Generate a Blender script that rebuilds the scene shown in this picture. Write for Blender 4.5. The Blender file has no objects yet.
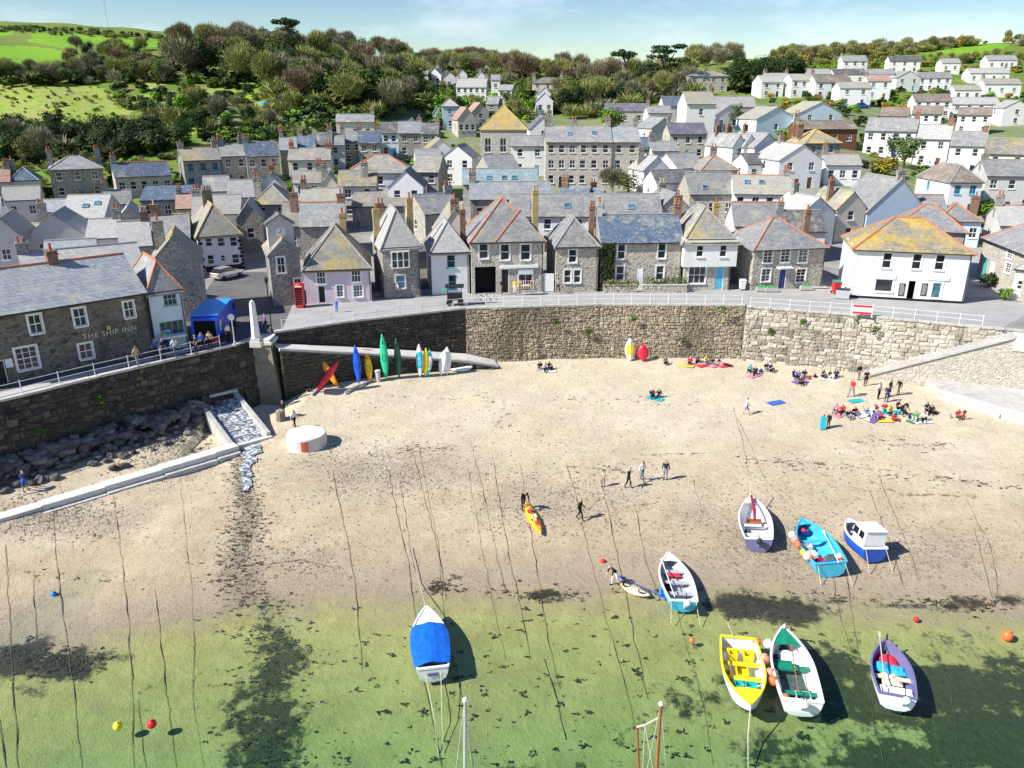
import bpy, bmesh, math, random
import numpy as np
from mathutils import Vector, Matrix, noise as mnoise
R = math.radians
rnd = random.Random(7)

# ------------------------------------------------------------------ camera, sky, sun, exposure
SC = bpy.context.scene
COL = SC.collection
FPX, CAMH, PITCH = 780.0, 28.0, math.atan(284 / 780.0)
CP, SP = math.cos(PITCH), math.sin(PITCH)
cam_d = bpy.data.cameras.new('camera')
cam_d.sensor_width = 36.0
cam_d.lens = FPX / 1024 * 36.0
cam_d.clip_start = 0.5
cam_d.clip_end = 6000
cam = bpy.data.objects.new('camera', cam_d)
cam.location = (0, 0, CAMH)
cam.rotation_euler = (math.pi / 2 - PITCH, 0, 0)
COL.objects.link(cam)
SC.camera = cam

SUN_EL, SUN_AZ = R(41), (1.0, 0.40)          # direction the shadows fall in plan
world = bpy.data.worlds.new('World')
SC.world = world
world.use_nodes = True
wn, wl = world.node_tree.nodes, world.node_tree.links
wn.clear()
sky = wn.new('ShaderNodeTexSky')
sky.sky_type = 'NISHITA'
sky.sun_disc = False
sky.sun_elevation = SUN_EL
# blender: rotation 0 puts the sun at +Y, growing clockwise seen from above
sky.sun_rotation = math.atan2(-SUN_AZ[0], -SUN_AZ[1])
sky.air_density, sky.dust_density, sky.ozone_density = 1.0, 0.1, 1.0
bg = wn.new('ShaderNodeBackground')
bg.inputs['Strength'].default_value = 0.08
wo = wn.new('ShaderNodeOutputWorld')
tc = wn.new('ShaderNodeTexCoord')
mp = wn.new('ShaderNodeMapping')
mp.inputs['Scale'].default_value = (2.2, 2.2, 7.0)
ns = wn.new('ShaderNodeTexNoise')
ns.inputs['Scale'].default_value = 1.6
ns.inputs['Detail'].default_value = 7
ns.inputs['Roughness'].default_value = 0.62
rp = wn.new('ShaderNodeValToRGB')
rp.color_ramp.elements[0].position = 0.50
rp.color_ramp.elements[0].color = (0, 0, 0, 1)
rp.color_ramp.elements[1].position = 0.78
rp.color_ramp.elements[1].color = (0.75, 0.75, 0.75, 1)
mx = wn.new('ShaderNodeMix')
mx.data_type = 'RGBA'
mx.inputs['B'].default_value = (9.0, 9.6, 10.4, 1)
wl.new(tc.outputs['Generated'], mp.inputs['Vector'])
wl.new(mp.outputs['Vector'], ns.inputs['Vector'])
wl.new(ns.outputs['Fac'], rp.inputs['Fac'])
wl.new(rp.outputs['Color'], mx.inputs['Factor'])
hs = wn.new('ShaderNodeHueSaturation')
hs.inputs['Saturation'].default_value = 1.45
hs.inputs['Hue'].default_value = 0.515
hs.inputs['Value'].default_value = 1.0
wl.new(sky.outputs['Color'], hs.inputs['Color'])
wl.new(hs.outputs['Color'], mx.inputs['A'])
wl.new(mx.outputs['Result'], bg.inputs['Color'])
wl.new(bg.outputs['Background'], wo.inputs['Surface'])

sun_d = bpy.data.lights.new('sun', 'SUN')
sun_d.energy = 5.0
sun_d.angle = R(0.5)
sun_d.color = (1.0, 0.95, 0.87)
sun = bpy.data.objects.new('sun', sun_d)
_l = math.hypot(*SUN_AZ)
SUNV = Vector((SUN_AZ[0] / _l * math.cos(SUN_EL), SUN_AZ[1] / _l * math.cos(SUN_EL), -math.sin(SUN_EL)))
sun.rotation_euler = SUNV.to_track_quat('-Z', 'Y').to_euler()
sun.location = (-60, -10, 80)
COL.objects.link(sun)
SC.view_settings.view_transform = 'Standard'
SC.view_settings.look = 'None'
SC.view_settings.gamma = 1.0
SC.view_settings.use_curve_mapping = False
SC.view_settings.exposure = 0.68
SC.cycles.max_bounces = 4
SC.cycles.diffuse_bounces = 3
SC.cycles.transparent_max_bounces = 8
SC.cycles.use_denoising = True

# ------------------------------------------------------------------ survey: photograph rays to places on the ground
def ray(px, py):
    x, v = (px - 512) / FPX, (py - 384) / FPX
    return x, CP - v * SP, -SP - v * CP
def at(px, py, z):
    d = ray(px, py); t = (z - CAMH) / d[2]
    return Vector((d[0] * t, d[1] * t, z))
def at_y(px, py, Y):
    d = ray(px, py); t = Y / d[1]
    return Vector((d[0] * t, Y, CAMH + d[2] * t))
def depth_of(p):
    return p[1] * CP - (p[2] - CAMH) * SP
def proj(p):
    z = p[2] - CAMH; fw = p[1] * CP - z * SP
    return 512 + FPX * p[0] / fw, 384 + FPX * (-p[1] * SP - z * CP) / fw

WALL = [(-60, 30), (-46, 45), (-37.9, 53.8), (-33.2, 59.3), (-25.2, 67.8), (-22.7, 72.0), (-16.3, 75.9), (-5.0, 81.1), (9.6, 82.8), (25.3, 82.4),
        (36.0, 78.2), (47.9, 73.0), (62, 66), (90, 52)]
WU = np.array([x / y for x, y in WALL]); WI = np.array([1 / y for x, y in WALL])
def wall_y(u):
    return 1 / np.interp(u, WU, WI)
TY = np.array([60, 96, 105, 125, 150, 175, 200, 235, 270, 310, 360, 420, 500, 600, 800, 1600.])
TP = [-250, 64, 192, 320, 448, 576, 704, 832, 960, 1250]
TU = np.array([(p - 512) / 796 for p in TP])
TE = np.array([
    [7, 7, 7, 8.5, 10.5, 14, 20, 29, 36, 43, 51, 60, 71, 74, 70, 60],
    [7, 7, 7, 8.5, 10.5, 14, 20, 29, 36, 43, 51, 60, 71, 74, 70, 60],
    [7, 7, 7.0, 9, 12, 16, 22, 28, 35, 41, 49, 58, 66, 68, 65, 60],
    [7, 7, 7.6, 9.5, 12.5, 15, 19, 26, 34, 41, 47, 52, 56, 58, 56, 55],
    [7, 7, 7.6, 9.5, 12.5, 15, 17.5, 21, 25, 29.5, 36, 42, 47, 49, 48, 50],
    [7, 7, 7.6, 10, 13, 15, 17, 20, 24, 29, 36.5, 41, 44, 46, 46, 50],
    [7, 7, 7.6, 10, 13.5, 17, 19.5, 23.5, 29, 34, 40, 45, 48, 50, 50, 50],
    [7, 7, 7.6, 10.5, 14.5, 18.5, 21.5, 25, 28, 32, 40, 48, 57, 61, 62, 60],
    [7, 7, 7.6, 10, 12.5, 15, 17.5, 20.5, 24, 29, 37.5, 47, 59, 65, 66, 60],
    [7, 7, 7.6, 10, 12.5, 15, 17.5, 20.5, 24, 29, 37.5, 47, 59, 65, 66, 60]])
def hill(X, Y):
    X = np.asarray(X, float); Y = np.asarray(Y, float)
    u = np.clip(X / Y, TU[0], TU[-1] - 1e-6)
    i = np.clip(np.searchsorted(TU, u, 'right') - 1, 0, len(TU) - 2)
    a = (u - TU[i]) / (TU[i + 1] - TU[i])
    Yc = np.clip(Y, TY[0], TY[-1] - 1e-3)
    j = np.clip(np.searchsorted(TY, Yc, 'right') - 1, 0, len(TY) - 2)
    b = (Yc - TY[j]) / (TY[j + 1] - TY[j])
    e = (TE[i, j] * (1 - a) + TE[i + 1, j] * a) * (1 - b) + (TE[i, j + 1] * (1 - a) + TE[i + 1, j + 1] * a) * b
    k = np.clip((Y - 120) / 80, 0, 1)
    return e + k * (0.7 * np.sin(X * .06 + 1) * np.sin(Y * .05) + .4 * np.sin(X * .17 + Y * .13))
SHX = np.array([-80, -45, -27.7, -15.6, -.7, 11.6, 29.9, 50, 90.]); SHY = np.array([22, 29, 34.8, 39.3, 40.3, 40.8, 38.3, 36, 33.])
def beach(X, Y):
    X = np.asarray(X, float); Y = np.asarray(Y, float)
    q = Y - np.interp(X, SHX, SHY)
    z = np.where(q > 0, q * .0285, q * .085)
    z = z + .05 * np.sin(X * .5 + .3 * Y) * np.clip(np.abs(q) / 6, 0, 1) + .03 * np.sin(X * 1.3 - Y * .9) * np.clip(np.abs(q) / 6, 0, 1)
    gx = (X + 24.5 + (Y - 58) * -.12)              # the stream gully below the outfall
    z = z - .22 * np.exp(-(gx / 2.0) ** 2) * (Y < 62) * np.clip((62 - Y) / 4, 0, 1)
    lw = np.clip(1 - (wall_y(np.clip(X / np.maximum(Y, 5), -1.4, 1.2)) - Y) / 7, 0, 1) * (X < -27)   # rubble bank under the west wall
    sl = np.clip(1 - (wall_y(np.clip(X / np.maximum(Y, 5), -1.4, 1.2)) - Y - 3.2) / 7, 0, 1) * np.clip((-2 - X) / 9, 0, 1) * np.clip((X + 22.0) / 2.5, 0, 1)   # sand banked up by the slipway
    return z + lw * 1.1 + sl * 1.05
from bisect import bisect_right
_WU, _WI, _TU, _TY, _TE = WU.tolist(), WI.tolist(), TU.tolist(), TY.tolist(), TE.tolist()
def wall1(u):
    i = min(max(bisect_right(_WU, u) - 1, 0), len(_WU) - 2); a = min(1, max(0, (u - _WU[i]) / (_WU[i + 1] - _WU[i])))
    return 1 / (_WI[i] * (1 - a) + _WI[i + 1] * a)
def hill1(X, Y):
    u = min(max(X / Y, _TU[0]), _TU[-1] - 1e-6); i = min(max(bisect_right(_TU, u) - 1, 0), len(_TU) - 2); a = (u - _TU[i]) / (_TU[i + 1] - _TU[i])
    Yc = min(max(Y, _TY[0]), _TY[-1] - 1e-3); j = min(max(bisect_right(_TY, Yc) - 1, 0), len(_TY) - 2); b = (Yc - _TY[j]) / (_TY[j + 1] - _TY[j])
    e = (_TE[i][j] * (1 - a) + _TE[i + 1][j] * a) * (1 - b) + (_TE[i][j + 1] * (1 - a) + _TE[i + 1][j + 1] * a) * b
    k = min(1, max(0, (Y - 120) / 80))
    return e + k * (0.7 * math.sin(X * .06 + 1) * math.sin(Y * .05) + .4 * math.sin(X * .17 + Y * .13))
_SX, _SY = SHX.tolist(), SHY.tolist()
def beach1(X, Y):
    i = min(max(bisect_right(_SX, X) - 1, 0), len(_SX) - 2); a = min(1, max(0, (X - _SX[i]) / (_SX[i + 1] - _SX[i])))
    q = Y - (_SY[i] * (1 - a) + _SY[i + 1] * a)
    z = q * .0285 if q > 0 else q * .085
    m = min(1, abs(q) / 6)
    z += (.05 * math.sin(X * .5 + .3 * Y) + .03 * math.sin(X * 1.3 - Y * .9)) * m
    if Y < 62: z -= .22 * math.exp(-((X + 24.5 + (Y - 58) * -.12) / 2.0) ** 2) * min(1, (62 - Y) / 4)
    z += 1.05 * min(1, max(0, 1 - (wall1(min(1.2, max(-1.4, X / max(Y, 5)))) - Y - 3.2) / 7)) * min(1, max(0, (-2 - X) / 9)) * min(1, max(0, (X + 22.0) / 2.5))
    if X < -27: z += 1.1 * min(1, max(0, 1 - (wall1(min(1.2, max(-1.4, X / max(Y, 5)))) - Y) / 7))
    return z
def ground(X, Y):
    return hill1(X, Y) if Y > wall1(X / Y) else beach1(X, Y)
def hit(px, py, lift=0.0, y0=24.0, y1=900.0):
    d = ray(px, py); Y = y0; last = None
    while Y < y1:
        t = Y / d[1]; X = d[0] * t; z = CAMH + d[2] * t
        if ground(X, Y) + lift >= z:
            if last is not None:
                a, b = last, Y
                for _ in range(22):
                    m = (a + b) / 2; t = m / d[1]
                    if ground(d[0] * t, m) + lift >= CAMH + d[2] * t: b = m
                    else: a = m
                Y = b
            t = Y / d[1]
            return Vector((d[0] * t, Y, CAMH + d[2] * t - lift))
        last = Y
        Y += 0.5 if Y < 120 else 1.0
    return None

# ------------------------------------------------------------------ helpers
class MB:
    def __init__(s): s.v = []; s.f = []; s.m = []
    def face(s, pts, mi=0):
        n = len(s.v); s.v += [tuple(p) for p in pts]; s.f.append(tuple(range(n, n + len(pts)))); s.m.append(mi)
    def box(s, x0, y0, z0, x1, y1, z1, mi=0, T=None):
        n = len(s.v)
        vs = [(x0, y0, z0), (x1, y0, z0), (x1, y1, z0), (x0, y1, z0), (x0, y0, z1), (x1, y0, z1), (x1, y1, z1), (x0, y1, z1)]
        if T: vs = [tuple(T @ Vector(p)) for p in vs]
        s.v += vs
        for q in ((3, 2, 1, 0), (4, 5, 6, 7), (0, 1, 5, 4), (1, 2, 6, 5), (2, 3, 7, 6), (3, 0, 4, 7)):
            s.f.append(tuple(n + i for i in q)); s.m.append(mi)
    def slab(s, pts, t, mi=0, up=(0, 0, 1)):
        u = Vector(up); a = [Vector(p) for p in pts]; b = [p - u * t for p in a]; k = len(a)
        n = len(s.v); s.v += [tuple(p) for p in a + b]
        s.f.append(tuple(range(n, n + k))); s.m.append(mi)
        s.f.append(tuple(n + k + i for i in reversed(range(k)))); s.m.append(mi)
        for i in range(k):
            j = (i + 1) % k
            s.f.append((n + i, n + k + i, n + k + j, n + j)); s.m.append(mi)
    def tube(s, path, r, n=6, mi=0, cap=True):
        path = [Vector(p) for p in path]; rs = r if isinstance(r, (list, tuple)) else [r] * len(path)
        rings = []
        for i, p in enumerate(path):
            d = (path[min(i + 1, len(path) - 1)] - path[max(i - 1, 0)]).normalized()
            a = Vector((0, 0, 1)) if abs(d.z) < .9 else Vector((1, 0, 0))
            e1 = d.cross(a).normalized(); e2 = d.cross(e1)
            b = len(s.v)
            for k in range(n):
                t = 2 * math.pi * k / n
                s.v.append(tuple(p + (e1 * math.cos(t) + e2 * math.sin(t)) * rs[i]))
            rings.append(b)
        for i in range(len(rings) - 1):
            for k in range(n):
                j = (k + 1) % n
                s.f.append((rings[i] + k, rings[i] + j, rings[i + 1] + j, rings[i + 1] + k)); s.m.append(mi)
        if cap:
            s.f.append(tuple(rings[0] + k for k in reversed(range(n)))); s.m.append(mi)
            s.f.append(tuple(rings[-1] + k for k in range(n))); s.m.append(mi)
    def lathe(s, prof, n=12, c=(0, 0, 0), mi=0, cap=True):
        rings = []
        for r, z in prof:
            b = len(s.v)
            for k in range(n):
                t = 2 * math.pi * k / n
                s.v.append((c[0] + r * math.cos(t), c[1] + r * math.sin(t), c[2] + z))
            rings.append(b)
        for i in range(len(rings) - 1):
            for k in range(n):
                j = (k + 1) % n
                s.f.append((rings[i] + k, rings[i] + j, rings[i + 1] + j, rings[i + 1] + k)); s.m.append(mi)
        if cap:
            s.f.append(tuple(rings[0] + k for k in reversed(range(n)))); s.m.append(mi)
            s.f.append(tuple(rings[-1] + k for k in range(n))); s.m.append(mi)
    def ball(s, c, r, mi=0, n=10, m=6, sq=(1, 1, 1)):
        b = len(s.v)
        for i in range(m + 1):
            a = math.pi * i / m
            for k in range(n):
                t = 2 * math.pi * k / n
                s.v.append((c[0] + r * sq[0] * math.sin(a) * math.cos(t), c[1] + r * sq[1] * math.sin(a) * math.sin(t), c[2] + r * sq[2] * math.cos(a)))
        for i in range(m):
            for k in range(n):
                j = (k + 1) % n
                s.f.append((b + i * n + k, b + (i + 1) * n + k, b + (i + 1) * n + j, b + i * n + j)); s.m.append(mi)
    def mesh(s, name, mats, smooth=False):
        me = bpy.data.meshes.new(name)
        me.from_pydata(s.v, [], s.f)
        for m in (mats if isinstance(mats, (list, tuple)) else [mats]): me.materials.append(m)
        if any(s.m): me.polygons.foreach_set('material_index', s.m)
        if smooth: me.polygons.foreach_set('use_smooth', [True] * len(s.f))
        me.update()
        return me
    def build(s, name, mats, parent=None, loc=None, rot=None, smooth=False):
        return link(name, s.mesh(name, mats, smooth), parent, loc, rot)
def link(name, me, parent=None, loc=None, rot=None, scale=None):
    o = bpy.data.objects.new(name, me); COL.objects.link(o)
    if parent is not None: o.parent = parent
    if loc is not None: o.location = loc
    if rot is not None: o.rotation_euler = rot if hasattr(rot, '__len__') else (0, 0, rot)
    if scale is not None: o.scale = scale
    return o
def tag(o, label=None, cat=None, group=None, kind=None):
    if label: o['label'] = label
    if cat: o['category'] = cat
    if group: o['group'] = group
    if kind: o['kind'] = kind
    return o
def empty(name, loc, rz=0):
    o = bpy.data.objects.new(name, None); COL.objects.link(o)
    o.empty_display_size = .2; o.location = loc; o.rotation_euler = (0, 0, rz)
    return o
def copy_tree(o, parent=None):
    c = o.copy(); COL.objects.link(c); c.parent = parent
    for ch in list(o.children): copy_tree(ch, c)
    return c

# ------------------------------------------------------------------ materials
MATS = {}
class NT:
    def __init__(s, name):
        s.mat = bpy.data.materials.new(name); s.mat.use_nodes = True
        s.n, s.l = s.mat.node_tree.nodes, s.mat.node_tree.links
        s.b = s.n['Principled BSDF']; s.out = s.n['Material Output']
    def add(s, t, **kw):
        n = s.n.new(t)
        for k, v in kw.items():
            if k in n.inputs: n.inputs[k].default_value = v
            else: setattr(n, k, v)
        return n
    def coord(s, scale=(1, 1, 1), kind='Object'):
        a = s.add('ShaderNodeTexCoord'); m = s.add('ShaderNodeMapping')
        m.inputs['Scale'].default_value = scale
        s.l.new(a.outputs[kind], m.inputs['Vector'])
        return m.outputs['Vector']
    def noise(s, vec, scale, detail=4, rough=.55):
        n = s.add('ShaderNodeTexNoise', Scale=scale, Detail=detail, Roughness=rough)
        s.l.new(vec, n.inputs['Vector'])
        return n.outputs['Fac']
    def ramp(s, fac, stops):
        r = s.add('ShaderNodeValToRGB'); e = r.color_ramp.elements
        while len(e) < len(stops): e.new(.5)
        for i, (p, c) in enumerate(stops):
            e[i].position = p
            e[i].color = (c, c, c, 1) if isinstance(c, (int, float)) else (*c, 1)
        s.l.new(fac, r.inputs['Fac'])
        return r.outputs['Color']
    def mix(s, fac, a, b, blend='MIX'):
        m = s.add('ShaderNodeMix', data_type='RGBA', blend_type=blend)
        for k, v in (('Factor', fac), ('A', a), ('B', b)):
            if hasattr(v, 'links'): s.l.new(v, m.inputs[k])
            elif isinstance(v, (int, float)) and k == 'Factor': m.inputs[k].default_value = v
            else: m.inputs[k].default_value = (*v, 1) if len(v) == 3 else v
        return m.outputs['Result']
    def math(s, op, a, b=None):
        m = s.add('ShaderNodeMath', operation=op)
        for i, v in enumerate((a, b)):
            if v is None: continue
            if hasattr(v, 'links'): s.l.new(v, m.inputs[i])
            else: m.inputs[i].default_value = v
        return m.outputs[0]
    def attr(s, name):
        a = s.add('ShaderNodeAttribute', attribute_name=name)
        return a.outputs['Fac']
    def bump(s, h, strength=.4, dist=.05):
        b = s.add('ShaderNodeBump', Strength=strength, Distance=dist)
        s.l.new(h, b.inputs['Height']); s.l.new(b.outputs['Normal'], s.b.inputs['Normal'])
    def jitter(s, col, amt=.12):
        o = s.add('ShaderNodeObjectInfo')
        m = s.add('ShaderNodeMapRange'); m.inputs['To Min'].default_value = 1 - amt; m.inputs['To Max'].default_value = 1 + amt
        s.l.new(o.outputs['Random'], m.inputs['Value'])
        h = s.add('ShaderNodeHueSaturation'); s.l.new(m.outputs[0], h.inputs['Value']); s.l.new(col, h.inputs['Color'])
        return h.outputs['Color']
    def done(s, col=None, rough=.8, spec=.3, metal=0):
        if col is not None:
            if hasattr(col, 'links'): s.l.new(col, s.b.inputs['Base Color'])
            else: s.b.inputs['Base Color'].default_value = (*col, 1)
        s.b.inputs['Roughness'].default_value = rough
        s.b.inputs['Specular IOR Level'].default_value = spec
        s.b.inputs['Metallic'].default_value = metal
        return s.mat
def plain(name, col, rough=.6, var=.18, scale=3.0, spec=.3, metal=0, bump=0, dirt=None):
    if name in MATS: return MATS[name]
    t = NT(name); v = t.coord()
    n = t.noise(v, scale, 5, .6)
    c = t.ramp(n, [(.3, tuple(x * (1 - var) for x in col)), (.7, tuple(min(1, x * (1 + var)) for x in col))])
    if dirt:
        n2 = t.noise(t.coord((1, 1, .35)), scale * .35, 6, .7)
        c = t.mix(t.ramp(n2, [(.52, 0.0), (.75, .7)]), c, dirt)
    if bump: t.bump(n, bump, .03)
    MATS[name] = t.done(c, rough, spec, metal)
    return MATS[name]
def stone(name, cols, mortar, size=.42, mw=.06, dirt=None, lich=None):
    t = NT(name); v = t.coord((1 / size, 1 / size, 1.55 / size))
    w = t.noise(t.coord(), 1.3 / size, 2)
    a = t.add('ShaderNodeVectorMath', operation='ADD'); t.l.new(v, a.inputs[0])
    sc = t.add('ShaderNodeVectorMath', operation='SCALE'); sc.inputs['Scale'].default_value = .35
    t.l.new(w, sc.inputs[0]); t.l.new(sc.outputs[0], a.inputs[1])
    vo = t.add('ShaderNodeTexVoronoi', Scale=1.0); t.l.new(a.outputs[0], vo.inputs['Vector'])
    ve = t.add('ShaderNodeTexVoronoi', Scale=1.0, feature='DISTANCE_TO_EDGE'); t.l.new(a.outputs[0], ve.inputs['Vector'])
    sx = t.add('ShaderNodeSeparateColor'); t.l.new(vo.outputs['Color'], sx.inputs[0])
    c = t.ramp(sx.outputs[0], [(i / (len(cols) - 1), q) for i, q in enumerate(cols)])
    g = t.noise(t.coord(), 6, 4)
    c = t.mix(.35, c, t.ramp(g, [(.35, .06), (.7, .55)]), 'OVERLAY')
    c = t.mix(t.ramp(ve.outputs['Distance'], [(mw * .6, 1.0), (mw * 1.6, 0.0)]), c, mortar)
    if dirt:
        c = t.mix(t.ramp(t.noise(t.coord((1, 1, .4)), .5, 5, .65), [(.48, 0.0), (.68, .75)]), c, dirt)
    if lich:
        c = t.mix(t.ramp(t.noise(t.coord(), .8, 6, .7), [(.60, 0.0), (.68, .8)]), c, lich)
    t.bump(t.ramp(ve.outputs['Distance'], [(0.0, 0.0), (mw * 2.2, 1.0)]), .8, .05)
    MATS[name] = t.done(c, .9, .2)
    return MATS[name]
def slate(name, base, lich=None, amt=.5, pale=.35, spec=.35):
    t = NT(name)
    tcn = t.add('ShaderNodeTexCoord'); sp = t.add('ShaderNodeSeparateXYZ'); t.l.new(tcn.outputs['Object'], sp.inputs[0])
    cb = t.add('ShaderNodeCombineXYZ')
    t.l.new(t.math('ADD', sp.outputs[0], sp.outputs[1]), cb.inputs[0]); t.l.new(t.math('MULTIPLY', sp.outputs[2], 1.5), cb.inputs[1])
    br = t.add('ShaderNodeTexBrick', Scale=1.0)
    br.inputs['Brick Width'].default_value = .42; br.inputs['Row Height'].default_value = .3; br.inputs['Mortar Size'].default_value = .018
    br.inputs['Color1'].default_value = (*base, 1); br.inputs['Color2'].default_value = (*[x * .72 for x in base], 1)
    br.inputs['Mortar'].default_value = (*[x * .4 for x in base], 1)
    t.l.new(cb.outputs[0], br.inputs['Vector'])
    v = t.coord()
    c = t.mix(t.ramp(t.noise(v, .8, 6, .65), [(.42, 0.0), (.7, pale)]), br.outputs['Color'], (.36, .36, .34))
    c = t.mix(t.ramp(t.noise(v, 3.5, 4, .7), [(.56, 0.0), (.66, .45)]), c, (.52, .51, .47))
    c = t.mix(t.ramp(t.noise(t.coord((1, 1, .3)), 1.9, 4, .6), [(.5, 0.0), (.75, .4)]), c, tuple(x * .45 for x in base))
    if lich:
        o = t.add('ShaderNodeObjectInfo'); va = t.add('ShaderNodeVectorMath', operation='ADD')
        t.l.new(v, va.inputs[0]); cx = t.add('ShaderNodeCombineXYZ'); t.l.new(t.math('MULTIPLY', o.outputs['Random'], 60.0), cx.inputs[0]); t.l.new(cx.outputs[0], va.inputs[1])
        lm = t.math('ADD', t.math('MULTIPLY', t.noise(va.outputs[0], .28, 4, .6), .62), t.math('MULTIPLY', t.noise(va.outputs[0], 2.3, 5, .7), .38))
        c = t.mix(t.ramp(lm, [(.60 - .13 * amt, 0.0), (.72 - .13 * amt, .8)]), c, t.mix(t.ramp(t.noise(v, 1.2, 5, .7), [(.35, 0.0), (.65, 1.0)]), lich, tuple(x * .62 + .05 for x in lich)))
    o2 = t.add('ShaderNodeObjectInfo'); v2 = t.add('ShaderNodeVectorMath', operation='ADD'); c2 = t.add('ShaderNodeCombineXYZ'); t.l.new(t.math('MULTIPLY', o2.outputs['Random'], 91.0), c2.inputs[1]); t.l.new(v, v2.inputs[0]); t.l.new(c2.outputs[0], v2.inputs[1])
    c = t.mix(t.ramp(t.noise(v2.outputs[0], .45, 8, .75), [(.53, 0.0), (.66, .55)]), c, (.44, .40, .28))      # pale crustose lichen
    c = t.mix(t.ramp(t.noise(v2.outputs[0], 1.1, 8, .8), [(.58, 0.0), (.70, .6)]), c, tuple(x * .38 for x in base))   # patched darker slates
    c = t.jitter(c, .16)
    t.bump(br.outputs['Fac'], -.5, .03)
    MATS[name] = t.done(c, .62, spec)
    return MATS[name]
def glassmat(name, col, rough=.08):
    t = NT(name); v = t.coord()
    c = t.ramp(t.noise(v, 1.4, 2), [(.35, tuple(x * .5 for x in col)), (.7, tuple(x * 1.6 for x in col))])
    c = t.jitter(c, .5)
    MATS[name] = t.done(c, rough, .6)
    return MATS[name]
glassmat('glass', (.022, .026, .032))
glassmat('glass_blue', (.05, .16, .22))
plain('white_paint', (.78, .78, .76), .45, .05, 2)
plain('white_frame', (.80, .80, .78), .4, .03, 4)
plain('blue_paint', (.03, .30, .62), .45, .1)
plain('sky_paint', (.10, .48, .68), .45, .08)
plain('teal_paint', (.09, .40, .42), .45, .1)
plain('navy_paint', (.02, .05, .22), .45, .1)
plain('black_paint', (.015, .015, .017), .45, .2)
plain('dark_hole', (.006, .006, .006), .9, .1)
plain('gutter', (.02, .02, .022), .5, .1)
plain('brown_wood', (.16, .07, .035), .7, .3, 6)
plain('red_paint', (.62, .03, .03), .4, .1)
plain('render_white', (.74, .74, .72), .85, .06, 1.2, dirt=(.50, .49, .45), bump=.15)
plain('render_grey', (.52, .51, .49), .85, .09, 1.2, dirt=(.33, .32, .29), bump=.15)
plain('render_cream', (.64, .58, .46), .85, .08, 1.2, dirt=(.42, .38, .3), bump=.15)
plain('render_pink', (.70, .58, .64), .85, .05, 1.2, dirt=(.5, .43, .45), bump=.15)
plain('render_blue', (.42, .52, .62), .85, .06, 1.2, dirt=(.33, .4, .47), bump=.15)
plain('render_paleblue', (.60, .70, .76), .85, .05, 1.2, dirt=(.45, .5, .53), bump=.15)
plain('render_teal', (.28, .44, .48), .8, .1, 1.5, dirt=(.36, .45, .47))
plain('render_ochre', (.46, .35, .17), .85, .12, 1.2, dirt=(.3, .24, .15))
plain('render_taupe', (.36, .30, .24), .85, .12, 1.2)
stone('stone_house', [(.28, .25, .20), (.44, .40, .33), (.35, .32, .27), (.52, .47, .38), (.30, .27, .22)], (.54, .50, .43), .42, .07)
stone('stone_pale', [(.42, .395, .335), (.54, .505, .43), (.46, .425, .36), (.60, .56, .47)], (.58, .55, .48), .42, .06)
stone('stone_grey', [(.21, .20, .185), (.34, .325, .30), (.27, .255, .24), (.40, .38, .34)], (.44, .42, .37), .38, .06, (.14, .13, .11))
stone('stone_pub', [(.075, .07, .06), (.22, .20, .165), (.12, .11, .095), (.29, .265, .22), (.10, .09, .075)], (.24, .22, .18), .45, .06, (.09, .085, .075))
stone('stone_lichen', [(.25, .22, .16), (.36, .32, .24), (.3, .27, .2)], (.34, .31, .25), .45, .06, (.16, .14, .09), (.45, .20, .04))
stone('brick_dark', [(.30, .13, .07), (.24, .10, .06), (.36, .17, .09)], (.34, .28, .22), .24, .08, (.16, .09, .05))
slate('slate_grey', (.26, .265, .275), None, 0, .55)
slate('slate_pale', (.43, .43, .42), None, 0, .8)
slate('slate_blue', (.09, .14, .22), None, 0, .18)
slate('slate_dark', (.11, .115, .125), None, 0, .25)
slate('slate_purple', (.15, .14, .21), None, 0, .3)
slate('slate_yellow', (.25, .245, .22), (.46, .34, .06), .95, .45)
slate('slate_gold', (.27, .25, .2), (.58, .38, .03), 1.15, .35)
slate('slate_chapel', (.30, .26, .18), (.50, .34, .06), 1.6, .3)
slate('slate_orange', (.28, .26, .23), (.42, .27, .13), .55, .5)
slate('slate_cream', (.36, .35, .29), (.43, .38, .19), .7, .6)
slate('slate_brown', (.22, .17, .13), (.38, .34, .27), .5, .3)
slate('tile_pink', (.42, .24, .18), None, 0, .35)
slate('slate_teal', (.20, .30, .33), None, 0, .4)
slate('slate_silver', (.30, .335, .37), None, 0, .85)
plain('ridge_red', (.45, .17, .08), .8, .3, 5)
plain('ridge_grey', (.28, .28, .27), .8, .2, 5)
plain('ridge_ochre', (.42, .30, .10), .8, .4, 3)
plain('pot_red', (.36, .14, .08), .8, .3, 5)
plain('pot_buff', (.44, .34, .22), .8, .3, 5)
plain('lead', (.30, .31, .33), .6, .2)
plain('concrete', (.46, .45, .42), .9, .15, 1.5, dirt=(.28, .27, .24), bump=.2)
plain('concrete_pale', (.62, .60, .55), .9, .1, 1.2, dirt=(.42, .4, .35), bump=.2)
plain('galv', (.62, .63, .64), .45, .1, 8, .5, .4)
plain('white_rail', (.74, .74, .73), .5, .06, 6)
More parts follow.
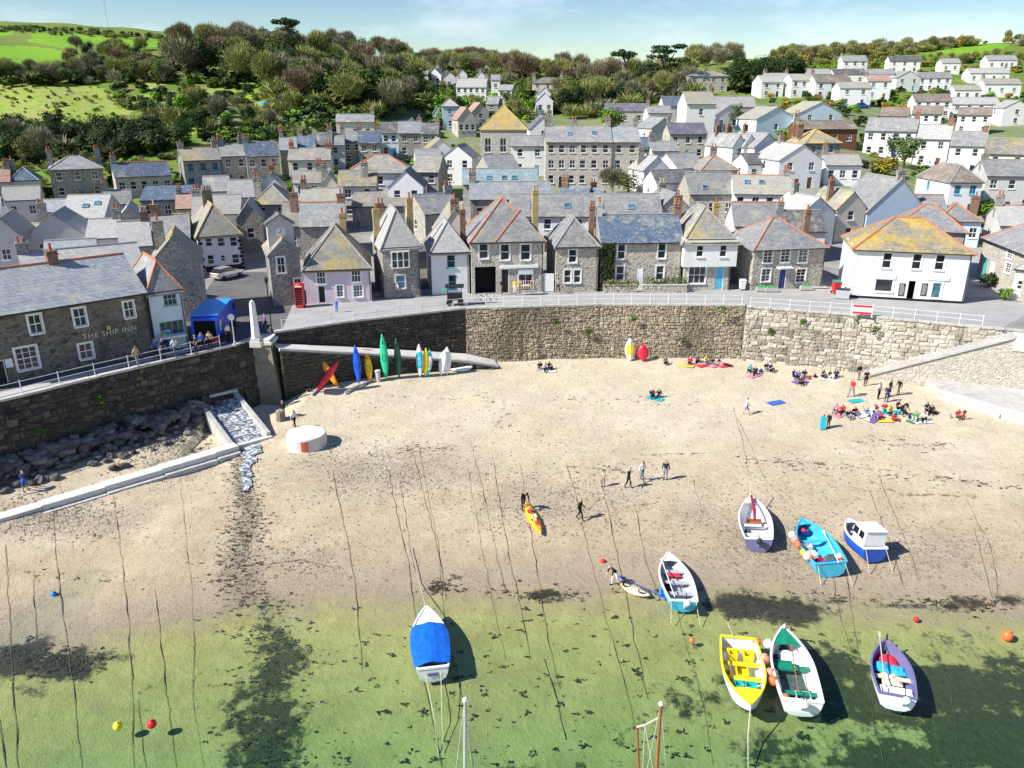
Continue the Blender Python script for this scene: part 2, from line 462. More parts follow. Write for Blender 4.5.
# ------------------------------------------------------------------ terrain
def in_poly(x, y, poly):
    c = False; j = len(poly) - 1
    for i in range(len(poly)):
        if (poly[i][1] > y) != (poly[j][1] > y) and x < (poly[j][0] - poly[i][0]) * (y - poly[i][1]) / (poly[j][1] - poly[i][1]) + poly[i][0]: c = not c
        j = i
    return c
FIELDS = [[(-90, 47), (20, 45.5), (45, 47.5), (64, 51), (62, 58), (40, 62), (-90, 66)],
          [(30, 31), (60, 32), (100, 36), (166, 39), (163, 47), (130, 47), (95, 43), (68, 49), (30, 42)],
          [(-90, 30), (10, 31), (12, 35), (-90, 38)],
          [(918, 53), (960, 46), (990, 43), (1010, 44), (1000, 50), (960, 55)]]
MEADOWS = [[(-80, 86), (30, 84), (95, 85), (122, 99), (136, 112), (100, 122), (55, 128), (20, 120), (-80, 116)],
           [(140, 82), (165, 80), (163, 88), (140, 90)], [(165, 126), (200, 127), (205, 135), (170, 134)],
           [(200, 80), (262, 76), (262, 94), (210, 94)], [(130, 96), (170, 92), (175, 108), (150, 112)], [(300, 100), (345, 104), (345, 114), (300, 112)], [(240, 96), (285, 92), (290, 108), (240, 112)]]
def make_terrain():
    us = np.linspace(-1.35, 1.15, 470)
    k = np.linspace(0, 1, 270)
    NX, NY = len(us), len(k)
    verts = []; green = []; fld = []; mead = []
    for u in us:
        y0 = float(wall_y(u)) + .25
        for t in k:
            Y = y0 + (640 - y0) * (t / .86) ** 1.7 if t < .86 else 640 + 860 * ((t - .86) / .14) ** 1.3
            X = u * Y; z = hill1(X, Y)
            verts.append((X, Y, z))
            px, py = proj((X, Y, z))
            g = min(1, max(0, (Y - 118) / 30))
            if 200 < px: g = g * .55 + (.45 if Y > 260 else 0)
            green.append(g)
            fld.append(1.0 if any(in_poly(px, py, p) for p in FIELDS) else 0.0)
            mead.append(1.0 if any(in_poly(px, py, p) for p in MEADOWS) else 0.0)
    faces = [(i * NY + j, (i + 1) * NY + j, (i + 1) * NY + j + 1, i * NY + j + 1) for i in range(NX - 1) for j in range(NY - 1)]
    me = bpy.data.meshes.new('hillside'); me.from_pydata(verts, [], faces)
    for nm, arr in (('green', green), ('field', fld), ('meadow', mead)):
        a = me.attributes.new(nm, 'FLOAT', 'POINT'); a.data.foreach_set('value', arr)
    me.polygons.foreach_set('use_smooth', [True] * len(faces))
    t = NT('hillside'); v = t.coord()
    n1, n2, n3 = t.noise(v, .06, 6, .6), t.noise(v, .35, 6, .65), t.noise(v, 1.5, 4, .6)
    paving = t.ramp(n2, [(.3, (.20, .19, .18)), (.6, (.30, .29, .27)), (.8, (.36, .35, .32))])
    garden = t.mix(t.ramp(n1, [(.4, 0.0), (.6, 1.0)]), (.10, .17, .028), (.17, .16, .06))
    garden = t.mix(t.ramp(n2, [(.42, 0.0), (.65, .85)]), garden, (.15, .26, .03))
    c = t.mix(t.ramp(t.math('ADD', t.attr('green'), t.math('MULTIPLY', t.math('SUBTRACT', n2, .5), .9)), [(.42, 0.0), (.6, 1.0)]), paving, garden)
    gr = t.ramp(n2, [(.3, (.13, .27, .02)), (.7, (.20, .36, .035))])
    c = t.mix(t.ramp(t.math('ADD', t.attr('field'), t.math('MULTIPLY', t.math('SUBTRACT', n2, .5), 1.1)), [(.4, 0.0), (.6, 1.0)]), c, gr)
    md = t.mix(t.ramp(n2, [(.42, 0.0), (.66, 1.0)]), (.22, .34, .035), (.36, .31, .15))
    md = t.mix(t.ramp(n3, [(.5, 0.0), (.75, .6)]), md, (.09, .10, .03))
    c = t.mix(t.ramp(t.math('ADD', t.attr('meadow'), t.math('MULTIPLY', t.math('SUBTRACT', n2, .5), 1.6)), [(.4, 0.0), (.6, 1.0)]), c, md)
    t.bump(n3, .5, .25)
    me.materials.append(t.done(c, .95, .1))
    tag(link('hillside', me), kind='structure')
make_terrain()

# ------------------------------------------------------------------ beach and sea bed
def poly_dist(X, Y, pts):
    d = np.full(X.shape, 1e9); tt = np.zeros(X.shape); n = len(pts) - 1
    for i in range(n):
        ax, ay = pts[i][0], pts[i][1]; bx, by = pts[i + 1][0], pts[i + 1][1]
        L = (bx - ax) ** 2 + (by - ay) ** 2 + 1e-9
        t = np.clip(((X - ax) * (bx - ax) + (Y - ay) * (by - ay)) / L, 0, 1)
        q = np.hypot(X - ax - t * (bx - ax), Y - ay - t * (by - ay))
        tt = np.where(q < d, (i + t) / n, tt); d = np.minimum(d, q)
    return d, tt
def beach_pt(px, py):
    z = 0.3
    for _ in range(6):
        p = at(px, py, z); z = beach1(p.x, p.y)
    return p
def make_beach():
    xs = np.concatenate([np.arange(-95, -48, 1.5), np.arange(-48, 56, .3), np.arange(56, 110, 1.5)])
    ys = np.concatenate([np.arange(-30, 20, 2.0), np.arange(20, 86, .3)])
    X, Y = np.meshgrid(xs, ys, indexing='ij')
    Z = beach(X, Y)
    r = np.random.RandomState(3)
    Z = Z + (r.rand(*Z.shape) - .5) * .035
    q = Y - np.interp(X, SHX, SHY)
    lo = 1 - np.clip((q + 1) / 30, 0, 1)
    wet = np.clip(1 - (q - .5) / 5, 0, 1)
    weed = np.zeros(X.shape); grav = np.zeros(X.shape); dark = np.zeros(X.shape); alg = np.zeros(X.shape)
    pl = lambda L: [beach_pt(*p) for p in L]
    d, t = poly_dist(X, Y, pl([(243, 452), (240, 480), (250, 510), (243, 545), (236, 575), (262, 610), (282, 660), (262, 720), (265, 775)]))
    wd = .75 + 1.7 * t
    grav = np.maximum(grav, np.exp(-(d / (wd * .9)) ** 2) * .95); stream_d, stream_t = d, t
    alg = np.maximum(alg, np.exp(-(d / (wd * 1.0)) ** 2) * np.clip((t - .5) * 4, 0, 1))
    for L, w in (([(735, 459), (800, 463), (850, 466), (900, 472), (960, 480), (1015, 488)], .5), ([(850, 441), (890, 446), (950, 444)], .5),
                 ([(400, 449), (425, 452), (450, 447)], .45), ([(565, 466), (590, 468), (640, 473)], .4), ([(350, 392), (400, 396), (470, 398)], .3),
                 ([(550, 400), (600, 400), (720, 402)], .35), ([(600, 452), (650, 455), (720, 452)], .3), ([(860, 478), (900, 494), (980, 497)], .5),
                 ([(480, 394), (512, 412), (490, 430)], .3), ([(590, 500), (640, 505), (690, 500)], .3)):
        d, t = poly_dist(X, Y, pl(L)); weed = np.maximum(weed, np.exp(-(d / w) ** 2))
    for px, py, rx, ry, a in ((380, 470, 9, 5, .75), (330, 440, 3, 2, .6), (560, 500, 10, 5, .5), (770, 540, 6, 5, .7), (700, 520, 4, 4, .6), (930, 550, 7, 4, .6), (60, 520, 6, 2.5, .9),
                              (180, 470, 4, 2, .8), (150, 440, 6, 1.2, .9), (450, 500, 5, 4, .4), (640, 545, 5, 4, .4), (300, 560, 5, 4, .5), (1000, 640, 5, 2, .3)):
        p = beach_pt(px, py)
        grav = np.maximum(grav, a * np.exp(-((X - p.x) / rx) ** 2 - ((Y - p.y) / ry) ** 2))
    for px, py, rx, ry, a in ((22, 658, 1.9, 1.6, 1.4), (62, 666, 2.3, 1.3, 1.3), (105, 657, 1.6, .5, .8), (30, 690, 2.2, .9, .7), (440, 588, 1.0, .7, .9), (455, 578, .5, .6, .7), (505, 594, 2.2, .5, .5), (545, 596, 1.4, .8, 1.0), (745, 606, 2.4, 1.3, 1.4), (790, 612, 2.3, 1.5, 1.3), (650, 592, 5, .35, .6),
                              (830, 600, 3.5, .35, .8), (900, 606, 4, .35, .8), (965, 604, 2.0, .9, .9), (1010, 600, 2, .8, .8), (640, 640, 1.2, 2.0, .35),
                              (850, 640, 2.5, 1.0, .45), (960, 640, 3, 1.1, .55)):
        p = beach_pt(px, py)
        dark = np.maximum(dark, a * np.exp(-((X - p.x) / rx) ** 2 - ((Y - p.y) / ry) ** 2))
    for px, py, rx, ry, a in ((180, 700, 5, 3.5, .38), (275, 735, 2.2, 3.0, 1.0), (250, 700, 1.5, 2, .9), (520, 770, 2.2, 1, .9), (690, 660, 1.7, 2.5, .55), (690, 700, 2.5, 1.8, .8), (640, 730, 2.5, 1.5, .6), (730, 690, 2, 2, .7),
                              (830, 670, 2.6, 2.2, 1.2), (870, 700, 4, 2.2, 1.3), (960, 690, 4, 2.4, 1.4), (1000, 740, 5, 2.8, 1.4), (900, 755, 4.5, 1.8, 1.2), (780, 745, 3, 1.6, .9), (1060, 700, 4, 4, 1.3), (960, 645, 6, 1.6, .55), (840, 625, 5, 1.2, .4),
                              (560, 690, 2.5, 2, .35), (590, 760, 2, 1, .5)):
        p = at(px, py, -.6)
        alg = np.maximum(alg, a * np.exp(-((X - p.x) / rx) ** 2 - ((Y - p.y) / ry) ** 2))
    nx, ny = X.shape
    idx = np.arange(nx * ny).reshape(nx, ny)
    wy = wall_y(np.clip(X / np.maximum(Y, 1), -1.4, 1.2))
    keep = ~((Y[:-1, :-1] > wy[:-1, :-1] + 3.5) & (Y[:-1, :-1] > 30))
    F = np.stack([idx[:-1, :-1], idx[1:, :-1], idx[1:, 1:], idx[:-1, 1:]], -1)[keep]
    me = bpy.data.meshes.new('beach')
    me.from_pydata(np.stack([X, Y, Z], -1).reshape(-1, 3).tolist(), [], F.tolist())
    for nm, arr in (('lo', lo), ('wet', wet), ('weed', weed), ('grav', grav), ('dark', dark), ('alg', alg), ('sub', np.clip(.42 - q * .17, 0, 1))):
        a = me.attributes.new(nm, 'FLOAT', 'POINT'); a.data.foreach_set('value', arr.reshape(-1).astype(np.float32))
    me.polygons.foreach_set('use_smooth', [True] * len(F))
    t = NT('sand'); v = t.coord()
    big, mid, fine, tiny = t.noise(v, .12, 5, .6), t.noise(v, .7, 6, .65), t.noise(v, 3.2, 5, .65), t.noise(v, 11, 3, .6)
    dry = t.ramp(mid, [(.3, (.50, .43, .305)), (.7, (.60, .53, .395))])
    damp = t.ramp(mid, [(.3, (.385, .305, .20)), (.7, (.485, .40, .275))])
    c = t.mix(t.ramp(t.math('ADD', t.attr('lo'), t.math('MULTIPLY', t.math('SUBTRACT', big, .5), 1.3)), [(.05, 0.0), (.75, 1.0)]), dry, damp)
    c = t.mix(t.math('MULTIPLY', t.attr('wet'), .55), c, (.235, .19, .135))
    gm = t.math('MULTIPLY', t.ramp(t.math('ADD', t.math('MULTIPLY', t.attr('grav'), .9), t.math('SUBTRACT', fine, .5)), [(.22, 0.0), (.80, 1.0)]), t.ramp(tiny, [(.42, .0), (.56, 1.0)]))
    c = t.mix(gm, c, (.15, .13, .10))
    c = t.mix(t.ramp(t.math('ADD', t.math('MULTIPLY', t.attr('weed'), .8), t.math('MULTIPLY', t.math('SUBTRACT', t.noise(v, 1.3, 7, .78), .5), 3.4)), [(.75, 0.0), (1.0, .8)]), c, (.085, .065, .04))
    c = t.mix(t.ramp(t.math('MULTIPLY', fine, tiny), [(.305, 0.0), (.36, .6)]), c, (.15, .125, .085))
    c = t.mix(t.ramp(t.noise(t.coord((1, .45, 1)), 1.6, 6, .75), [(.55, 0.0), (.70, .38)]), c, (.20, .165, .115))   # trodden, coarser sand   # stray flecks
    sub = t.ramp(mid, [(.3, (.31, .27, .085)), (.7, (.42, .37, .14))])
    sub = t.mix(t.ramp(fine, [(.58, 0.0), (.74, .45)]), sub, (.15, .16, .05))
    c = t.mix(t.ramp(t.math('ADD', t.attr('sub'), t.math('MULTIPLY', t.math('SUBTRACT', t.noise(v, .35, 6, .65), .5), 1.1)), [(.36, 0.0), (.95, .92)]), c, sub)
    c = t.mix(t.ramp(t.math('ADD', t.attr('alg'), t.math('MULTIPLY', t.math('SUBTRACT', t.noise(v, 1.1, 6, .72), .5), 2.6)), [(.54, 0.0), (.86, .93)]), c, t.ramp(fine, [(.3, (.016, .022, .015)), (.75, (.055, .065, .026))]))
    c = t.mix(t.ramp(t.math('ADD', t.attr('dark'), t.math('MULTIPLY', t.math('SUBTRACT', t.noise(v, .9, 7, .75), .5), 2.6)), [(.46, 0.0), (.82, .95)]), c, t.ramp(fine, [(.3, (.022, .018, .014)), (.7, (.055, .045, .032))]))
    t.bump(t.math('ADD', t.math('MULTIPLY', fine, .8), t.math('MULTIPLY', tiny, .4)), .75, .12)
    rg = t.math('SUBTRACT', .92, t.math('MULTIPLY', t.attr('wet'), .35)); t.l.new(rg, t.b.inputs['Roughness'])
    t.l.new(c, t.b.inputs['Base Color']); t.b.inputs['Specular IOR Level'].default_value = .2
    me.materials.append(t.mat)
    tag(link('beach', me), kind='structure')
make_beach()

# sea water: a closed body of clear, faintly green water over the bed
def make_water():
    mb = MB(); xs = np.linspace(-140, 150, 30); ys = np.linspace(-60, 42.5, 22); n0 = len(ys)
    for x in xs:
        for y in ys: mb.v.append((x, y, 0.0))
    for i in range(len(xs) - 1):
        for j in range(n0 - 1):
            mb.f.append((i * n0 + j, (i + 1) * n0 + j, (i + 1) * n0 + j + 1, i * n0 + j + 1)); mb.m.append(0)
    B = len(mb.v); zb = -9.0
    mb.v += [(-140, -60, zb), (150, -60, zb), (150, 42.5, zb), (-140, 42.5, zb)]
    mb.f.append((B + 3, B + 2, B + 1, B)); mb.m.append(0)
    last = (len(xs) - 1) * n0
    mb.f.append(tuple([i * n0 for i in reversed(range(len(xs)))] + [B, B + 1])); mb.m.append(0)
    mb.f.append(tuple([i * n0 + n0 - 1 for i in range(len(xs))] + [B + 2, B + 3])); mb.m.append(0)
    mb.f.append(tuple(list(range(n0)) + [B + 3, B])); mb.m.append(0)
    mb.f.append(tuple([last + j for j in reversed(range(n0))] + [B + 1, B + 2])); mb.m.append(0)
    t = NT('sea_water'); t.n.remove(t.b)
    v = t.coord()
    tr = t.add('ShaderNodeBsdfTransparent'); tr.inputs['Color'].default_value = (.96, .98, .96, 1)
    gl = t.add('ShaderNodeBsdfGlossy', Roughness=.04)
    fr = t.add('ShaderNodeFresnel', IOR=1.33)
    bp = t.add('ShaderNodeBump', Strength=.12, Distance=.03)
    hgt = t.math('ADD', t.noise(t.coord((1, 1.6, 1)), 1.3, 4, .55), t.math('MULTIPLY', t.noise(v, 5, 3), .35))
    t.l.new(hgt, bp.inputs['Height']); t.l.new(bp.outputs[0], gl.inputs['Normal']); t.l.new(bp.outputs[0], fr.inputs['Normal'])
    ms = t.add('ShaderNodeMixShader'); gy = t.add('ShaderNodeNewGeometry'); t.l.new(t.math('MULTIPLY', fr.outputs[0], t.math('SUBTRACT', 1.0, gy.outputs['Backfacing'])), ms.inputs[0]); t.l.new(tr.outputs[0], ms.inputs[1]); t.l.new(gl.outputs[0], ms.inputs[2])
    t.l.new(ms.outputs[0], t.out.inputs['Surface'])
    va = t.add('ShaderNodeVolumeAbsorption', Density=.30); va.inputs['Color'].default_value = (.18, .72, .58, 1)
    t.l.new(va.outputs[0], t.out.inputs['Volume'])
    tag(mb.build('sea_water', t.mat), kind='structure')
make_water()

# ------------------------------------------------------------------ harbour walls: backing, coping, real stones
t = NT('wall_core'); MATS['wall_core'] = t.done(t.ramp(t.noise(t.coord(), 2, 4), [(.3, (.04, .037, .03)), (.7, (.08, .07, .056))]), .95, .1)
def stone_mat(name, cols, weedlow=True):
    t = NT(name); v = t.coord(kind='Object')
    g = t.add('ShaderNodeNewGeometry')
    c = t.ramp(g.outputs['Random Per Island'], [(i / (len(cols) - 1), q) for i, q in enumerate(cols)])
    n = t.noise(v, 4, 5, .65)
    c = t.mix(.5, c, t.ramp(n, [(.3, .12), (.7, .75)]), 'OVERLAY')
    n2 = t.noise(t.coord((1, 1, .25)), .35, 5, .65)
    c = t.mix(t.ramp(n2, [(.47, 0.0), (.66, .75)]), c, (.11, .095, .065))
    gp = t.add('ShaderNodeMapping'); gp.inputs['Scale'].default_value = (.55, .55, .035); t.l.new(g.outputs['Position'], gp.inputs['Vector'])
    c = t.mix(t.ramp(t.noise(gp.outputs[0], 1.0, 5, .6), [(.56, 0.0), (.66, .72)]), c, (.075, .07, .06))
    c = t.mix(t.ramp(t.noise(v, .45, 6, .7), [(.62, 0.0), (.70, .7)]), c, (.30, .19, .07))
    t.bump(n, .5, .04)
    MATS[name] = t.done(c, .92, .15)
stone_mat('wall_dark', [(.032, .03, .027), (.085, .076, .062), (.052, .047, .04), (.12, .106, .088)])  # dark stone tones, lowered further to put the west walls' shade into the colour
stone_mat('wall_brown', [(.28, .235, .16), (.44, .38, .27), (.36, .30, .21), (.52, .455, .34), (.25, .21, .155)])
stone_mat('wall_pale', [(.38, .35, .28), (.52, .49, .41), (.45, .41, .33), (.56, .53, .45)])
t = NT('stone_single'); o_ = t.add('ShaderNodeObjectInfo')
c_ = t.ramp(o_.outputs['Random'], [(0, (.032, .03, .027)), (.35, (.095, .085, .07)), (.7, (.05, .046, .04)), (1, (.14, .125, .105))])  # single west-wall stones: dark stone with shade also worked into the tones
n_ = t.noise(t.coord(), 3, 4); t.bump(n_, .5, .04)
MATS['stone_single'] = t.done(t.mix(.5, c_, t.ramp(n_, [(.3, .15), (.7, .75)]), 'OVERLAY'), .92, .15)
t = NT('stone_single_pale'); o_ = t.add('ShaderNodeObjectInfo')
c_ = t.ramp(o_.outputs['Random'], [(0, (.38, .35, .28)), (.35, (.54, .51, .43)), (.7, (.44, .40, .32)), (1, (.58, .55, .47))])
n_ = t.noise(t.coord(), 3, 4); t.bump(n_, .5, .04)
gy_ = t.add('ShaderNodeNewGeometry'); gp = t.add('ShaderNodeMapping'); gp.inputs['Scale'].default_value = (.55, .55, .035); t.l.new(gy_.outputs['Position'], gp.inputs['Vector'])
c_ = t.mix(.5, c_, t.ramp(n_, [(.3, .15), (.7, .75)]), 'OVERLAY')
MATS['stone_single_pale'] = t.done(t.mix(t.ramp(t.noise(gp.outputs[0], 1.0, 5, .6), [(.56, 0.0), (.66, .72)]), c_, (.075, .07, .06)), .92, .15)

def unit_stone(seed, matname):
    r = random.Random(seed); mb = MB()
    j = lambda a: a + r.uniform(-.11, .11)
    back = [(-.5, 0, -.5), (.5, 0, -.5), (.5, 0, .5), (-.5, 0, .5)]
    k = r.uniform(.10, .22)
    fr = [(j(-.5 + k), -1, j(-.5 + k)), (j(.5 - k), -1, j(-.5 + k)), (j(.5 - k), -1 + r.uniform(-.2, .2), j(.5 - k)), (j(-.5 + k), -1, j(.5 - k))]
    n = len(mb.v); mb.v += back + fr
    for q in ((4, 5, 6, 7), (0, 1, 5, 4), (1, 2, 6, 5), (2, 3, 7, 6), (3, 0, 4, 7)): mb.f.append(q); mb.m.append(0)
    return mb.mesh('stone', MATS[matname])
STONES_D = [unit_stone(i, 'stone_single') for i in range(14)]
STONES_P = [unit_stone(50 + i, 'stone_single_pale') for i in range(14)]

def quay_wall(name, label, pts, ztop, zbase, batter, sw, sh, mat, single=0, variants=None, seed=1, ztops=None, coping='concrete', thick=1.0, corem='wall_core', ir=1.0):
    """pts: plan polyline of the top edge (left to right, seen from the sea)"""
    r = random.Random(seed)
    root = empty(name, (pts[0][0], pts[0][1], 0)); O = Vector((pts[0][0], pts[0][1], 0))
    tag(root, label, 'harbour wall')
    core = MB(); cop = MB(); rest = MB(); singles = []
    for i in range(len(pts) - 1):
        a, b = Vector((*pts[i], 0)), Vector((*pts[i + 1], 0)); L = (b - a).length; d = (b - a).normalized(); n = Vector((d.y, -d.x, 0))
        za = ztops[i] if ztops else ztop; zb_ = ztops[i + 1] if ztops else ztop
        H = max(za, zb_) - zbase
        def P(s, z, out=0.0):
            k = batter * (1 - (z - zbase) / H)
            return a + d * s + n * (k + out) + Vector((0, 0, z)) - O
        core.face([P(0, zbase), P(L, zbase), P(L, zb_), P(0, za)])
        core.face([P(0, za), P(L, zb_), P(L, zb_, -thick), P(0, za, -thick)])
        if coping:
            s = 0.0
            while s < L - .05:
                w = min(L - s, r.uniform(.9, 1.6)); g = .02
                zz = za + (zb_ - za) * (s / L); z2 = za + (zb_ - za) * ((s + w) / L); hh = .16 + r.uniform(-.015, .015)
                q = [P(s + g, zz, .1), P(s + w - g, z2, .1), P(s + w - g, z2, -.45), P(s + g, zz, -.45)]
                cop.slab([p + Vector((0, 0, hh)) for p in q], hh + .02)
                s += w
        z = zbase
        while z < max(za, zb_) - .12:
            h = min(sh * r.uniform(.7, 1.25), max(za, zb_) - z)
            s = r.uniform(-.3, 0)
            while s < L:
                w = sw * r.uniform(.4, 1.6); s0, s1 = max(0, s), min(L, s + w)
                zt = za + (zb_ - za) * ((s0 + s1) / 2 / L)
                if s1 - s0 > .12 and z + h * .6 < zt:
                    g = .012; dp = r.uniform(.04, .15); zh = min(z + h * r.uniform(.8, 1.2), zt)
                    c = P((s0 + s1) / 2, (z + zh) / 2 + r.uniform(-.12, .12) * sh * ir)
                    singles.append((c, s1 - s0 - 2 * g, zh - z - 2 * g, dp, d, r.uniform(-.16, .16) * ir))
                s += w
            z += h
    def vis(it):
        q = proj(it[0] + O)
        return (-20 < q[0] < 1044) * (it[1] * it[2]) / depth_of(it[0] + O) ** 2
    singles.sort(key=vis, reverse=True)
    core.build('core', MATS[corem], root)
    if coping: cop.build('coping', MATS[coping], root)
    for k, (c, w, h, dp, d, tl) in enumerate(singles):
        ang = math.atan2(d.y, d.x)
        if k < single:
            link('stone', variants[k % len(variants)], root, c, (0, tl, ang), (w, dp, h))
        else:
            u = unit_cache[k % 10]; M = Matrix.Translation(c) @ Matrix.Rotation(ang, 4, 'Z') @ Matrix.Rotation(tl, 4, 'Y') @ Matrix.Diagonal((w, dp, h, 1))
            n0 = len(rest.v); rest.v += [tuple(M @ v.co) for v in u.vertices]
            for p in u.polygons: rest.f.append(tuple(n0 + i for i in p.vertices)); rest.m.append(0)
    if rest.f: tag(rest.build('small_stones', MATS[mat], root), kind='stuff')
    return root
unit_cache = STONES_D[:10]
plain('core_brown', (.20, .16, .11), .95, .3, 2); plain('core_pale', (.28, .25, .20), .95, .25, 2)
Z7 = 7.0
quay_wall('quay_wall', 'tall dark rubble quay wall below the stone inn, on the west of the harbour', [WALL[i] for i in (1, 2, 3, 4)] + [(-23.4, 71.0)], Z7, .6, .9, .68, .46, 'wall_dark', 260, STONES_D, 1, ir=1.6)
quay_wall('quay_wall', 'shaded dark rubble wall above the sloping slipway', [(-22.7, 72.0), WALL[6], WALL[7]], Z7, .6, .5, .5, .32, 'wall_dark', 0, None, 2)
quay_wall('quay_wall', 'long brown weathered rubble wall behind the sunny sand, centre of the harbour', [WALL[7], WALL[8], WALL[9]], Z7, .5, .7, .40, .27, 'wall_brown', 0, None, 3, corem='core_brown', ir=1.8)
quay_wall('quay_wall', 'pale squared-stone quay wall with dark water stains, below the white corner shop', [(25.35, 82.0), WALL[10], WALL[11], WALL[12]], Z7, .2, .9, .70, .42, 'wall_pale', 260, STONES_P, 4, corem='core_pale', ir=1.2)

# ------------------------------------------------------------------ roads
def strip(name, A, B, mat, lift=.02, nx=40, ny=6, kind='structure', absz=None):
    def along(P, t):
        L = [0]
        for i in range(len(P) - 1): L.append(L[-1] + math.dist(P[i][:2], P[i + 1][:2]))
        q = t * L[-1]
        for i in range(len(P) - 1):
            if q <= L[i + 1] + 1e-9:
                k = (q - L[i]) / (L[i + 1] - L[i]); return Vector((P[i][0] + (P[i + 1][0] - P[i][0]) * k, P[i][1] + (P[i + 1][1] - P[i][1]) * k))
        return Vector(P[-1][:2])
    mb = MB()
    for i in range(nx + 1):
        a, b = along(A, i / nx), along(B, i / nx)
        for j in range(ny + 1):
            p = a.lerp(b, j / ny); mb.v.append((p.x, p.y, (float(hill(p.x, p.y)) if absz is None else absz) + lift))
    for i in range(nx):
        for j in range(ny):
            mb.f.append((i * (ny + 1) + j, (i + 1) * (ny + 1) + j, (i + 1) * (ny + 1) + j + 1, i * (ny + 1) + j + 1)); mb.m.append(0)
    o = mb.build(name, MATS[mat]); tag(o, kind=kind); return o
def asphalt(name, a, b):
    t = NT(name); v = t.coord()
    c = t.ramp(t.noise(v, .5, 5, .6), [(.3, a), (.7, b)])
    c = t.mix(t.ramp(t.noise(v, 14, 3), [(.4, 0.0), (.8, .25)]), c, tuple(x * .6 for x in a))
    c = t.mix(t.ramp(t.noise(t.coord((.25, 1, 1)), .9, 4, .6), [(.55, 0.0), (.75, .35)]), c, tuple(x * .7 for x in a))
    t.bump(t.noise(v, 30, 2), .2, .01)
    MATS[name] = t.done(c, .9, .2)
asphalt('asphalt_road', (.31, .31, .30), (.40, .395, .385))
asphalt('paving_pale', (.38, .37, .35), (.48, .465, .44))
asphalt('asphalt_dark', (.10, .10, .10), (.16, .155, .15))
W2 = [(x, y + .45) for x, y in WALL]
strip('road', W2[5:12], [(-27, 85), (-15, 87.3), (-8, 89.3), (10, 91.5), (26, 92.3), (38, 90.3), (52, 86), (58, 83)], 'asphalt_road', .02, 90, 8)
strip('pavement', [(-16, 86.2), (-8, 88.2), (10, 90.0), (26, 90.6), (37.5, 90.6)], [(-16, 88.5), (-8, 90.5), (10, 92), (26, 93), (37.5, 93)], 'paving_pale', .12, 40, 2)
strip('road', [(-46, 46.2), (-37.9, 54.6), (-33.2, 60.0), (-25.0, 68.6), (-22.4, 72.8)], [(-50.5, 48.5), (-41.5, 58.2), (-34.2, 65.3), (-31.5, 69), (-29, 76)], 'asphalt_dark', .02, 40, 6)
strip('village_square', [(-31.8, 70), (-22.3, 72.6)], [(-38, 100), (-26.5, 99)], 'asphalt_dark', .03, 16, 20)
strip('side_street', [(50.5, 86.5), (57, 84)], [(58, 108), (65, 106)], 'asphalt_road', .04, 8, 16)
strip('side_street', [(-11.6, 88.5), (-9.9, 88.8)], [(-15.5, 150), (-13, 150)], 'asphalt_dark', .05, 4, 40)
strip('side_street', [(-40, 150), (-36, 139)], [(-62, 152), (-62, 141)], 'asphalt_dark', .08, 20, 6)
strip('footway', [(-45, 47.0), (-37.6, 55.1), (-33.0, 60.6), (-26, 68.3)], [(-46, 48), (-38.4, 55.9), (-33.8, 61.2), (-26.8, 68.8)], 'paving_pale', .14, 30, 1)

# railings: every run is one thing, posts and rails are its parts
def post_mesh(h):
    mb = MB(); mb.lathe([(.035, 0), (.03, h)], 8); mb.ball((0, 0, h), .045, n=8, m=4); mb.box(-.07, -.07, 0, .07, .07, .02)
    return mb.mesh('post', MATS['white_rail'])
POST = post_mesh(1.05)
def railing(label, path, gap=2.0, inset=.3, z=None, nr=2, mat='white_rail', lift=.15):
    pts = [Vector((p[0], p[1], p[2] if len(p) > 2 else Z7 + lift)) for p in path]
    root = empty('railing', pts[0]); tag(root, label, 'railing'); O = pts[0]
    L = [0]
    for i in range(len(pts) - 1): L.append(L[-1] + (pts[i + 1] - pts[i]).length)
    n = max(1, round(L[-1] / gap)); prev = None
    for k in range(n + 1):
        q = L[-1] * k / n
        i = max(j for j in range(len(L) - 1) if L[j] <= q + 1e-6)
        p = pts[i].lerp(pts[i + 1], (q - L[i]) / (L[i + 1] - L[i]))
        link('post', POST, root, p - O)
        if prev is not None:
            for zz in ([.98, .52] if nr == 2 else [.98, .65, .33]):
                mb = MB(); mb.tube([prev - O + Vector((0, 0, zz)), p - O + Vector((0, 0, zz))], .022, 6); mb.build('rail', MATS[mat], root)
        prev = p
    return root
off = lambda i, k=.25: (WALL[i][0], WALL[i][1] + k)
railing('white railing along the quay above the shaded slipway wall', [(-22.2, 72.6), off(6), off(7)], 2.3)
railing('white railing along the quay above the brown rubble wall', [(-4.8, 81.4), off(8), (25.0, 82.65)], 2.0)
railing('white railing along the quay in front of the white corner shop', [(25.6, 81.6), off(10), (46.2, 74.0)], 2.0)
railing('white railing along the west quay in front of the stone inn', [(-46, 45.2), off(2), off(3), (-26.2, 67.0)], 2.6)

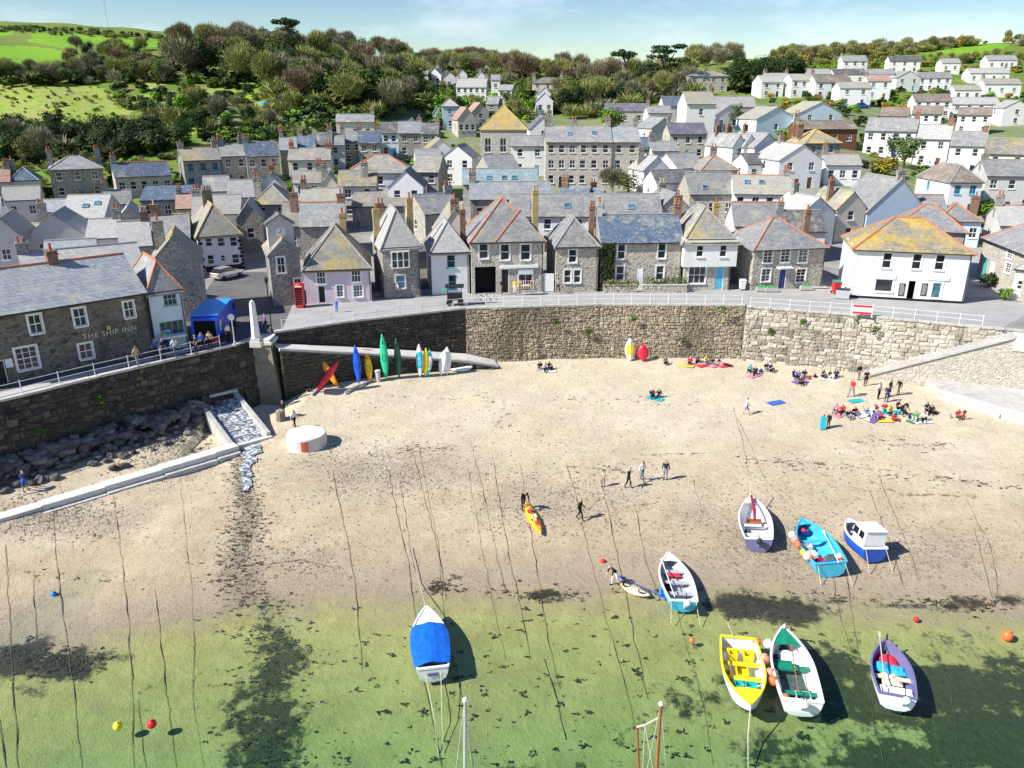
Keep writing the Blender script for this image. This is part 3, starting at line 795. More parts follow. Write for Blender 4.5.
# ------------------------------------------------------------------ slipway along the wall
def ramp():
    root = empty('slipway', (-22.7, 72, 0)); tag(root, 'sloping pale concrete slipway running down along the shaded wall to the sand', 'slipway'); O = Vector((-22.7, 72, 0))
    inner = [(-22.9, 71.2), (-16.3, 75.2), (-5.0, 80.5), (-2.0, 81.2)]
    outer = [(-21.6, 69.2), (-14.9, 72.9), (-4.6, 77.6), (-1.4, 78.6)]
    zi = [6.2, 4.6, 2.2, 1.35]
    deck = MB(); side = MB(); cop = MB(); N = 24
    def lerp(P, t):
        k = t * (len(P) - 1); i = min(int(k), len(P) - 2); f = k - i
        return [P[i][c] + (P[i + 1][c] - P[i][c]) * f for c in range(len(P[0]))]
    st = []
    for i in range(N):
        a, b = i / N, (i + 1) / N
        A, B, C, D = Vector((*lerp(inner, a), 0)), Vector((*lerp(inner, b), 0)), Vector((*lerp(outer, b), 0)), Vector((*lerp(outer, a), 0))
        za, zb = lerp([(z,) for z in zi], a)[0], lerp([(z,) for z in zi], b)[0]
        up = lambda p, z: p - O + Vector((0, 0, z))
        deck.face([up(D, za), up(C, zb), up(B, zb), up(A, za)])
        side.face([up(D, .2), up(C, .2), up(C, zb - .1), up(D, za - .1)])
        cop.slab([up(D, za + .1), up(C, zb + .1), up(C.lerp(B, .13), zb + .1), up(D.lerp(A, .13), za + .1)], .3)
    z = .3
    while z < 6.2:
        h = rnd.uniform(.24, .42); q = 0.0
        while q < 1:
            w = rnd.uniform(.012, .04); m = min(.999, q + w / 2); zt = lerp([(v_,) for v_ in zi], m)[0]; D0, D1 = Vector((*lerp(outer, max(0, q)), 0)), Vector((*lerp(outer, min(1, q + w)), 0))
            if z + h < zt - .12:
                d = D1 - D0; u = unit_cache[rnd.randrange(10)]
                st.append((Matrix.Translation(D0.lerp(D1, .5) - O + Vector((0, 0, z + h / 2 + rnd.uniform(-.05, .05)))) @ Matrix.Rotation(math.atan2(d.y, d.x), 4, 'Z') @ Matrix.Rotation(rnd.uniform(-.15, .15), 4, 'Y') @ Matrix.Diagonal((d.length * .96, rnd.uniform(.05, .13), h * .94, 1)), u))
            q += w
        z += h
    deck.build('deck', MATS['concrete_pale'], root); side.build('core', MATS['wall_core'], root); cop.build('kerb', MATS['concrete'], root)
    rs = MB()
    for M, u in st:
        n0 = len(rs.v); rs.v += [tuple(M @ v.co) for v in u.vertices]
        for p in u.polygons: rs.f.append(tuple(n0 + i for i in p.vertices)); rs.m.append(0)
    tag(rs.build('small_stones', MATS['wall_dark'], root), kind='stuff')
ramp()

# battered pier with lichen, and the white obelisk on it
def pier():
    c = at(268, 345, Z7); c = Vector((-23.6, 70.2, 0))
    root = empty('stone_pier', (c.x, c.y, 0)); tag(root, 'battered stone pier with orange lichen below the white obelisk', 'pier')
    mb = MB(); mb.v += [(-1.9, -1.7, .2), (1.9, -1.7, .2), (1.6, 1.2, .2), (-1.6, 1.2, .2), (-1.15, -.8, 6.6), (1.1, -.8, 6.6), (1.1, 1.2, 6.6), (-1.15, 1.2, 6.6)]
    for q in ((4, 5, 6, 7), (0, 1, 5, 4), (1, 2, 6, 5), (2, 3, 7, 6), (3, 0, 4, 7)): mb.f.append(q); mb.m.append(0)
    mb.build('shaft', MATS['stone_lichen'], root)
    mb = MB(); mb.box(-1.3, -.95, 6.6, 1.25, 1.3, 6.85); mb.box(-1.1, -.75, 6.85, 1.05, 1.3, 7.05); mb.build('cap', MATS['concrete_pale'], root)
    b = at(257, 346, 7.05)
    root = empty('obelisk', (b.x, b.y, 7.05)); tag(root, 'white tapered stone obelisk on the pier at the head of the slipway', 'obelisk')
    mb = MB(); mb.box(-.5, -.5, 0, .5, .5, .5); mb.box(-.4, -.4, .5, .4, .4, .8); mb.build('plinth', MATS['concrete_pale'], root)
    mb = MB(); mb.lathe([(.40, .8), (.27, 3.9), (.22, 4.1), (.02, 4.3)], 4); mb.build('shaft', MATS['white_paint'], root)
pier()

# ------------------------------------------------------------------ stream outfall with cascade
t = NT('white_water'); v = t.coord()
nn = t.noise(t.coord((1, 1, 1)), 3.2, 6, .7)
t.bump(nn, .6, .1)
MATS['white_water'] = t.done(t.ramp(nn, [(.38, (.06, .075, .08)), (.5, (.22, .25, .28)), (.60, (.75, .78, .80))]), .25, .5)
def outfall():
    A, B = at(218, 400, 2.6), at(250, 440, 1.0)      # head and foot of the chute (centre line)
    d = Vector((B.x - A.x, B.y - A.y, 0)); L = d.length; rz = math.atan2(d.y, d.x)
    root = empty('outfall', (A.x, A.y, 0), rz); tag(root, 'concrete stream outfall with water cascading down its steps under the quay wall', 'outfall')
    zb = beach(B.x, B.y)
    w = 1.45
    prof = [(-2.2, 2.7), (0, 2.5), (L, .9)]
    for s in (-1, 1):
        mb = MB(); y0, y1 = (w, w + .38) if s > 0 else (-w - .38, -w)
        for (xa, za), (xb, zb_) in zip(prof[:-1], prof[1:]):
            n = len(mb.v); mb.v += [(xa, y0, -.5), (xb, y0, -.5), (xb, y1, -.5), (xa, y1, -.5), (xa, y0, za + .5), (xb, y0, zb_ + .35), (xb, y1, zb_ + .35), (xa, y1, za + .5)]
            for q in ((4, 5, 6, 7), (0, 1, 5, 4), (1, 2, 6, 5), (2, 3, 7, 6), (3, 0, 4, 7)): mb.f.append(tuple(n + i for i in q)); mb.m.append(0)
        mb.build('side_wall', MATS['concrete'], root)
    mb = MB(); mb.box(-2.3, -w - .4, 3.0, .1, w + .4, 3.25); mb.build('lid_slab', MATS['concrete'], root)
    mb = MB(); mb.box(-2.2, -w, .1, -2.0, w, 3.0); mb.build('back', MATS['dark_hole'], root)
    n = 7; mb = MB()
    for i in range(n):
        x0, x1 = L * i / n, L * (i + 1) / n; z = 2.35 - (2.35 - .75) * i / n
        mb.box(x0, -w, 0, x1, w, z - .05)
    mb.box(-2.0, -w, 0, -.005, w, 2.25)
    mb.build('steps', MATS['concrete'], root)
    mb = MB(); r = random.Random(4); NW = 9
    xs = [-1.9] + [L * i / (n * 2) for i in range(2 * n + 1)]
    rows = []
    for x in xs:
        z = 2.45 if x <= 0 else 2.52 - (2.52 - .80) * (x / L) + r.uniform(0, .06)
        rows.append([(x, -w + 2 * w * k / NW, z + r.uniform(-.02, .07)) for k in range(NW + 1)])
    for a, b in zip(rows[:-1], rows[1:]):
        for k in range(NW): mb.face([a[k], b[k], b[k + 1], a[k + 1]])
    tag(mb.build('cascade', MATS['white_water'], root), kind='stuff')
    mb = MB(); mb.box(L, -w - .38, -.5, L + .35, w + .38, .95); mb.build('sill', MATS['concrete_pale'], root)
    # foaming run below it
    mb = MB(); P = [beach_pt(*q) for q in ((250, 446), (250, 456), (246, 468), (247, 480), (244, 492))]; NW = 8
    ww = [1.1, .6, .3, .2, .08]
    for i in range(len(P) - 1):
        for m in range(4):
            for k in range(NW):
                q = []
                for (mm, kk) in ((m, k), (m + 1, k), (m + 1, k + 1), (m, k + 1)):
                    c = P[i].lerp(P[i + 1], mm / 4); wd = ww[i] + (ww[i + 1] - ww[i]) * mm / 4
                    x = c.x - wd + 2 * wd * kk / NW + .25 * math.sin(c.y * 3.1 + kk) + .2 * math.sin(c.y * 7.7 + kk * 2)
                    q.append((x, c.y, float(beach(x, c.y)) + .10))
                mb.face(list(reversed(q)))
    tag(mb.build('stream', MATS['white_water']), 'white foaming stream running over the sand from the outfall', 'stream', kind='structure')
outfall()

# concrete causeway beam across the beach
def causeway():
    A, B = at(-30, 524, 1.0), at(236, 443, 1.3)
    d = Vector((B.x - A.x, B.y - A.y, 0)); L = d.length; rz = math.atan2(d.y, d.x)
    root = empty('causeway', (A.x, A.y, 0), rz); tag(root, 'long low concrete causeway slanting across the sand to the outfall', 'causeway')
    x = 0; k = 0
    while x < L - .01:
        l = min(4.2, L - x); za = .95 + .3 * x / L
        mb = MB(); mb.box(x + .015, -.5, -.8, x + l - .015, .55, za); mb.build('slab', MATS['concrete_pale'], root)
        mb = MB(); mb.box(x + .05, -.95, -.8, x + l - .05, -.5, za - .42); mb.build('footing', MATS['concrete'], root)
        x += l
causeway()

# round white concrete drum
def drum():
    c = at(307, 441, .95); z = float(beach(c.x, c.y))
    root = empty('concrete_drum', (c.x, c.y, z)); tag(root, 'squat round white concrete drum with a red panel, on the sand by the outfall', 'drum')
    mb = MB(); mb.lathe([(1.66, -.3), (1.66, 1.02), (1.62, 1.12), (1.5, 1.16), (0.01, 1.18)], 40); mb.build('body', MATS['concrete_pale'], root)
    mb = MB(); n = 5
    for k in range(n):
        a0, a1 = R(-90 + 8 + -10 + 4 * k), R(-90 + 8 - 10 + 4 * (k + 1)); r = 1.675
        mb.face([(r * math.cos(a0), r * math.sin(a0), .1), (r * math.cos(a1), r * math.sin(a1), .1), (r * math.cos(a1), r * math.sin(a1), .98), (r * math.cos(a0), r * math.sin(a0), .98)])
    mb.build('red_panel', plain('faded_red', (.50, .10, .06), .7, .3, 8), root)
drum()

# ------------------------------------------------------------------ boulders under the west wall
ROCKS = []
t = NT('boulder'); o_ = t.add('ShaderNodeObjectInfo'); n_ = t.noise(t.coord(), 2.2, 5, .65)
c_ = t.ramp(o_.outputs['Random'], [(0, (.05, .048, .045)), (.4, (.15, .14, .13)), (.75, (.09, .086, .08)), (1, (.24, .225, .2))])
t.bump(n_, .6, .1)
MATS['boulder'] = t.done(t.mix(.5, c_, t.ramp(n_, [(.3, .15), (.7, .75)]), 'OVERLAY'), .85, .25)
for s in range(10):
    bm = bmesh.new(); bmesh.ops.create_icosphere(bm, subdivisions=2, radius=.5)
    r = random.Random(100 + s); o3 = Vector((r.uniform(0, 50), r.uniform(0, 50), 0))
    for v in bm.verts:
        n = mnoise.noise(v.co * 2.2 + o3); q = mnoise.cell(v.co * 1.9 + o3)
        v.co *= 1 + .35 * n + .12 * q; v.co.z *= .72
    me = bpy.data.meshes.new('boulder'); bm.to_mesh(me); bm.free(); me.materials.append(MATS['boulder']); ROCKS.append(me)
def boulders():
    r = random.Random(11)
    for n in range(290):
        u = r.uniform(-.75, -.405); y0 = float(wall_y(u)); x0 = u * y0; k = abs(r.gauss(0, 1)) * 1.25 + .5
        if u > -.45: k *= .7
        x, y = x0 + .72 * (k + .3), y0 - .69 * (k + .3); s = r.uniform(.45, 1.15) * (1.15 if k < 1.6 else .8)
        z = beach1(x, y) + max(0, 1.5 - k * .62) + s * .12
        o = link('boulder', ROCKS[r.randrange(10)], None, (x, y, z), (r.uniform(-.5, .5), r.uniform(-.5, .5), r.uniform(0, 6.3)), (s, s * r.uniform(.7, 1.1), s * r.uniform(.7, 1.1)))
        tag(o, 'dark grey boulder in the rubble heap along the foot of the west quay wall', 'boulder', 'boulders heaped along the foot of the west quay wall')
    for i in range(26):
        px = r.uniform(288, 318); py = r.uniform(379, 392); p = beach_pt(px, py); s = r.uniform(.25, .6)
        o = link('boulder', ROCKS[r.randrange(10)], None, (p.x, p.y, p.z + s * .16), (r.uniform(-.4, .4), r.uniform(-.4, .4), r.uniform(0, 6.3)), (s, s, s))
        tag(o, 'small grey boulder in the pile beside the lichened stone pier', 'boulder', 'boulders piled beside the stone pier')
boulders()
def pebbles():
    r = random.Random(5); mb = MB()
    def peb(p, s):
        n = len(mb.v); a = r.uniform(0, 3)
        for k in range(5):
            t = a + k * 1.2566; mb.v.append((p.x + s * math.cos(t) * r.uniform(.7, 1.2), p.y + s * math.sin(t) * r.uniform(.7, 1.2), p.z - .01))
        mb.v.append((p.x, p.y, p.z + s * .55))
        for k in range(5): mb.f.append((n + k, n + (k + 1) % 5, n + 5)); mb.m.append(0)
    for (px, py, sx, sy, N) in ((380, 470, 70, 28, 900), (560, 505, 90, 30, 800), (770, 545, 60, 28, 700), (930, 555, 70, 30, 500), (60, 515, 70, 22, 700), (170, 465, 40, 18, 400), (245, 520, 16, 60, 700), (150, 440, 70, 14, 700), (500, 480, 300, 60, 900), (800, 500, 150, 40, 600), (300, 560, 60, 25, 300)):
        for i in range(N):
            x, y = r.gauss(px, sx * .6), r.gauss(py, sy * .6)
            if y < 395 or y > 600: continue
            p = beach_pt(x, y)
            if p.y < wall_y(p.x / p.y) - 1.5: peb(p, r.uniform(.04, .13))
    tag(mb.build('pebbles', plain('pebble', (.17, .155, .13), .9, .5, 1.5)), 'scattered grey pebbles and weed fragments over the sand', 'pebbles', kind='stuff')
    mb = MB()                                    # seaweed strands in the wrack lines and on the bed
    def clump(p, s):
        for k in range(r.randint(4, 8)):
            a = r.uniform(0, 6.3); l = s * r.uniform(.6, 1.6); w = s * .16; q = p + Vector((r.uniform(-s, s), r.uniform(-s, s) * .6, 0)) * .7
            e = q + Vector((math.cos(a) * l, math.sin(a) * l * .7, r.uniform(.0, .05))); m = q.lerp(e, .5) + Vector((0, 0, s * .22)); n = Vector((-math.sin(a) * w, math.cos(a) * w, 0))
            mb.face([q - n, m - n * 1.2, m + n * 1.2, q + n]); mb.face([m - n * 1.2, e, m + n * 1.2])
    for (a, b, N, sp) in (((735, 459), (1015, 488), 170, 4), ((850, 442), (950, 445), 60, 4), ((400, 450), (450, 448), 45, 3), ((565, 466), (640, 473), 40, 4), ((550, 400), (720, 402), 50, 3), ((600, 590), (1010, 604), 130, 5), ((420, 590), (560, 596), 70, 5), ((0, 655), (110, 665), 70, 8), ((480, 390), (510, 425), 40, 4), ((20, 575), (160, 583), 30, 3)):
        for i in range(N):
            k = r.random(); x = a[0] + (b[0] - a[0]) * k + r.gauss(0, sp); y = a[1] + (b[1] - a[1]) * k + r.gauss(0, sp * .6)
            clump(beach_pt(x, y + r.gauss(0, 2.5)), .04 + .14 * r.random() ** 2)
    for i in range(330):
        x, y = r.uniform(330, 830), r.uniform(605, 768); p = beach_pt(x, y)
        if p.z < -.05: clump(p, .05 + .22 * r.random() ** 2.5)
    ST = [(243, 452), (240, 480), (250, 510), (243, 545), (236, 575), (262, 610), (282, 660), (262, 720), (265, 775)]
    for i in range(900):
        k = r.random() * (len(ST) - 1); j = int(k); f = k - j; x = ST[j][0] + (ST[j + 1][0] - ST[j][0]) * f; y = ST[j][1] + (ST[j + 1][1] - ST[j][1]) * f
        clump(beach_pt(x + r.gauss(0, 6 + 3.2 * k), y + r.gauss(0, 6)), r.uniform(.05, .17))
    for i in range(420):
        clump(beach_pt(r.gauss(760, 190), r.gauss(520, 50)), r.uniform(.03, .08))
    for (px, py, sx, sy, N) in ((50, 662, 34, 12, 200), (765, 606, 36, 8, 130), (545, 595, 26, 5, 60), (445, 587, 16, 6, 40), (960, 605, 40, 6, 90)):
        for i in range(N): clump(beach_pt(r.gauss(px, sx * .7), r.gauss(py, sy * .7)), r.uniform(.06, .2))
    tag(mb.build('seaweed', plain('seaweed', (.045, .042, .022), .6, .5, 2)), 'dark seaweed strewn in wrack lines and on the shallow bed', 'seaweed', kind='stuff')
pebbles()

# ------------------------------------------------------------------ stairs and landing by the right-hand wall
def stairs():
    d = (Vector(WALL[11]) - Vector(WALL[10])).normalized(); n = Vector((d.y, -d.x))
    top = Vector(WALL[11]) + d * .6; N = 30
    bot_s = 13.2
    root = empty('stone_stairs', (top.x, top.y, 0), math.atan2(d.y, d.x)); tag(root, 'flight of stone steps climbing along the pale quay wall from the sand', 'stairs')
    # local x runs along the wall to the right, local -y to the sea
    for k in range(N):
        z = .95 + (7.0 - .95) * (k + 1) / N; x0 = -bot_s + bot_s * k / N; x1 = -bot_s + bot_s * (k + 1) / N
        mb = MB(); mb.box(x0 - .03, -2.15, z - .2, x1, -.55, z); mb.build('step', MATS['concrete'], root)
    mb = MB(); mb.box(0, -2.2, 5.6, 6, -.4, 7.0); mb.build('landing', MATS['concrete_pale'], root)
    mb = MB(); mb.face([(-bot_s, -2.1, 0), (0, -2.1, 0), (0, -2.1, 6.8), (-bot_s, -2.1, .8)]); mb.face([(0, -2.1, 0), (6, -2.1, 0), (6, -2.1, 5.6), (0, -2.1, 5.6)]); mb.build('flank', MATS['stone_pale'], root)
    mb = MB(); mb.slab([(-bot_s, -2.28, 1.12), (0, -2.28, 7.12), (0, -2.12, 7.12), (-bot_s, -2.12, 1.12)], .3); mb.build('kerb', MATS['concrete'], root)
    mb = MB(); mb.box(3.2, -3.4, 0, 6.5, -2.1, 7.2); mb.build('buttress', MATS['concrete_pale'], root)
    P = [at(928, 384, 1.9), at(1060, 384, 1.9), at(1060, 420, 1.9), at(962, 402, 1.9)]
    P = [at(926, 377, 1.9), at(1075, 350, 1.9), at(1075, 424, 1.9), at(1000, 406, 1.9), at(940, 389, 1.9)]
    q = empty('landing_stage', (P[0].x, P[0].y, 0)); tag(q, 'low pale concrete landing at the foot of the stone steps', 'landing stage')
    mb = MB(); O = Vector((P[0].x, P[0].y, 0)); mb.slab([p - O for p in reversed(P)], 1.9); mb.build('body', MATS['concrete'], q)
    mb = MB(); A, B = P[4] - O, P[3] - O
    mb.slab([A + Vector((0, -.25, -.65)), B + Vector((0, -.25, -.65)), B + Vector((0, .1, -.65)), A + Vector((0, .1, -.65))], 1.3); mb.build('footing', MATS['concrete'], q)
    a = at(962, 378, 1.9); b = at(1000, 382, 1.9)
    mb = MB(); mb.tube([a, a + Vector((1.2, -.3, .1)), b], .09, 6); tag(mb.build('timber_spar', plain('orange_wood', (.45, .2, .09), .8, .3, 6)), 'rusty orange spar lying on the landing beside the stone steps', 'spar')
stairs()
# ------------------------------------------------------------------ house kit
WIN_CACHE = {}
def win_mesh(w, h, style, fm, gm, split, surround):
    key = (round(w, 1), round(h, 1), style, fm, gm, split, surround)
    if key in WIN_CACHE: return WIN_CACHE[key]
    w, h = round(w, 1), round(h, 1)
    mb = MB(); b = .07; y0, y1 = -.075, -.01; a, c = w / 2, h / 2
    mb.box(-a, y0, -c, -a + b, y1, c); mb.box(a - b, y0, -c, a, y1, c); mb.box(-a + b, y0, c - b, a - b, y1, c); mb.box(-a + b, y0, -c, a - b, y1, -c + b)
    if 's' in style: mb.box(-a + b, y0 + .01, -.04, a - b, y1, .04)
    n = {'1': 1, '2': 2, '3': 3}.get(style[-1], 0)
    for k in range(1, n + 1):
        x = -a + w * k / (n + 1); mb.box(x - .03, y0 + .005, -c + b, x + .03, y1, c - b)
    if 'g' in style:
        for zz in (-h / 4, h / 4): mb.box(-a + b, y0 + .02, zz - .02, a - b, y1, zz + .02)
    mb.box(-a - .1, -.24, -c - .12, a + .1, -.002, -c - .003)
    if surround:
        s = .13; f0, f1 = -.165, -.118
        mb.box(-a - s, f0, -c, -a - .003, f1, c + s); mb.box(a + .003, f0, -c, a + s, f1, c + s); mb.box(-a - .003, f0, c + .003, a + .003, f1, c + s)
    g = MB(); g.face([(-a + .03, -.035, -c + .03), (a - .03, -.035, -c + .03), (a - .03, -.035, c - .03), (-a + .03, -.035, c - .03)])
    if split:
        r = (mb.mesh('window', MATS[fm]), g.mesh('pane', MATS[gm]))
    else:
        n0 = len(mb.v); mb.v += g.v; mb.f.append(tuple(n0 + i for i in range(4))); mb.m.append(1)
        r = (mb.mesh('window', [MATS[fm], MATS[gm]]), None)
    WIN_CACHE[key] = r
    return r
def facegrid(mb, P, u0, u1, z0, z1, ops, dep):
    us = sorted({u0, u1} | {o[0] - o[2] / 2 for o in ops} | {o[0] + o[2] / 2 for o in ops}); zs = sorted({z0, z1} | {o[1] - o[3] / 2 for o in ops} | {o[1] + o[3] / 2 for o in ops})
    us = [u for u in us if u0 <= u <= u1]; zs = [z for z in zs if z0 <= z <= z1]
    for i in range(len(us) - 1):
        for j in range(len(zs) - 1):
            uc, zc = (us[i] + us[i + 1]) / 2, (zs[j] + zs[j + 1]) / 2
            if any(abs(uc - o[0]) < o[2] / 2 and abs(zc - o[1]) < o[3] / 2 for o in ops): continue
            mb.face([P(us[i], zs[j], 0), P(us[i + 1], zs[j], 0), P(us[i + 1], zs[j + 1], 0), P(us[i], zs[j + 1], 0)])
    for o in ops:
        a, b, c, d = o[0] - o[2] / 2, o[0] + o[2] / 2, o[1] - o[3] / 2, o[1] + o[3] / 2
        for (q, r) in (((a, c), (b, c)), ((b, c), (b, d)), ((b, d), (a, d)), ((a, d), (a, c))):
            mb.face([P(*q, 0), P(*r, 0), P(*r, dep), P(*q, dep)])
POT = {}
def pot_mesh(m):
    if m not in POT:
        mb = MB(); mb.lathe([(.15, 0), (.13, .12), (.11, .5), (.14, .55), (.14, .62), (.09, .62)], 8); POT[m] = mb.mesh('pot', MATS[m])
    return POT[m]
def chimney(root, x, y, zb, zt, w=.9, d=.55, mat='stone_grey', pots=2, pm='pot_red', detail=True):
    mb = MB(); mb.box(x - w / 2, y - d / 2, zb, x + w / 2, y + d / 2, zt); mb.box(x - w / 2 - .06, y - d / 2 - .06, zt - .28, x + w / 2 + .06, y + d / 2 + .06, zt - .14)
    mb.box(x - w / 2 - .04, y - d / 2 - .04, zt, x + w / 2 + .04, y + d / 2 + .04, zt + .08)
    c = mb.build('chimney', MATS[mat], root)
    for k in range(pots):
        px = x + (k - (pots - 1) / 2) * (w / max(1, pots)) * .95
        link('pot', pot_mesh(pm), c, (px, y, zt + .08))
    return c
def house(label, loc, yaw, w, d, h, roof='x', rise=2.2, wall='render_white', rm='slate_grey', wins=(), swins=(), doors=(), chims=(), ridge='ridge_grey', frame='white_frame',
          skirt=2.5, detail=False, over=.28, name='house', cat='house', surround=False, gutter=True, glass='glass', sidewall=None):
    root = empty(name, loc, yaw); tag(root, label, cat)
    a = w / 2; dep = .12
    mb = MB(); fo = [(q[0], q[1], q[2], q[3]) for q in wins] + [(q[0], q[2] / 2 + .02, q[1], q[2]) for q in doors]
    facegrid(mb, lambda u, z, t: (u, t, z), -a, a, -skirt, h, fo, dep)
    so = {'l': [], 'r': []}
    for q in swins: so[q[0]].append((q[1], q[2], q[3], q[4]))
    facegrid(mb, lambda u, z, t: (-a + t, u, z), 0, d, -skirt, h, so['l'], dep)
    facegrid(mb, lambda u, z, t: (a - t, u, z), 0, d, -skirt, h, so['r'], dep)
    mb.face([(-a, d, -skirt), (a, d, -skirt), (a, d, h), (-a, d, h)])
    if roof == 'x':
        mb.face([(-a, 0, h), (-a, d, h), (-a, d / 2, h + rise)]); mb.face([(a, 0, h), (a, d, h), (a, d / 2, h + rise)])
    elif roof == 'y':
        mb.face([(-a, 0, h), (a, 0, h), (0, 0, h + rise)]); mb.face([(-a, d, h), (a, d, h), (0, d, h + rise)])
    elif roof == 's':
        mb.face([(-a, d, h), (a, d, h), (a, d, h + rise), (-a, d, h + rise)]); mb.face([(-a, 0, h), (-a, d, h), (-a, d, h + rise)]); mb.face([(a, 0, h), (a, d, h), (a, d, h + rise)])
    mb.build('wall', MATS[wall], root)
    o, T = over, .13; rf = MB(); rg = MB(); g = .12 if over > .1 else .02
    if roof == 'x':
        ze = h - o * rise / (d / 2); X = a + g; m = d / 2; zr = h + rise
        rf.slab([(-X, -o, ze + T), (X, -o, ze + T), (X, m, zr + T), (-X, m, zr + T)], T); rf.slab([(X, d + o, ze + T), (-X, d + o, ze + T), (-X, m, zr + T), (X, m, zr + T)], T)
        rg.tube([(-X, m, zr + T), (X, m, zr + T)], .12, 6)
    elif roof == 'y':
        ze = h - o * rise / a; zr = h + rise
        rf.slab([(-a - o, -g, ze + T), (0, -g, zr + T), (0, d + g, zr + T), (-a - o, d + g, ze + T)], T); rf.slab([(0, -g, zr + T), (a + o, -g, ze + T), (a + o, d + g, ze + T), (0, d + g, zr + T)], T)
        rg.tube([(0, -g, zr + T), (0, d + g, zr + T)], .12, 6)
    elif roof == 's':
        ze = h - o * rise / d; rf.slab([(-a - g, -o, ze + T), (a + g, -o, ze + T), (a + g, d + g, h + rise + T), (-a - g, d + g, h + rise + T)], T)
    elif roof == 'f':
        rf.slab([(-a - .1, -.1, h + T), (a + .1, -.1, h + T), (a + .1, d + .1, h + T), (-a - .1, d + .1, h + T)], T)
    else:
        m = min(a, d / 2); ze = h - o * rise / m; zr = h + rise
        if w >= d: r1, r2 = (-(a - d / 2), d / 2), (a - d / 2, d / 2)
        else: r1, r2 = (0, a), (0, d - a)
        c = [(-a - o, -o, ze + T), (a + o, -o, ze + T), (a + o, d + o, ze + T), (-a - o, d + o, ze + T)]
        p1, p2 = (*r1, zr + T), (*r2, zr + T)
        if w >= d: F = [[c[0], c[1], p2, p1], [c[1], c[2], p2], [c[2], c[3], p1, p2], [c[3], c[0], p1]]
        else: F = [[c[0], c[1], p1], [c[1], c[2], p2, p1], [c[2], c[3], p2], [c[3], c[0], p1, p2]]
        for f in F: rf.slab(f, T)
        if (Vector(p1) - Vector(p2)).length > .2: rg.tube([p1, p2], .12, 6)
        for k, pp in ((0, p1), (1, p2 if w >= d else p1), (2, p2), (3, p1 if w >= d else p2)): rg.tube([c[k], pp], .11, 6)
    ro = rf.build('roof', MATS[rm], root)
    if rg.f: rg.build('ridge_tiles', MATS[ridge], ro)
    if gutter and roof in 'xhs':
        gm = MB(); zz = h - .1; gm.box(-a - .1, -o - .1, zz - .06, a + .1, -o + .02, zz + .04)
        if detail: gm.tube([(a - .12, -.08, zz), (a - .12, -.08, .05)], .045, 6)
        gm.build('gutter', MATS['gutter'], root)
    def addwin(q, pos, rot):
        st = q[4] if len(q) > 4 else 's'; fm = q[5] if len(q) > 5 else frame; gl = q[6] if len(q) > 6 else glass
        wm, gm = win_mesh(q[2], q[3], st, fm, gl, detail, surround)
        o = link('window', wm, root, pos, (0, 0, rot))
        if gm: link('pane', gm, o)
    for q in wins: addwin(q, (q[0], dep, q[1]), 0)
    for q in swins:
        addwin(q[1:], ((-a + dep, q[1], q[2]) if q[0] == 'l' else (a - dep, q[1], q[2])), -math.pi / 2 if q[0] == 'l' else math.pi / 2)
    for q in doors:
        x, dw, dh, m = q[:4]; mb = MB()
        if m == 'dark_hole':
            mb.box(x - dw / 2, .9, 0, x + dw / 2, .95, dh)
            mb.box(x - dw / 2, .12, 0, x - dw / 2 + .02, .9, dh); mb.box(x + dw / 2 - .02, .12, 0, x + dw / 2, .9, dh); mb.box(x - dw / 2 + .02, .12, dh - .02, x + dw / 2 - .02, .9, dh)
            mb.build('doorway', MATS[m], root); continue
        mb.box(x - dw / 2 + .06, dep - .06, 0, x + dw / 2 - .06, dep - .01, dh - .06)
        for zz in (.25, 1.15):
            for s in (-1, 1): mb.box(x + s * dw * .2 - dw * .13, dep - .075, zz, x + s * dw * .2 + dw * .13, dep - .06, zz + .65)
        o = mb.build('door', MATS[m], root)
        fr = MB(); fr.box(x - dw / 2, dep - .1, 0, x - dw / 2 + .06, dep - .005, dh); fr.box(x + dw / 2 - .06, dep - .1, 0, x + dw / 2, dep - .005, dh); fr.box(x - dw / 2 + .06, dep - .1, dh - .06, x + dw / 2 - .06, dep - .005, dh)
        fr.build('frame', MATS['white_frame'], o)
        if detail: k = MB(); k.ball((x + dw * .32, dep - .1, 1.0), .035, n=6, m=4); k.build('handle', MATS['black_paint'], o)
    for q in chims: chimney(root, *q)
    return root

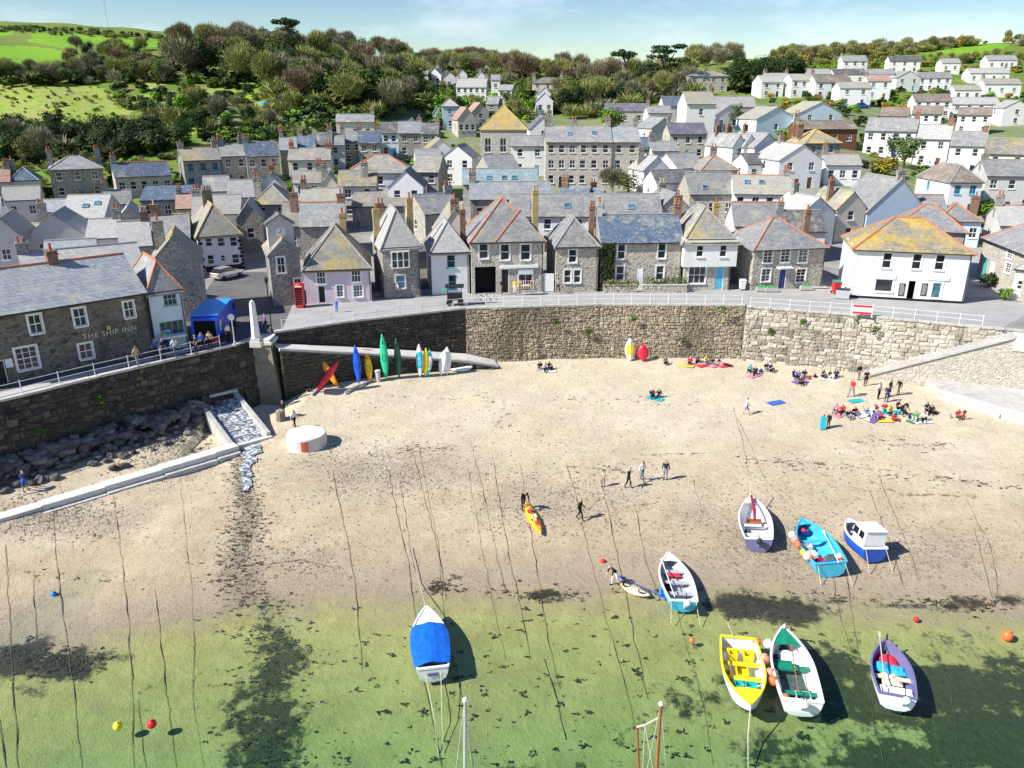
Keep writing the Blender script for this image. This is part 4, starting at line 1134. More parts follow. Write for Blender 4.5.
# ------------------------------------------------------------------ houses up the hill, located by their eaves
WM = dict(W='render_white', G='render_grey', C='render_cream', S='stone_house', P='stone_pale', K='stone_grey', B='render_paleblue', L='render_blue', T='render_teal', O='brown_wood', M='render_taupe')
RM = dict(g='slate_grey', p='slate_pale', b='slate_blue', d='slate_dark', u='slate_purple', y='slate_yellow', o='slate_orange', c='slate_cream', n='slate_brown', t='slate_teal', s='slate_silver', k='tile_pink', q='slate_gold', h='slate_chapel')
HR = random.Random(21)
def eaves(px, py, h):
    return hit(px, py, h, 60)
def hill_house(pxl, pxr, pye, h, d, rt, rise, yaw, wall, rm, fl, cols, ch, label, ridge='ridge_grey', frame='white_frame', glass='glass', cm='stone_grey', pm='pot_red', ww=None, side=True, doors=(), cat='house', name='house'):
    pc = eaves((pxl + pxr) / 2, pye, h)
    if pc is None: print('NO HIT', label); return
    Z = depth_of(pc + Vector((0, 0, h))); u = pc.x / pc.y; y = R(yaw)
    # foreshortening of the front for this bearing
    k = abs(math.cos(y) - u * math.sin(y)); w = (pxr - pxl) * Z / FPX / max(.45, k)
    wins = []; fh = h / max(1, fl); big = Z > 215
    wwid = ww or (1.0 if not big else 1.15); whgt = min(1.35 if not big else 1.45, fh * .55)
    if label.startswith('chapel'): wwid, whgt = 1.3, 2.8
    for i in range(fl):
        for j in range(cols):
            x = -w / 2 + w * (j + .5) / cols
            if i == 0 and doors == () and cols >= 2 and j == cols // 2 and fl > 1: continue
            wins.append((x + HR.uniform(-.08, .08), fh * i + fh * .56, wwid, whgt, 's1' if HR.random() < .3 else 's'))
    dd = []
    if doors == () and cols >= 2 and fl > 1: dd = [(-w / 2 + w * (cols // 2 + .5) / cols, .95, 2.0, HR.choice(['blue_paint', 'white_paint', 'navy_paint', 'teal_paint', 'black_paint', 'brown_wood']))]
    sw = []
    if side:
        for s in 'lr':
            if d > 4.5: sw.append((s, d * HR.uniform(.35, .65), fh * (fl - 1) + fh * .56, .9, whgt, 's'))
    cs = []
    for c in ch:
        m = d / 2
        if rt == 'y': x, yy = {'L': (-w * .3, m), 'R': (w * .3, m), 'M': (0, d * .8), 'F': (0, .5)}[c]
        else: x, yy = {'L': (-w / 2 + .4, m), 'R': (w / 2 - .4, m), 'M': (0, m), 'F': (w * .2, m * .6)}[c]
        cs.append((x, yy, h + rise * .3, h + rise + HR.uniform(.9, 1.5), HR.uniform(.8, 1.2), HR.uniform(.5, .65), cm, HR.choice([1, 2, 2, 3]), pm))
    return house(label, (pc.x, pc.y, pc.z), y, w, d, h, rt, rise, WM[wall], RM[rm], wins, sw, dd, cs, ridge, frame, 3.5, False, .25, name, cat, False, not big, glass)
RR, RO = 'ridge_red', 'ridge_ochre'
for row in [
 # ---- west cluster
 (49, 103, 169, 5.4, 7, 'h', 2.0, 28, 'K', 'g', 2, 3, 'LR', 'grey stone hip-roofed house with blue door and chimneys at both ends, below the dark wood'),
 (115, 172, 176, 3.6, 6, 'x', 2.2, 30, 'P', 'b', 1, 5, 'L', 'long low stone house with bright blue slate roof and red ridge', RR),
 (10, 38, 180, 4.0, 6, 'h', 2.0, 25, 'G', 'b', 1, 2, 'L', 'small grey house with blue hipped roof at the far west edge of the village'),
 (-14, 10, 182, 4.0, 6, 'x', 2.0, 25, 'P', 'k', 1, 2, 'R', 'little house with reddish roof cut by the edge of the picture'),
 (60, 104, 218, 4.2, 11, 'x', 2.6, 12, 'G', 'p', 1, 3, '', 'broad pale slated shed roof with dark gable, in front of the stone hip-roofed house'),
 (40, 64, 212, 3.2, 8, 'x', 1.4, 20, 'G', 's', 1, 1, '', 'narrow pale blue-grey roof beside the broad pale shed roof'),
 (27, 84, 235, 4.0, 9, 'y', 2.6, 18, 'G', 'p', 1, 2, 'L', 'grey rendered house with a wide dark-edged gable facing the harbour'),
 (-16, 24, 240, 4.2, 10, 'y', 2.6, 22, 'G', 'c', 1, 1, '', 'pale lichened double-pitched roof beside the grey gable'),
 (-30, 0, 215, 4.2, 9, 'x', 2.2, 25, 'W', 'p', 1, 2, 'R', 'white house with pale roof at the picture edge above the inn'),
 (86, 118, 238, 3.6, 7, 'x', 2.0, 15, 'W', 'p', 1, 2, 'R', 'low white cottage with pale slate roof between the grey gable and the tall brown chimney'),
 (112, 150, 226, 4.2, 8, 'y', 2.6, 22, 'S', 's', 1, 1, '', 'stone cottage with a bright silvery roof slope left of the tall brown chimney stack'),
 (28, 150, 279, 4.0, 8, 'x', 2.5, 34, 'K', 'p', 1, 5, 'L', 'long pale slate roof directly behind the stone inn'),
 (44, 96, 257, 3.2, 5, 'x', 1.6, 20, 'W', 's', 1, 3, '', 'small lean bluish roof tucked behind the long pale roof'),
 (140, 192, 200, 3.4, 8, 's', 1.4, 16, 'K', 'b', 1, 3, '', 'low building with a flat bright blue roof in the west cluster'),
 (176, 212, 208, 3.6, 6, 'x', 1.8, 16, 'S', 'k', 1, 2, 'L', 'small stone house with pinkish roof and red chimney pot, by the blue flat roof', RR),
 (183, 221, 160, 5.4, 6.5, 'x', 2.0, 30, 'K', 'y', 2, 3, 'LR', 'stone house with bright blue window frames and blue door below the garden lawn', RR, 'blue_paint'),
 (221, 246, 156, 5.6, 6.5, 'x', 2.0, 24, 'S', 'g', 2, 2, 'LR', 'stone terrace house next to the blue-framed house'),
 (246, 279, 156, 5.6, 6.5, 'x', 2.3, 20, 'S', 'b', 2, 3, 'L', 'stone terrace house with blue slate roof beside the village street'),
 (280, 297, 150, 5.4, 6.5, 'x', 2.2, 14, 'S', 's', 2, 1, 'L', 'narrow terrace house with a pale silvery roof above the cream house'),
 (298, 315, 148, 5.0, 6.5, 'x', 2.2, 10, 'S', 'b', 2, 1, 'L', 'terrace house, second along the upper row from the pale silvery roof'),
 (312, 332, 145, 4.8, 6.5, 'x', 2.2, 10, 'S', 'd', 2, 1, 'R', 'terrace house with very dark slate in the upper row'),
 (326, 344, 145, 4.8, 6.5, 'x', 2.0, 8, 'G', 'g', 2, 1, 'R', 'grey terrace house in the middle of the upper row'),
 (343, 361, 142, 4.8, 6.5, 'x', 2.0, 8, 'S', 'g', 2, 2, 'R', 'stone terrace house in the upper row with a tall gable wall'),
 (358, 380, 143, 4.8, 6.5, 'x', 2.2, 6, 'S', 'b', 2, 2, 'R', 'stone terrace house with blue slate beside the pale blue house'),
 (336, 374, 122, 5.0, 6, 'x', 1.6, 8, 'C', 'g', 1, 3, 'R', 'cream house with two stacks standing at the edge of the wood'),
 (381, 398, 133, 5.2, 6.5, 'x', 2.0, 6, 'B', 'd', 2, 2, '', 'pale blue painted house in the upper terrace'),
 (398, 421, 133, 5.2, 6.5, 'x', 2.2, 4, 'K', 's', 2, 2, 'R', 'dark stone terrace house with pale windows right of the pale blue house'),
 (421, 438, 134, 5.0, 6.5, 'x', 2.0, 0, 'K', 'd', 2, 2, 'R', 'last dark stone house of the upper terrace, towards the chapel'),
 (405, 420, 127, 4.5, 6, 'y', 1.8, 8, 'W', 'u', 1, 1, '', 'white gabled house with purple slate peeping over the upper terrace'),
 (228, 258, 197, 4.4, 7, 'x', 2.2, 14, 'G', 'p', 1, 2, 'R', 'grey cottage with a wide pale roof between the square and the village street'),
 (204, 230, 191, 4.4, 6, 'x', 2.0, 18, 'S', 'g', 1, 2, '', 'low stone cottage right of the pinkish roof'),
 (258, 284, 188, 4.6, 6, 'y', 2.0, 12, 'W', 'c', 2, 1, 'M', 'white gabled cottage beside the village street', 'ridge_grey', 'white_frame', 'glass', 'brick_dark'),
 (236, 262, 219, 4.4, 7, 'y', 2.2, 14, 'K', 'p', 1, 1, '', 'grey stone gable at the back corner of the square'),
 (104, 132, 204, 3.6, 6, 'x', 1.8, 24, 'G', 'g', 1, 2, 'L', 'low grey cottage right of the broad pale shed roof'),
 (2, 40, 200, 3.6, 7, 'x', 1.8, 24, 'G', 'p', 1, 2, '', 'pale roofed outbuilding below the small blue hipped roof'),
 (300, 342, 205, 4.4, 7, 'x', 2.0, 8, 'W', 'c', 1, 2, 'L', 'white cottage with cream roof left of the wide ochre roof', 'ridge_grey', 'white_frame', 'glass', 'brick_dark'),
 (1000, 1046, 226, 4.0, 7, 'x', 2.2, -14, 'G', 'p', 1, 2, 'L', 'grey cottage with pale roof behind the buff stone house', 'ridge_red'),
 (590, 618, 205, 3.6, 5, 'y', 2.0, 20, 'W', 'b', 1, 1, 'M', 'little white outbuilding with blue slate behind the long white building', 'ridge_grey', 'white_frame', 'glass', 'brick_dark'),
 (556, 584, 203, 3.8, 6, 'x', 2.0, -22, 'G', 'b', 1, 2, 'L', 'small grey house with blue slate and red chimney above the long white building', 'ridge_grey', 'white_frame', 'glass', 'brick_dark'),
 # ---- middle west
 (288, 330, 160, 5.2, 7, 'x', 1.8, 8, 'C', 'o', 2, 3, 'LR', 'cream house with an orange-lichened roof and red chimneys', 'ridge_grey', 'white_frame', 'glass', 'pot_red'),
 (293, 321, 183, 5.0, 6, 'x', 1.6, 8, 'W', 'c', 2, 2, 'R', 'white cottage with pale yellow roof below the cream house'),
 (321, 338, 186, 5.0, 6, 'y', 1.8, 10, 'C', 'c', 2, 1, 'L', 'narrow cream gabled cottage with a red door'),
 (338, 376, 186, 5.2, 7, 'x', 2.0, 6, 'G', 'y', 2, 2, 'F', 'grey rendered house with yellow-lichened roof behind the dark stone wall'),
 (346, 414, 173, 5.4, 9, 'h', 2.6, 5, 'W', 'o', 2, 3, '', 'large white hall with a broad orange-tinged hipped roof and pink hips', RR),
 (412, 438, 172, 5.2, 9, 'x', 2.4, -6, 'K', 'o', 2, 2, '', 'dark slope-roofed house adjoining the large white hall'),
 (388, 423, 187, 5.4, 9, 'y', 2.4, 2, 'W', 'd', 2, 2, '', 'white gabled house with a small round attic window'),
 (352, 424, 206, 3.2, 6, 's', 1.8, 4, 'K', 'o', 1, 0, '', 'dark stone outbuilding with a wide ochre roof behind the clock house'),
 (427, 454, 151, 4.8, 8, 'y', 2.2, 12, 'W', 'y', 2, 1, '', 'white gable end with one dark window above the white cottages'),
 (416, 441, 159, 4.2, 7, 'x', 1.6, 10, 'W', 'g', 1, 2, '', 'low white cottage with grey roof joining two white gables'),
 (442, 472, 158, 5.0, 8, 'y', 2.2, -8, 'W', 'g', 2, 2, '', 'tall white gable nearest the chapel'),
 (480, 527, 129, 7.4, 11, 'p', 4.6, 0, 'P', 'h', 1, 3, '', 'chapel with a pyramid roof covered in golden lichen', 'ridge_ochre'),
 (463, 538, 184, 3.6, 6, 'x', 2.2, 3, 'P', 't', 1, 0, '', 'long low building with a teal roof and rooflights'),
 (470, 551, 199, 4.4, 6, 'x', 2.2, 2, 'K', 's', 1, 4, 'L', 'long building with a frosted blue-grey roof in front of the teal roof'),
 (511, 546, 146, 5.6, 7, 'x', 1.7, 0, 'W', 'g', 2, 2, '', 'plain white house at the west end of the tall granite terrace'),
 (546, 578, 142, 8.0, 8, 'x', 2.5, 0, 'P', 'g', 3, 3, 'LR', 'west third of the tall three-storey granite terrace with rooflight'),
 (578, 612, 142, 8.0, 8, 'x', 2.5, 0, 'P', 'g', 3, 3, 'R', 'middle of the tall three-storey granite terrace behind the yellow-green tree'),
 (612, 640, 142, 8.0, 8, 'x', 2.5, 0, 'P', 's', 3, 2, 'R', 'east third of the tall three-storey granite terrace with a roof dormer'),
 (490, 520, 170, 4.4, 9, 'x', 2.2, 18, 'S', 'g', 1, 2, '', 'stone building with a steep dark-edged roof in front of the chapel'),
 (530, 557, 129, 4.6, 8, 'y', 2.8, 6, 'W', 'd', 2, 1, 'R', 'white steep gabled house with arched attic window behind the granite terrace'),
 (536, 553, 101, 4.2, 8, 'y', 2.4, 0, 'W', 'p', 1, 2, '', 'small white gabled villa with a glazed porch on the slope above the chapel'),
 (538, 551, 94, 4.5, 8, 'y', 2.0, 0, 'W', 'p', 1, 1, '', 'upper white gable directly above the small white villa'),
 (533, 563, 83, 5.0, 7, 'h', 1.8, 0, 'C', 'n', 2, 3, 'LR', 'cream villa with brown hipped roof under the reddish tree'),
 # ---- houses up the valley
 (456, 486, 87, 5.0, 7, 'x', 2.8, -6, 'W', 'p', 2, 5, 'LR', 'long white terrace with a pale roof high up the valley'),
 (418, 428, 74, 4.8, 7, 'x', 2.0, 5, 'W', 'p', 2, 1, 'L', 'white house with violet shade at the top of the valley, first on the ridge'),
 (428, 441, 75, 4.6, 7, 'y', 2.4, -8, 'W', 'p', 1, 2, 'M', 'white house with pale slab roof, second along the valley ridge'),
 (443, 456, 78, 4.6, 7, 'y', 2.2, 5, 'W', 'g', 1, 1, '', 'white gabled house, third along the valley ridge'),
 (457, 467, 75, 4.6, 7, 'y', 2.0, 5, 'W', 'p', 1, 1, '', 'small bright white house just above the long white terrace'),
 (476, 486, 77, 5.0, 7, 'y', 2.0, 5, 'W', 'p', 1, 1, 'M', 'white gable rising behind the east end of the long white terrace'),
 (491, 500, 80, 4.6, 6, 'x', 1.8, 0, 'W', 'g', 1, 1, '', 'tiny white house among trees near the head of the valley'),
 (498, 512, 90, 4.6, 7, 'x', 1.6, -10, 'W', 'p', 2, 2, '', 'white cottage right of the valley lane'),
 (442, 458, 106, 6.2, 6, 'h', 1.8, 6, 'L', 'p', 2, 1, '', 'tall narrow stone villa with a faceted pale roof and violet bay'),
 (433, 441, 113, 3.6, 5, 'y', 1.6, 6, 'L', 'g', 1, 1, '', 'tiny violet-grey gabled house beside the tall narrow villa'),
 (458, 476, 119, 4.6, 8, 'y', 2.8, 16, 'P', 'k', 1, 3, '', 'stone gabled house with three low windows left of the chapel'),
 (472, 489, 112, 4.8, 8, 'y', 2.4, 16, 'P', 'k', 2, 1, '', 'second stone gable behind, with pinkish roof'),
 (486, 498, 104, 4.6, 7, 'x', 2.0, -10, 'K', 'g', 2, 1, '', 'grey house half hidden by trees over the chapel roof'),
 (605, 646, 111, 4.2, 7, 'x', 1.8, -4, 'P', 'u', 1, 3, '', 'stone school hall with mauve roof behind the bright green tree'),
 # ---- centre right
 (670, 707, 134, 5.2, 7, 'x', 2.0, 2, 'P', 'u', 2, 3, 'L', 'stone house with violet slate roof and white windows'),
 (648, 672, 113, 4.6, 7, 'x', 1.6, 0, 'W', 'g', 1, 2, 'L', 'white house with two curved dormers and red ridge', RR),
 (652, 676, 128, 4.2, 8, 'y', 2.2, 18, 'G', 'g', 1, 1, '', 'grey-roofed cottage left of the violet slate house'),
 (640, 654, 147, 4.6, 6, 'x', 1.6, 4, 'W', 'b', 2, 1, '', 'white cottage with deep blue roof against the granite terrace'),
 (652, 679, 151, 4.0, 6, 'x', 1.6, 4, 'W', 'g', 1, 3, 'L', 'row of small white cottages below the violet slate house'),
 (644, 670, 170, 4.4, 8, 'y', 2.2, 14, 'W', 'p', 2, 1, 'L', 'white gabled cottage with a slim red chimney right of the granite terrace'),
 (657, 689, 183, 4.2, 6, 'x', 1.8, 12, 'W', 'd', 1, 1, '', 'white cottage with dark slate behind the round green bush'),
 (678, 706, 168, 4.2, 8, 'x', 2.2, 22, 'W', 'g', 1, 2, '', 'grey mossy roof sloping down beside two tiny yellow windows'),
 (690, 737, 194, 4.6, 8, 'x', 2.8, 2, 'S', 'g', 1, 3, '', 'stone house with wide grey slate roof and blue rooflight behind the front row'),
 (702, 738, 170, 4.6, 8, 'h', 2.2, 6, 'G', 'o', 1, 2, 'M', 'hipped roof with orange hips behind the wide grey roof', RR),
 (734, 792, 194, 5.2, 8, 'x', 2.3, -8, 'W', 'c', 2, 4, 'R', 'long white house with a patched cream roof and red ridge', RR),
 (780, 823, 160, 5.0, 10, 'y', 2.5, 10, 'W', 'p', 2, 2, 'M', 'big white gable with a brick chimney and one dark window'),
 (733, 746, 146, 5.0, 9, 'y', 2.0, 22, 'W', 'g', 2, 1, 'M', 'first of three white gables with red chimneys in a row', 'ridge_grey', 'white_frame', 'glass', 'brick_dark'),
 (744, 757, 146, 5.0, 9, 'y', 2.0, 22, 'W', 'g', 2, 1, 'M', 'second of three white gables with red chimneys in a row', 'ridge_grey', 'white_frame', 'glass', 'brick_dark'),
 (755, 780, 147, 5.0, 9, 'y', 2.4, 22, 'W', 'g', 2, 1, 'M', 'third and widest of the three white gables with red chimneys', 'ridge_grey', 'white_frame', 'glass', 'brick_dark'),
 (748, 776, 164, 3.4, 6, 'x', 1.6, 12, 'W', 'd', 1, 2, '', 'low white house in shadow with dark slate left of the big white gable'),
 (806, 841, 143, 5.0, 8, 'h', 2.2, 6, 'K', 'q', 2, 2, 'L', 'grey house with a brilliant yellow lichen roof', RO, 'white_frame', 'glass', 'brick_dark'),
 (800, 858, 129, 4.0, 7, 'x', 1.6, 2, 'O', 'n', 1, 4, 'L', 'long house with brown roof, dark timber front and white windows'),
 (826, 862, 165, 3.6, 6, 'x', 1.6, -4, 'W', 'p', 1, 3, 'L', 'low white cottage with pale roof and red ridge near the green bushes', RR),
 (757, 797, 119, 4.0, 9, 'y', 2.6, 16, 'B', 'c', 1, 1, '', 'pale blue gabled bungalow with a rooflight'),
 (800, 842, 113, 4.6, 9, 'y', 2.4, 10, 'B', 'c', 2, 2, '', 'larger pale blue gabled house with two windows'),
 (687, 716, 104, 8.0, 8, 'x', 2.6, 4, 'W', 'c', 2, 1, 'R', 'tall pale chapel-like white building with steep roof'),
 (712, 756, 107, 5.4, 8, 'x', 2.4, -4, 'G', 'p', 2, 3, 'M', 'grey-roofed house with a front gable beside the tall white building'),
 (741, 764, 116, 3.6, 7, 'x', 1.4, -6, 'S', 'n', 1, 2, '', 'dark stone bungalow with brown roof and round dormer'),
 (716, 742, 115, 4.2, 7, 'y', 2.2, 14, 'W', 'g', 1, 2, '', 'white porch-gabled house below the grey-roofed house'),
 (664, 695, 106, 3.8, 7, 'x', 2.4, 4, 'G', 'b', 1, 3, '', 'house with a bright blue roof under the two dark pines'),
 (691, 728, 76, 5.6, 9, 'h', 1.6, 4, 'P', 'o', 2, 4, 'M', 'large stone villa with rounded front on the hillside brow'),
 (762, 784, 82, 4.8, 8, 'x', 2.0, 6, 'W', 'p', 2, 2, '', 'white house beside the big dark hedge'),
 # ---- right hillside
 (865, 916, 131, 5.4, 7, 'x', 2.4, -30, 'W', 'g', 2, 4, 'R', 'white terrace house with grey roof, uppermost of the stepped terrace', 'ridge_grey', 'white_frame', 'glass', 'brick_dark'),
 (916, 950, 139, 5.6, 7, 'x', 2.6, -30, 'W', 'p', 2, 2, 'R', 'white terrace house, second step of the stepped terrace', 'ridge_grey', 'white_frame', 'glass', 'brick_dark'),
 (950, 985, 146, 5.6, 7, 'x', 2.6, -30, 'W', 'g', 2, 2, 'R', 'white terrace house, third step of the stepped terrace', 'ridge_grey', 'white_frame', 'glass', 'brick_dark', 'pot_buff'),
 (985, 1030, 154, 5.6, 7, 'x', 2.6, -30, 'C', 'y', 2, 2, 'R', 'cream terrace house with yellow lichen, lowest of the stepped terrace', 'ridge_grey', 'white_frame', 'glass', 'brick_dark'),
 (951, 983, 182, 5.4, 11, 'h', 2.3, 0, 'W', 'n', 2, 2, '', 'white house with brown mossy hipped roof and turquoise windows', 'ridge_grey', 'sky_paint', 'glass_blue'),
 (987, 1040, 176, 6.0, 7, 'x', 2.2, -10, 'G', 'g', 2, 3, 'L', 'grey rendered terrace with tall narrow windows at the east edge'),
 (868, 926, 211, 4.2, 9, 'y', 4.4, 8, 'L', 'g', 1, 0, 'F', 'windowless blue-grey gable end with white chimney behind the white shop'),
 (912, 948, 215, 3.8, 7, 'x', 2.4, -10, 'G', 'g', 1, 1, '', 'grey slate roof with red ridge right of the blue-grey gable', RR),
 (938, 982, 221, 3.6, 6, 'h', 2.0, -12, 'B', 'g', 1, 3, 'R', 'low pale blue building with brick chimney and orange hips', RR, 'white_frame', 'glass', 'brick_dark'),
 (838, 866, 208, 4.8, 7, 'y', 2.2, 14, 'C', 'y', 2, 1, 'L', 'cream gabled cottage with brown chimney left of the blue-grey gable', 'ridge_grey', 'white_frame', 'glass', 'brick_dark'),
 (800, 836, 214, 4.6, 7, 'y', 2.2, 18, 'W', 'p', 1, 1, 'M', 'white cottage with pale roof and black opening behind the front row', 'ridge_grey'),
 (782, 826, 231, 4.2, 6, 'x', 2.2, 0, 'W', 'd', 1, 2, 'L', 'dark slate roof immediately behind the stone house with blue door'),
 (912, 942, 114, 5.0, 7, 'x', 1.8, -28, 'W', 'n', 2, 3, '', 'white house with brown timber gable, middle of the three brown-gabled houses'),
 (880, 908, 116, 5.0, 7, 'x', 1.8, -28, 'W', 'n', 2, 2, '', 'white house, first of the three brown-gabled houses', RR),
 (958, 992, 115, 5.0, 7, 'x', 1.8, -28, 'W', 'n', 2, 3, '', 'white house, last of the three brown-gabled houses, with grey gable'),
 (915, 952, 101, 4.8, 7, 'x', 1.8, -10, 'W', 'n', 2, 4, '', 'white terrace with brown roof above the brown-gabled houses'),
 (952, 1000, 104, 4.8, 7, 'x', 1.8, -10, 'W', 'p', 2, 4, '', 'long pale white terrace right of the brown-roofed terrace'),
 (1004, 1032, 108, 4.8, 7, 'y', 2.0, 0, 'W', 'p', 2, 1, '', 'white gable cut by the picture edge above the stepped terrace'),
 (768, 792, 79, 5.0, 7, 'x', 1.8, 8, 'W', 'p', 2, 2, 'LR', 'white terrace house next to the big dark hedge, first of the pale row'),
 (792, 818, 80, 5.2, 8, 'x', 1.8, 4, 'W', 'c', 2, 3, 'R', 'white terrace house with a grey gable, second of the pale row'),
 (816, 852, 82, 5.0, 8, 'x', 2.0, 0, 'W', 'n', 2, 3, 'R', 'white house with brownish roof, third of the pale row'),
 (840, 872, 88, 5.2, 8, 'x', 1.6, -5, 'W', 'c', 2, 2, '', 'white house with glazed blue-grey balcony on the right slope', 'ridge_grey', 'white_frame', 'glass_blue'),
 (868, 892, 81, 5.8, 8, 'x', 1.8, -8, 'W', 'k', 2, 2, 'L', 'white house with pink roof and blue windows on the right slope', 'ridge_grey', 'white_frame', 'glass_blue'),
 (843, 868, 61, 4.8, 8, 'x', 2.2, -4, 'W', 'g', 2, 3, 'L', 'white house with tall gable, highest on the right skyline'),
 (890, 921, 61, 4.8, 8, 'x', 2.0, -8, 'W', 'd', 2, 3, '', 'white gabled house, second highest on the right skyline'),
 (834, 866, 74, 4.4, 8, 'x', 1.8, -5, 'W', 'd', 1, 3, '', 'white bungalow with dark windows below the highest house'),
 (866, 895, 74, 4.4, 8, 'x', 1.8, -8, 'W', 'g', 1, 3, '', 'white bungalow right of the dark-windowed one, below the skyline houses'),
 (803, 832, 74, 4.2, 7, 'x', 1.8, 2, 'W', 'p', 1, 3, '', 'pale bungalow above the pale row, near the big dark hedge'),
 (919, 952, 78, 4.6, 8, 'x', 2.0, -10, 'W', 'g', 2, 4, '', 'white house with broad gable in the middle of the right slope'),
 (897, 921, 78, 4.6, 9, 'y', 2.4, 4, 'W', 'g', 2, 2, '', 'broad white gable in the middle of the right slope'),
 (942, 961, 63, 4.4, 8, 'x', 1.8, -10, 'W', 'p', 1, 2, 'L', 'white house with dark verandah below the green field'),
 (970, 1010, 73, 4.2, 8, 'x', 1.8, -8, 'W', 'p', 1, 4, 'R', 'long white bungalow with pale roof on the upper right slope'),
 (988, 1018, 60, 4.4, 8, 'x', 2.0, -8, 'W', 'g', 1, 3, 'R', 'white bungalow under the hedge at the upper right'),
 (985, 1022, 84, 4.6, 8, 'x', 1.8, -8, 'W', 'c', 1, 3, 'L', 'white house with cream roof and turquoise window at the right edge', 'ridge_grey', 'white_frame', 'glass_blue'),
 (955, 982, 90, 3.8, 8, 'x', 1.6, -10, 'W', 'c', 1, 3, '', 'low white bungalow with cream roof between the terraces on the right slope'),
 # ---- just behind the front row
 (510, 586, 216, 5.0, 7, 'x', 2.5, 0, 'W', 'g', 2, 5, '', 'west half of the long white building with small windows behind the front row'),
 (586, 662, 216, 5.0, 7, 'x', 2.5, 0, 'W', 'g', 2, 6, '', 'east half of the long white building with small windows behind the front row'),
 (437, 474, 236, 5.2, 9, 'y', 3.2, 8, 'C', 'c', 2, 0, 'F', 'cream gabled house with brown chimney behind the narrow white house', 'ridge_grey', 'white_frame', 'glass', 'brick_dark'),
 (655, 694, 213, 4.8, 7, 'y', 2.6, 10, 'S', 'g', 2, 1, 'M', 'stone gable with buff chimney behind the white and stone corner house', 'ridge_grey', 'white_frame', 'glass', 'stone_grey', 'pot_buff'),
 (735, 784, 226, 4.6, 7, 'x', 2.6, -4, 'G', 'g', 1, 3, '', 'wide grey slate roof with red ridge behind the stone house with blue door', RR),
 (282, 300, 226, 4.6, 8, 'x', 2.6, 10, 'K', 'o', 1, 1, 'F', 'stone cottage with orange verges behind the pink house', RR, 'white_frame', 'glass', 'brick_dark'),
 (300, 345, 226, 4.6, 7, 'x', 2.6, 10, 'K', 'g', 1, 1, 'R', 'dark walled cottage with red ridge right behind the pink house', RR, 'white_frame', 'glass', 'brick_dark'),
 (252, 290, 204, 4.8, 8, 'h', 2.4, 8, 'K', 'y', 2, 2, 'L', 'hip-roofed stone house above the clock house'),
 (378, 400, 236, 4.6, 8, 'y', 2.2, 10, 'W', 'p', 2, 0, 'L', 'white gable squeezed behind the stone house with oriel window', 'ridge_grey', 'white_frame', 'glass', 'brick_dark'),
 (425, 462, 213, 4.4, 8, 'x', 2.2, 28, 'S', 'g', 1, 2, 'R', 'stone building with timber gable in the lane behind the front row'),
]:
    hill_house(*row)
# ------------------------------------------------------------------ houses facing the harbour, surveyed one by one
def front_house(label, L, Rr, pye, d, roof, rise, wall, rm, wins=(), doors=(), chims=(), z=7.1, **kw):
    A, B = at(*L, z), at(*Rr, z); dv = (B - A).normalized(); w = (B - A).length; yaw = math.atan2(dv.y, dv.x); n = Vector((dv.y, -dv.x, 0)); C = (A + B) / 2
    def loc(px, py):
        q = Vector(ray(px, py)); o = Vector((0, 0, CAMH)); t = (C - o).dot(n) / q.dot(n); p = o + q * t - C
        return p.dot(dv), p.z
    h = loc((L[0] + Rr[0]) / 2, pye)[1]
    ws = []
    for q in wins:
        px, py, pw, ph = q[:4]
        x0, _ = loc(px - pw / 2, py); x1, _ = loc(px + pw / 2, py); _, z1 = loc(px, py - ph / 2); _, z0 = loc(px, py + ph / 2)
        xc, zc = (x0 + x1) / 2, (z0 + z1) / 2; wd = min(x1 - x0, w - .3); xc = max(-w / 2 + wd / 2 + .1, min(w / 2 - wd / 2 - .1, xc))
        ht = round(z1 - z0, 1); wd = round(wd, 1); zc = max(ht / 2 + .1, min(h - ht / 2 - .08, zc))
        ws.append((xc, zc, wd, ht, *q[4:]))
    ds = []
    for q in doors:
        px, py, pw, ph, m = q[:5]
        x0, _ = loc(px - pw / 2, py); x1, _ = loc(px + pw / 2, py); _, z1 = loc(px, py - ph / 2)
        ds.append(((x0 + x1) / 2, x1 - x0, max(1.7, z1), m))
    cs = []
    for c in chims:          # (fraction across, fraction deep, top above eaves, w, mat, pots, potmat)
        cs.append((-w / 2 + w * c[0], d * c[1], h * .8, h + c[2], c[3], .6, c[4], c[5], c[6] if len(c) > 6 else 'pot_red'))
    o = house(label, C, yaw, w, d, h, roof, rise, wall, rm, ws, kw.pop('swins', ()), ds, cs, detail=True, skirt=1.0, surround=kw.pop('surround', True), **kw)
    return o, w, h, loc
G2 = 's1'
# clock house
o, w, h, loc = front_house('narrow stone house with a small clock gable beside the red phone box', (274, 306), (304, 303.5), 254, 7, 'y', 1.5, 'stone_grey', 'slate_yellow', [(281, 265, 8, 16, G2), (298, 283, 7, 9, 's1')], [], [(.5, .95, 3.0, .5, 'brick_dark', 1)], ridge='ridge_red')
mb = MB(); tw = 1.35; y0 = 1.6
mb.v += [(-tw, y0, h), (tw, y0, h), (tw, y0 + 2, h), (-tw, y0 + 2, h), (-tw, y0, h + 3.0), (tw, y0, h + 3.0), (tw, y0 + 2, h + 3.0), (-tw, y0 + 2, h + 3.0), (0, y0, h + 3.9), (0, y0 + 2, h + 3.9)]
for q in ((0, 1, 5, 8, 4), (2, 3, 7, 9, 6), (1, 2, 6, 5), (3, 0, 4, 7)): mb.f.append(q); mb.m.append(0)
ct = mb.build('clock_gable', MATS['render_grey'], o)
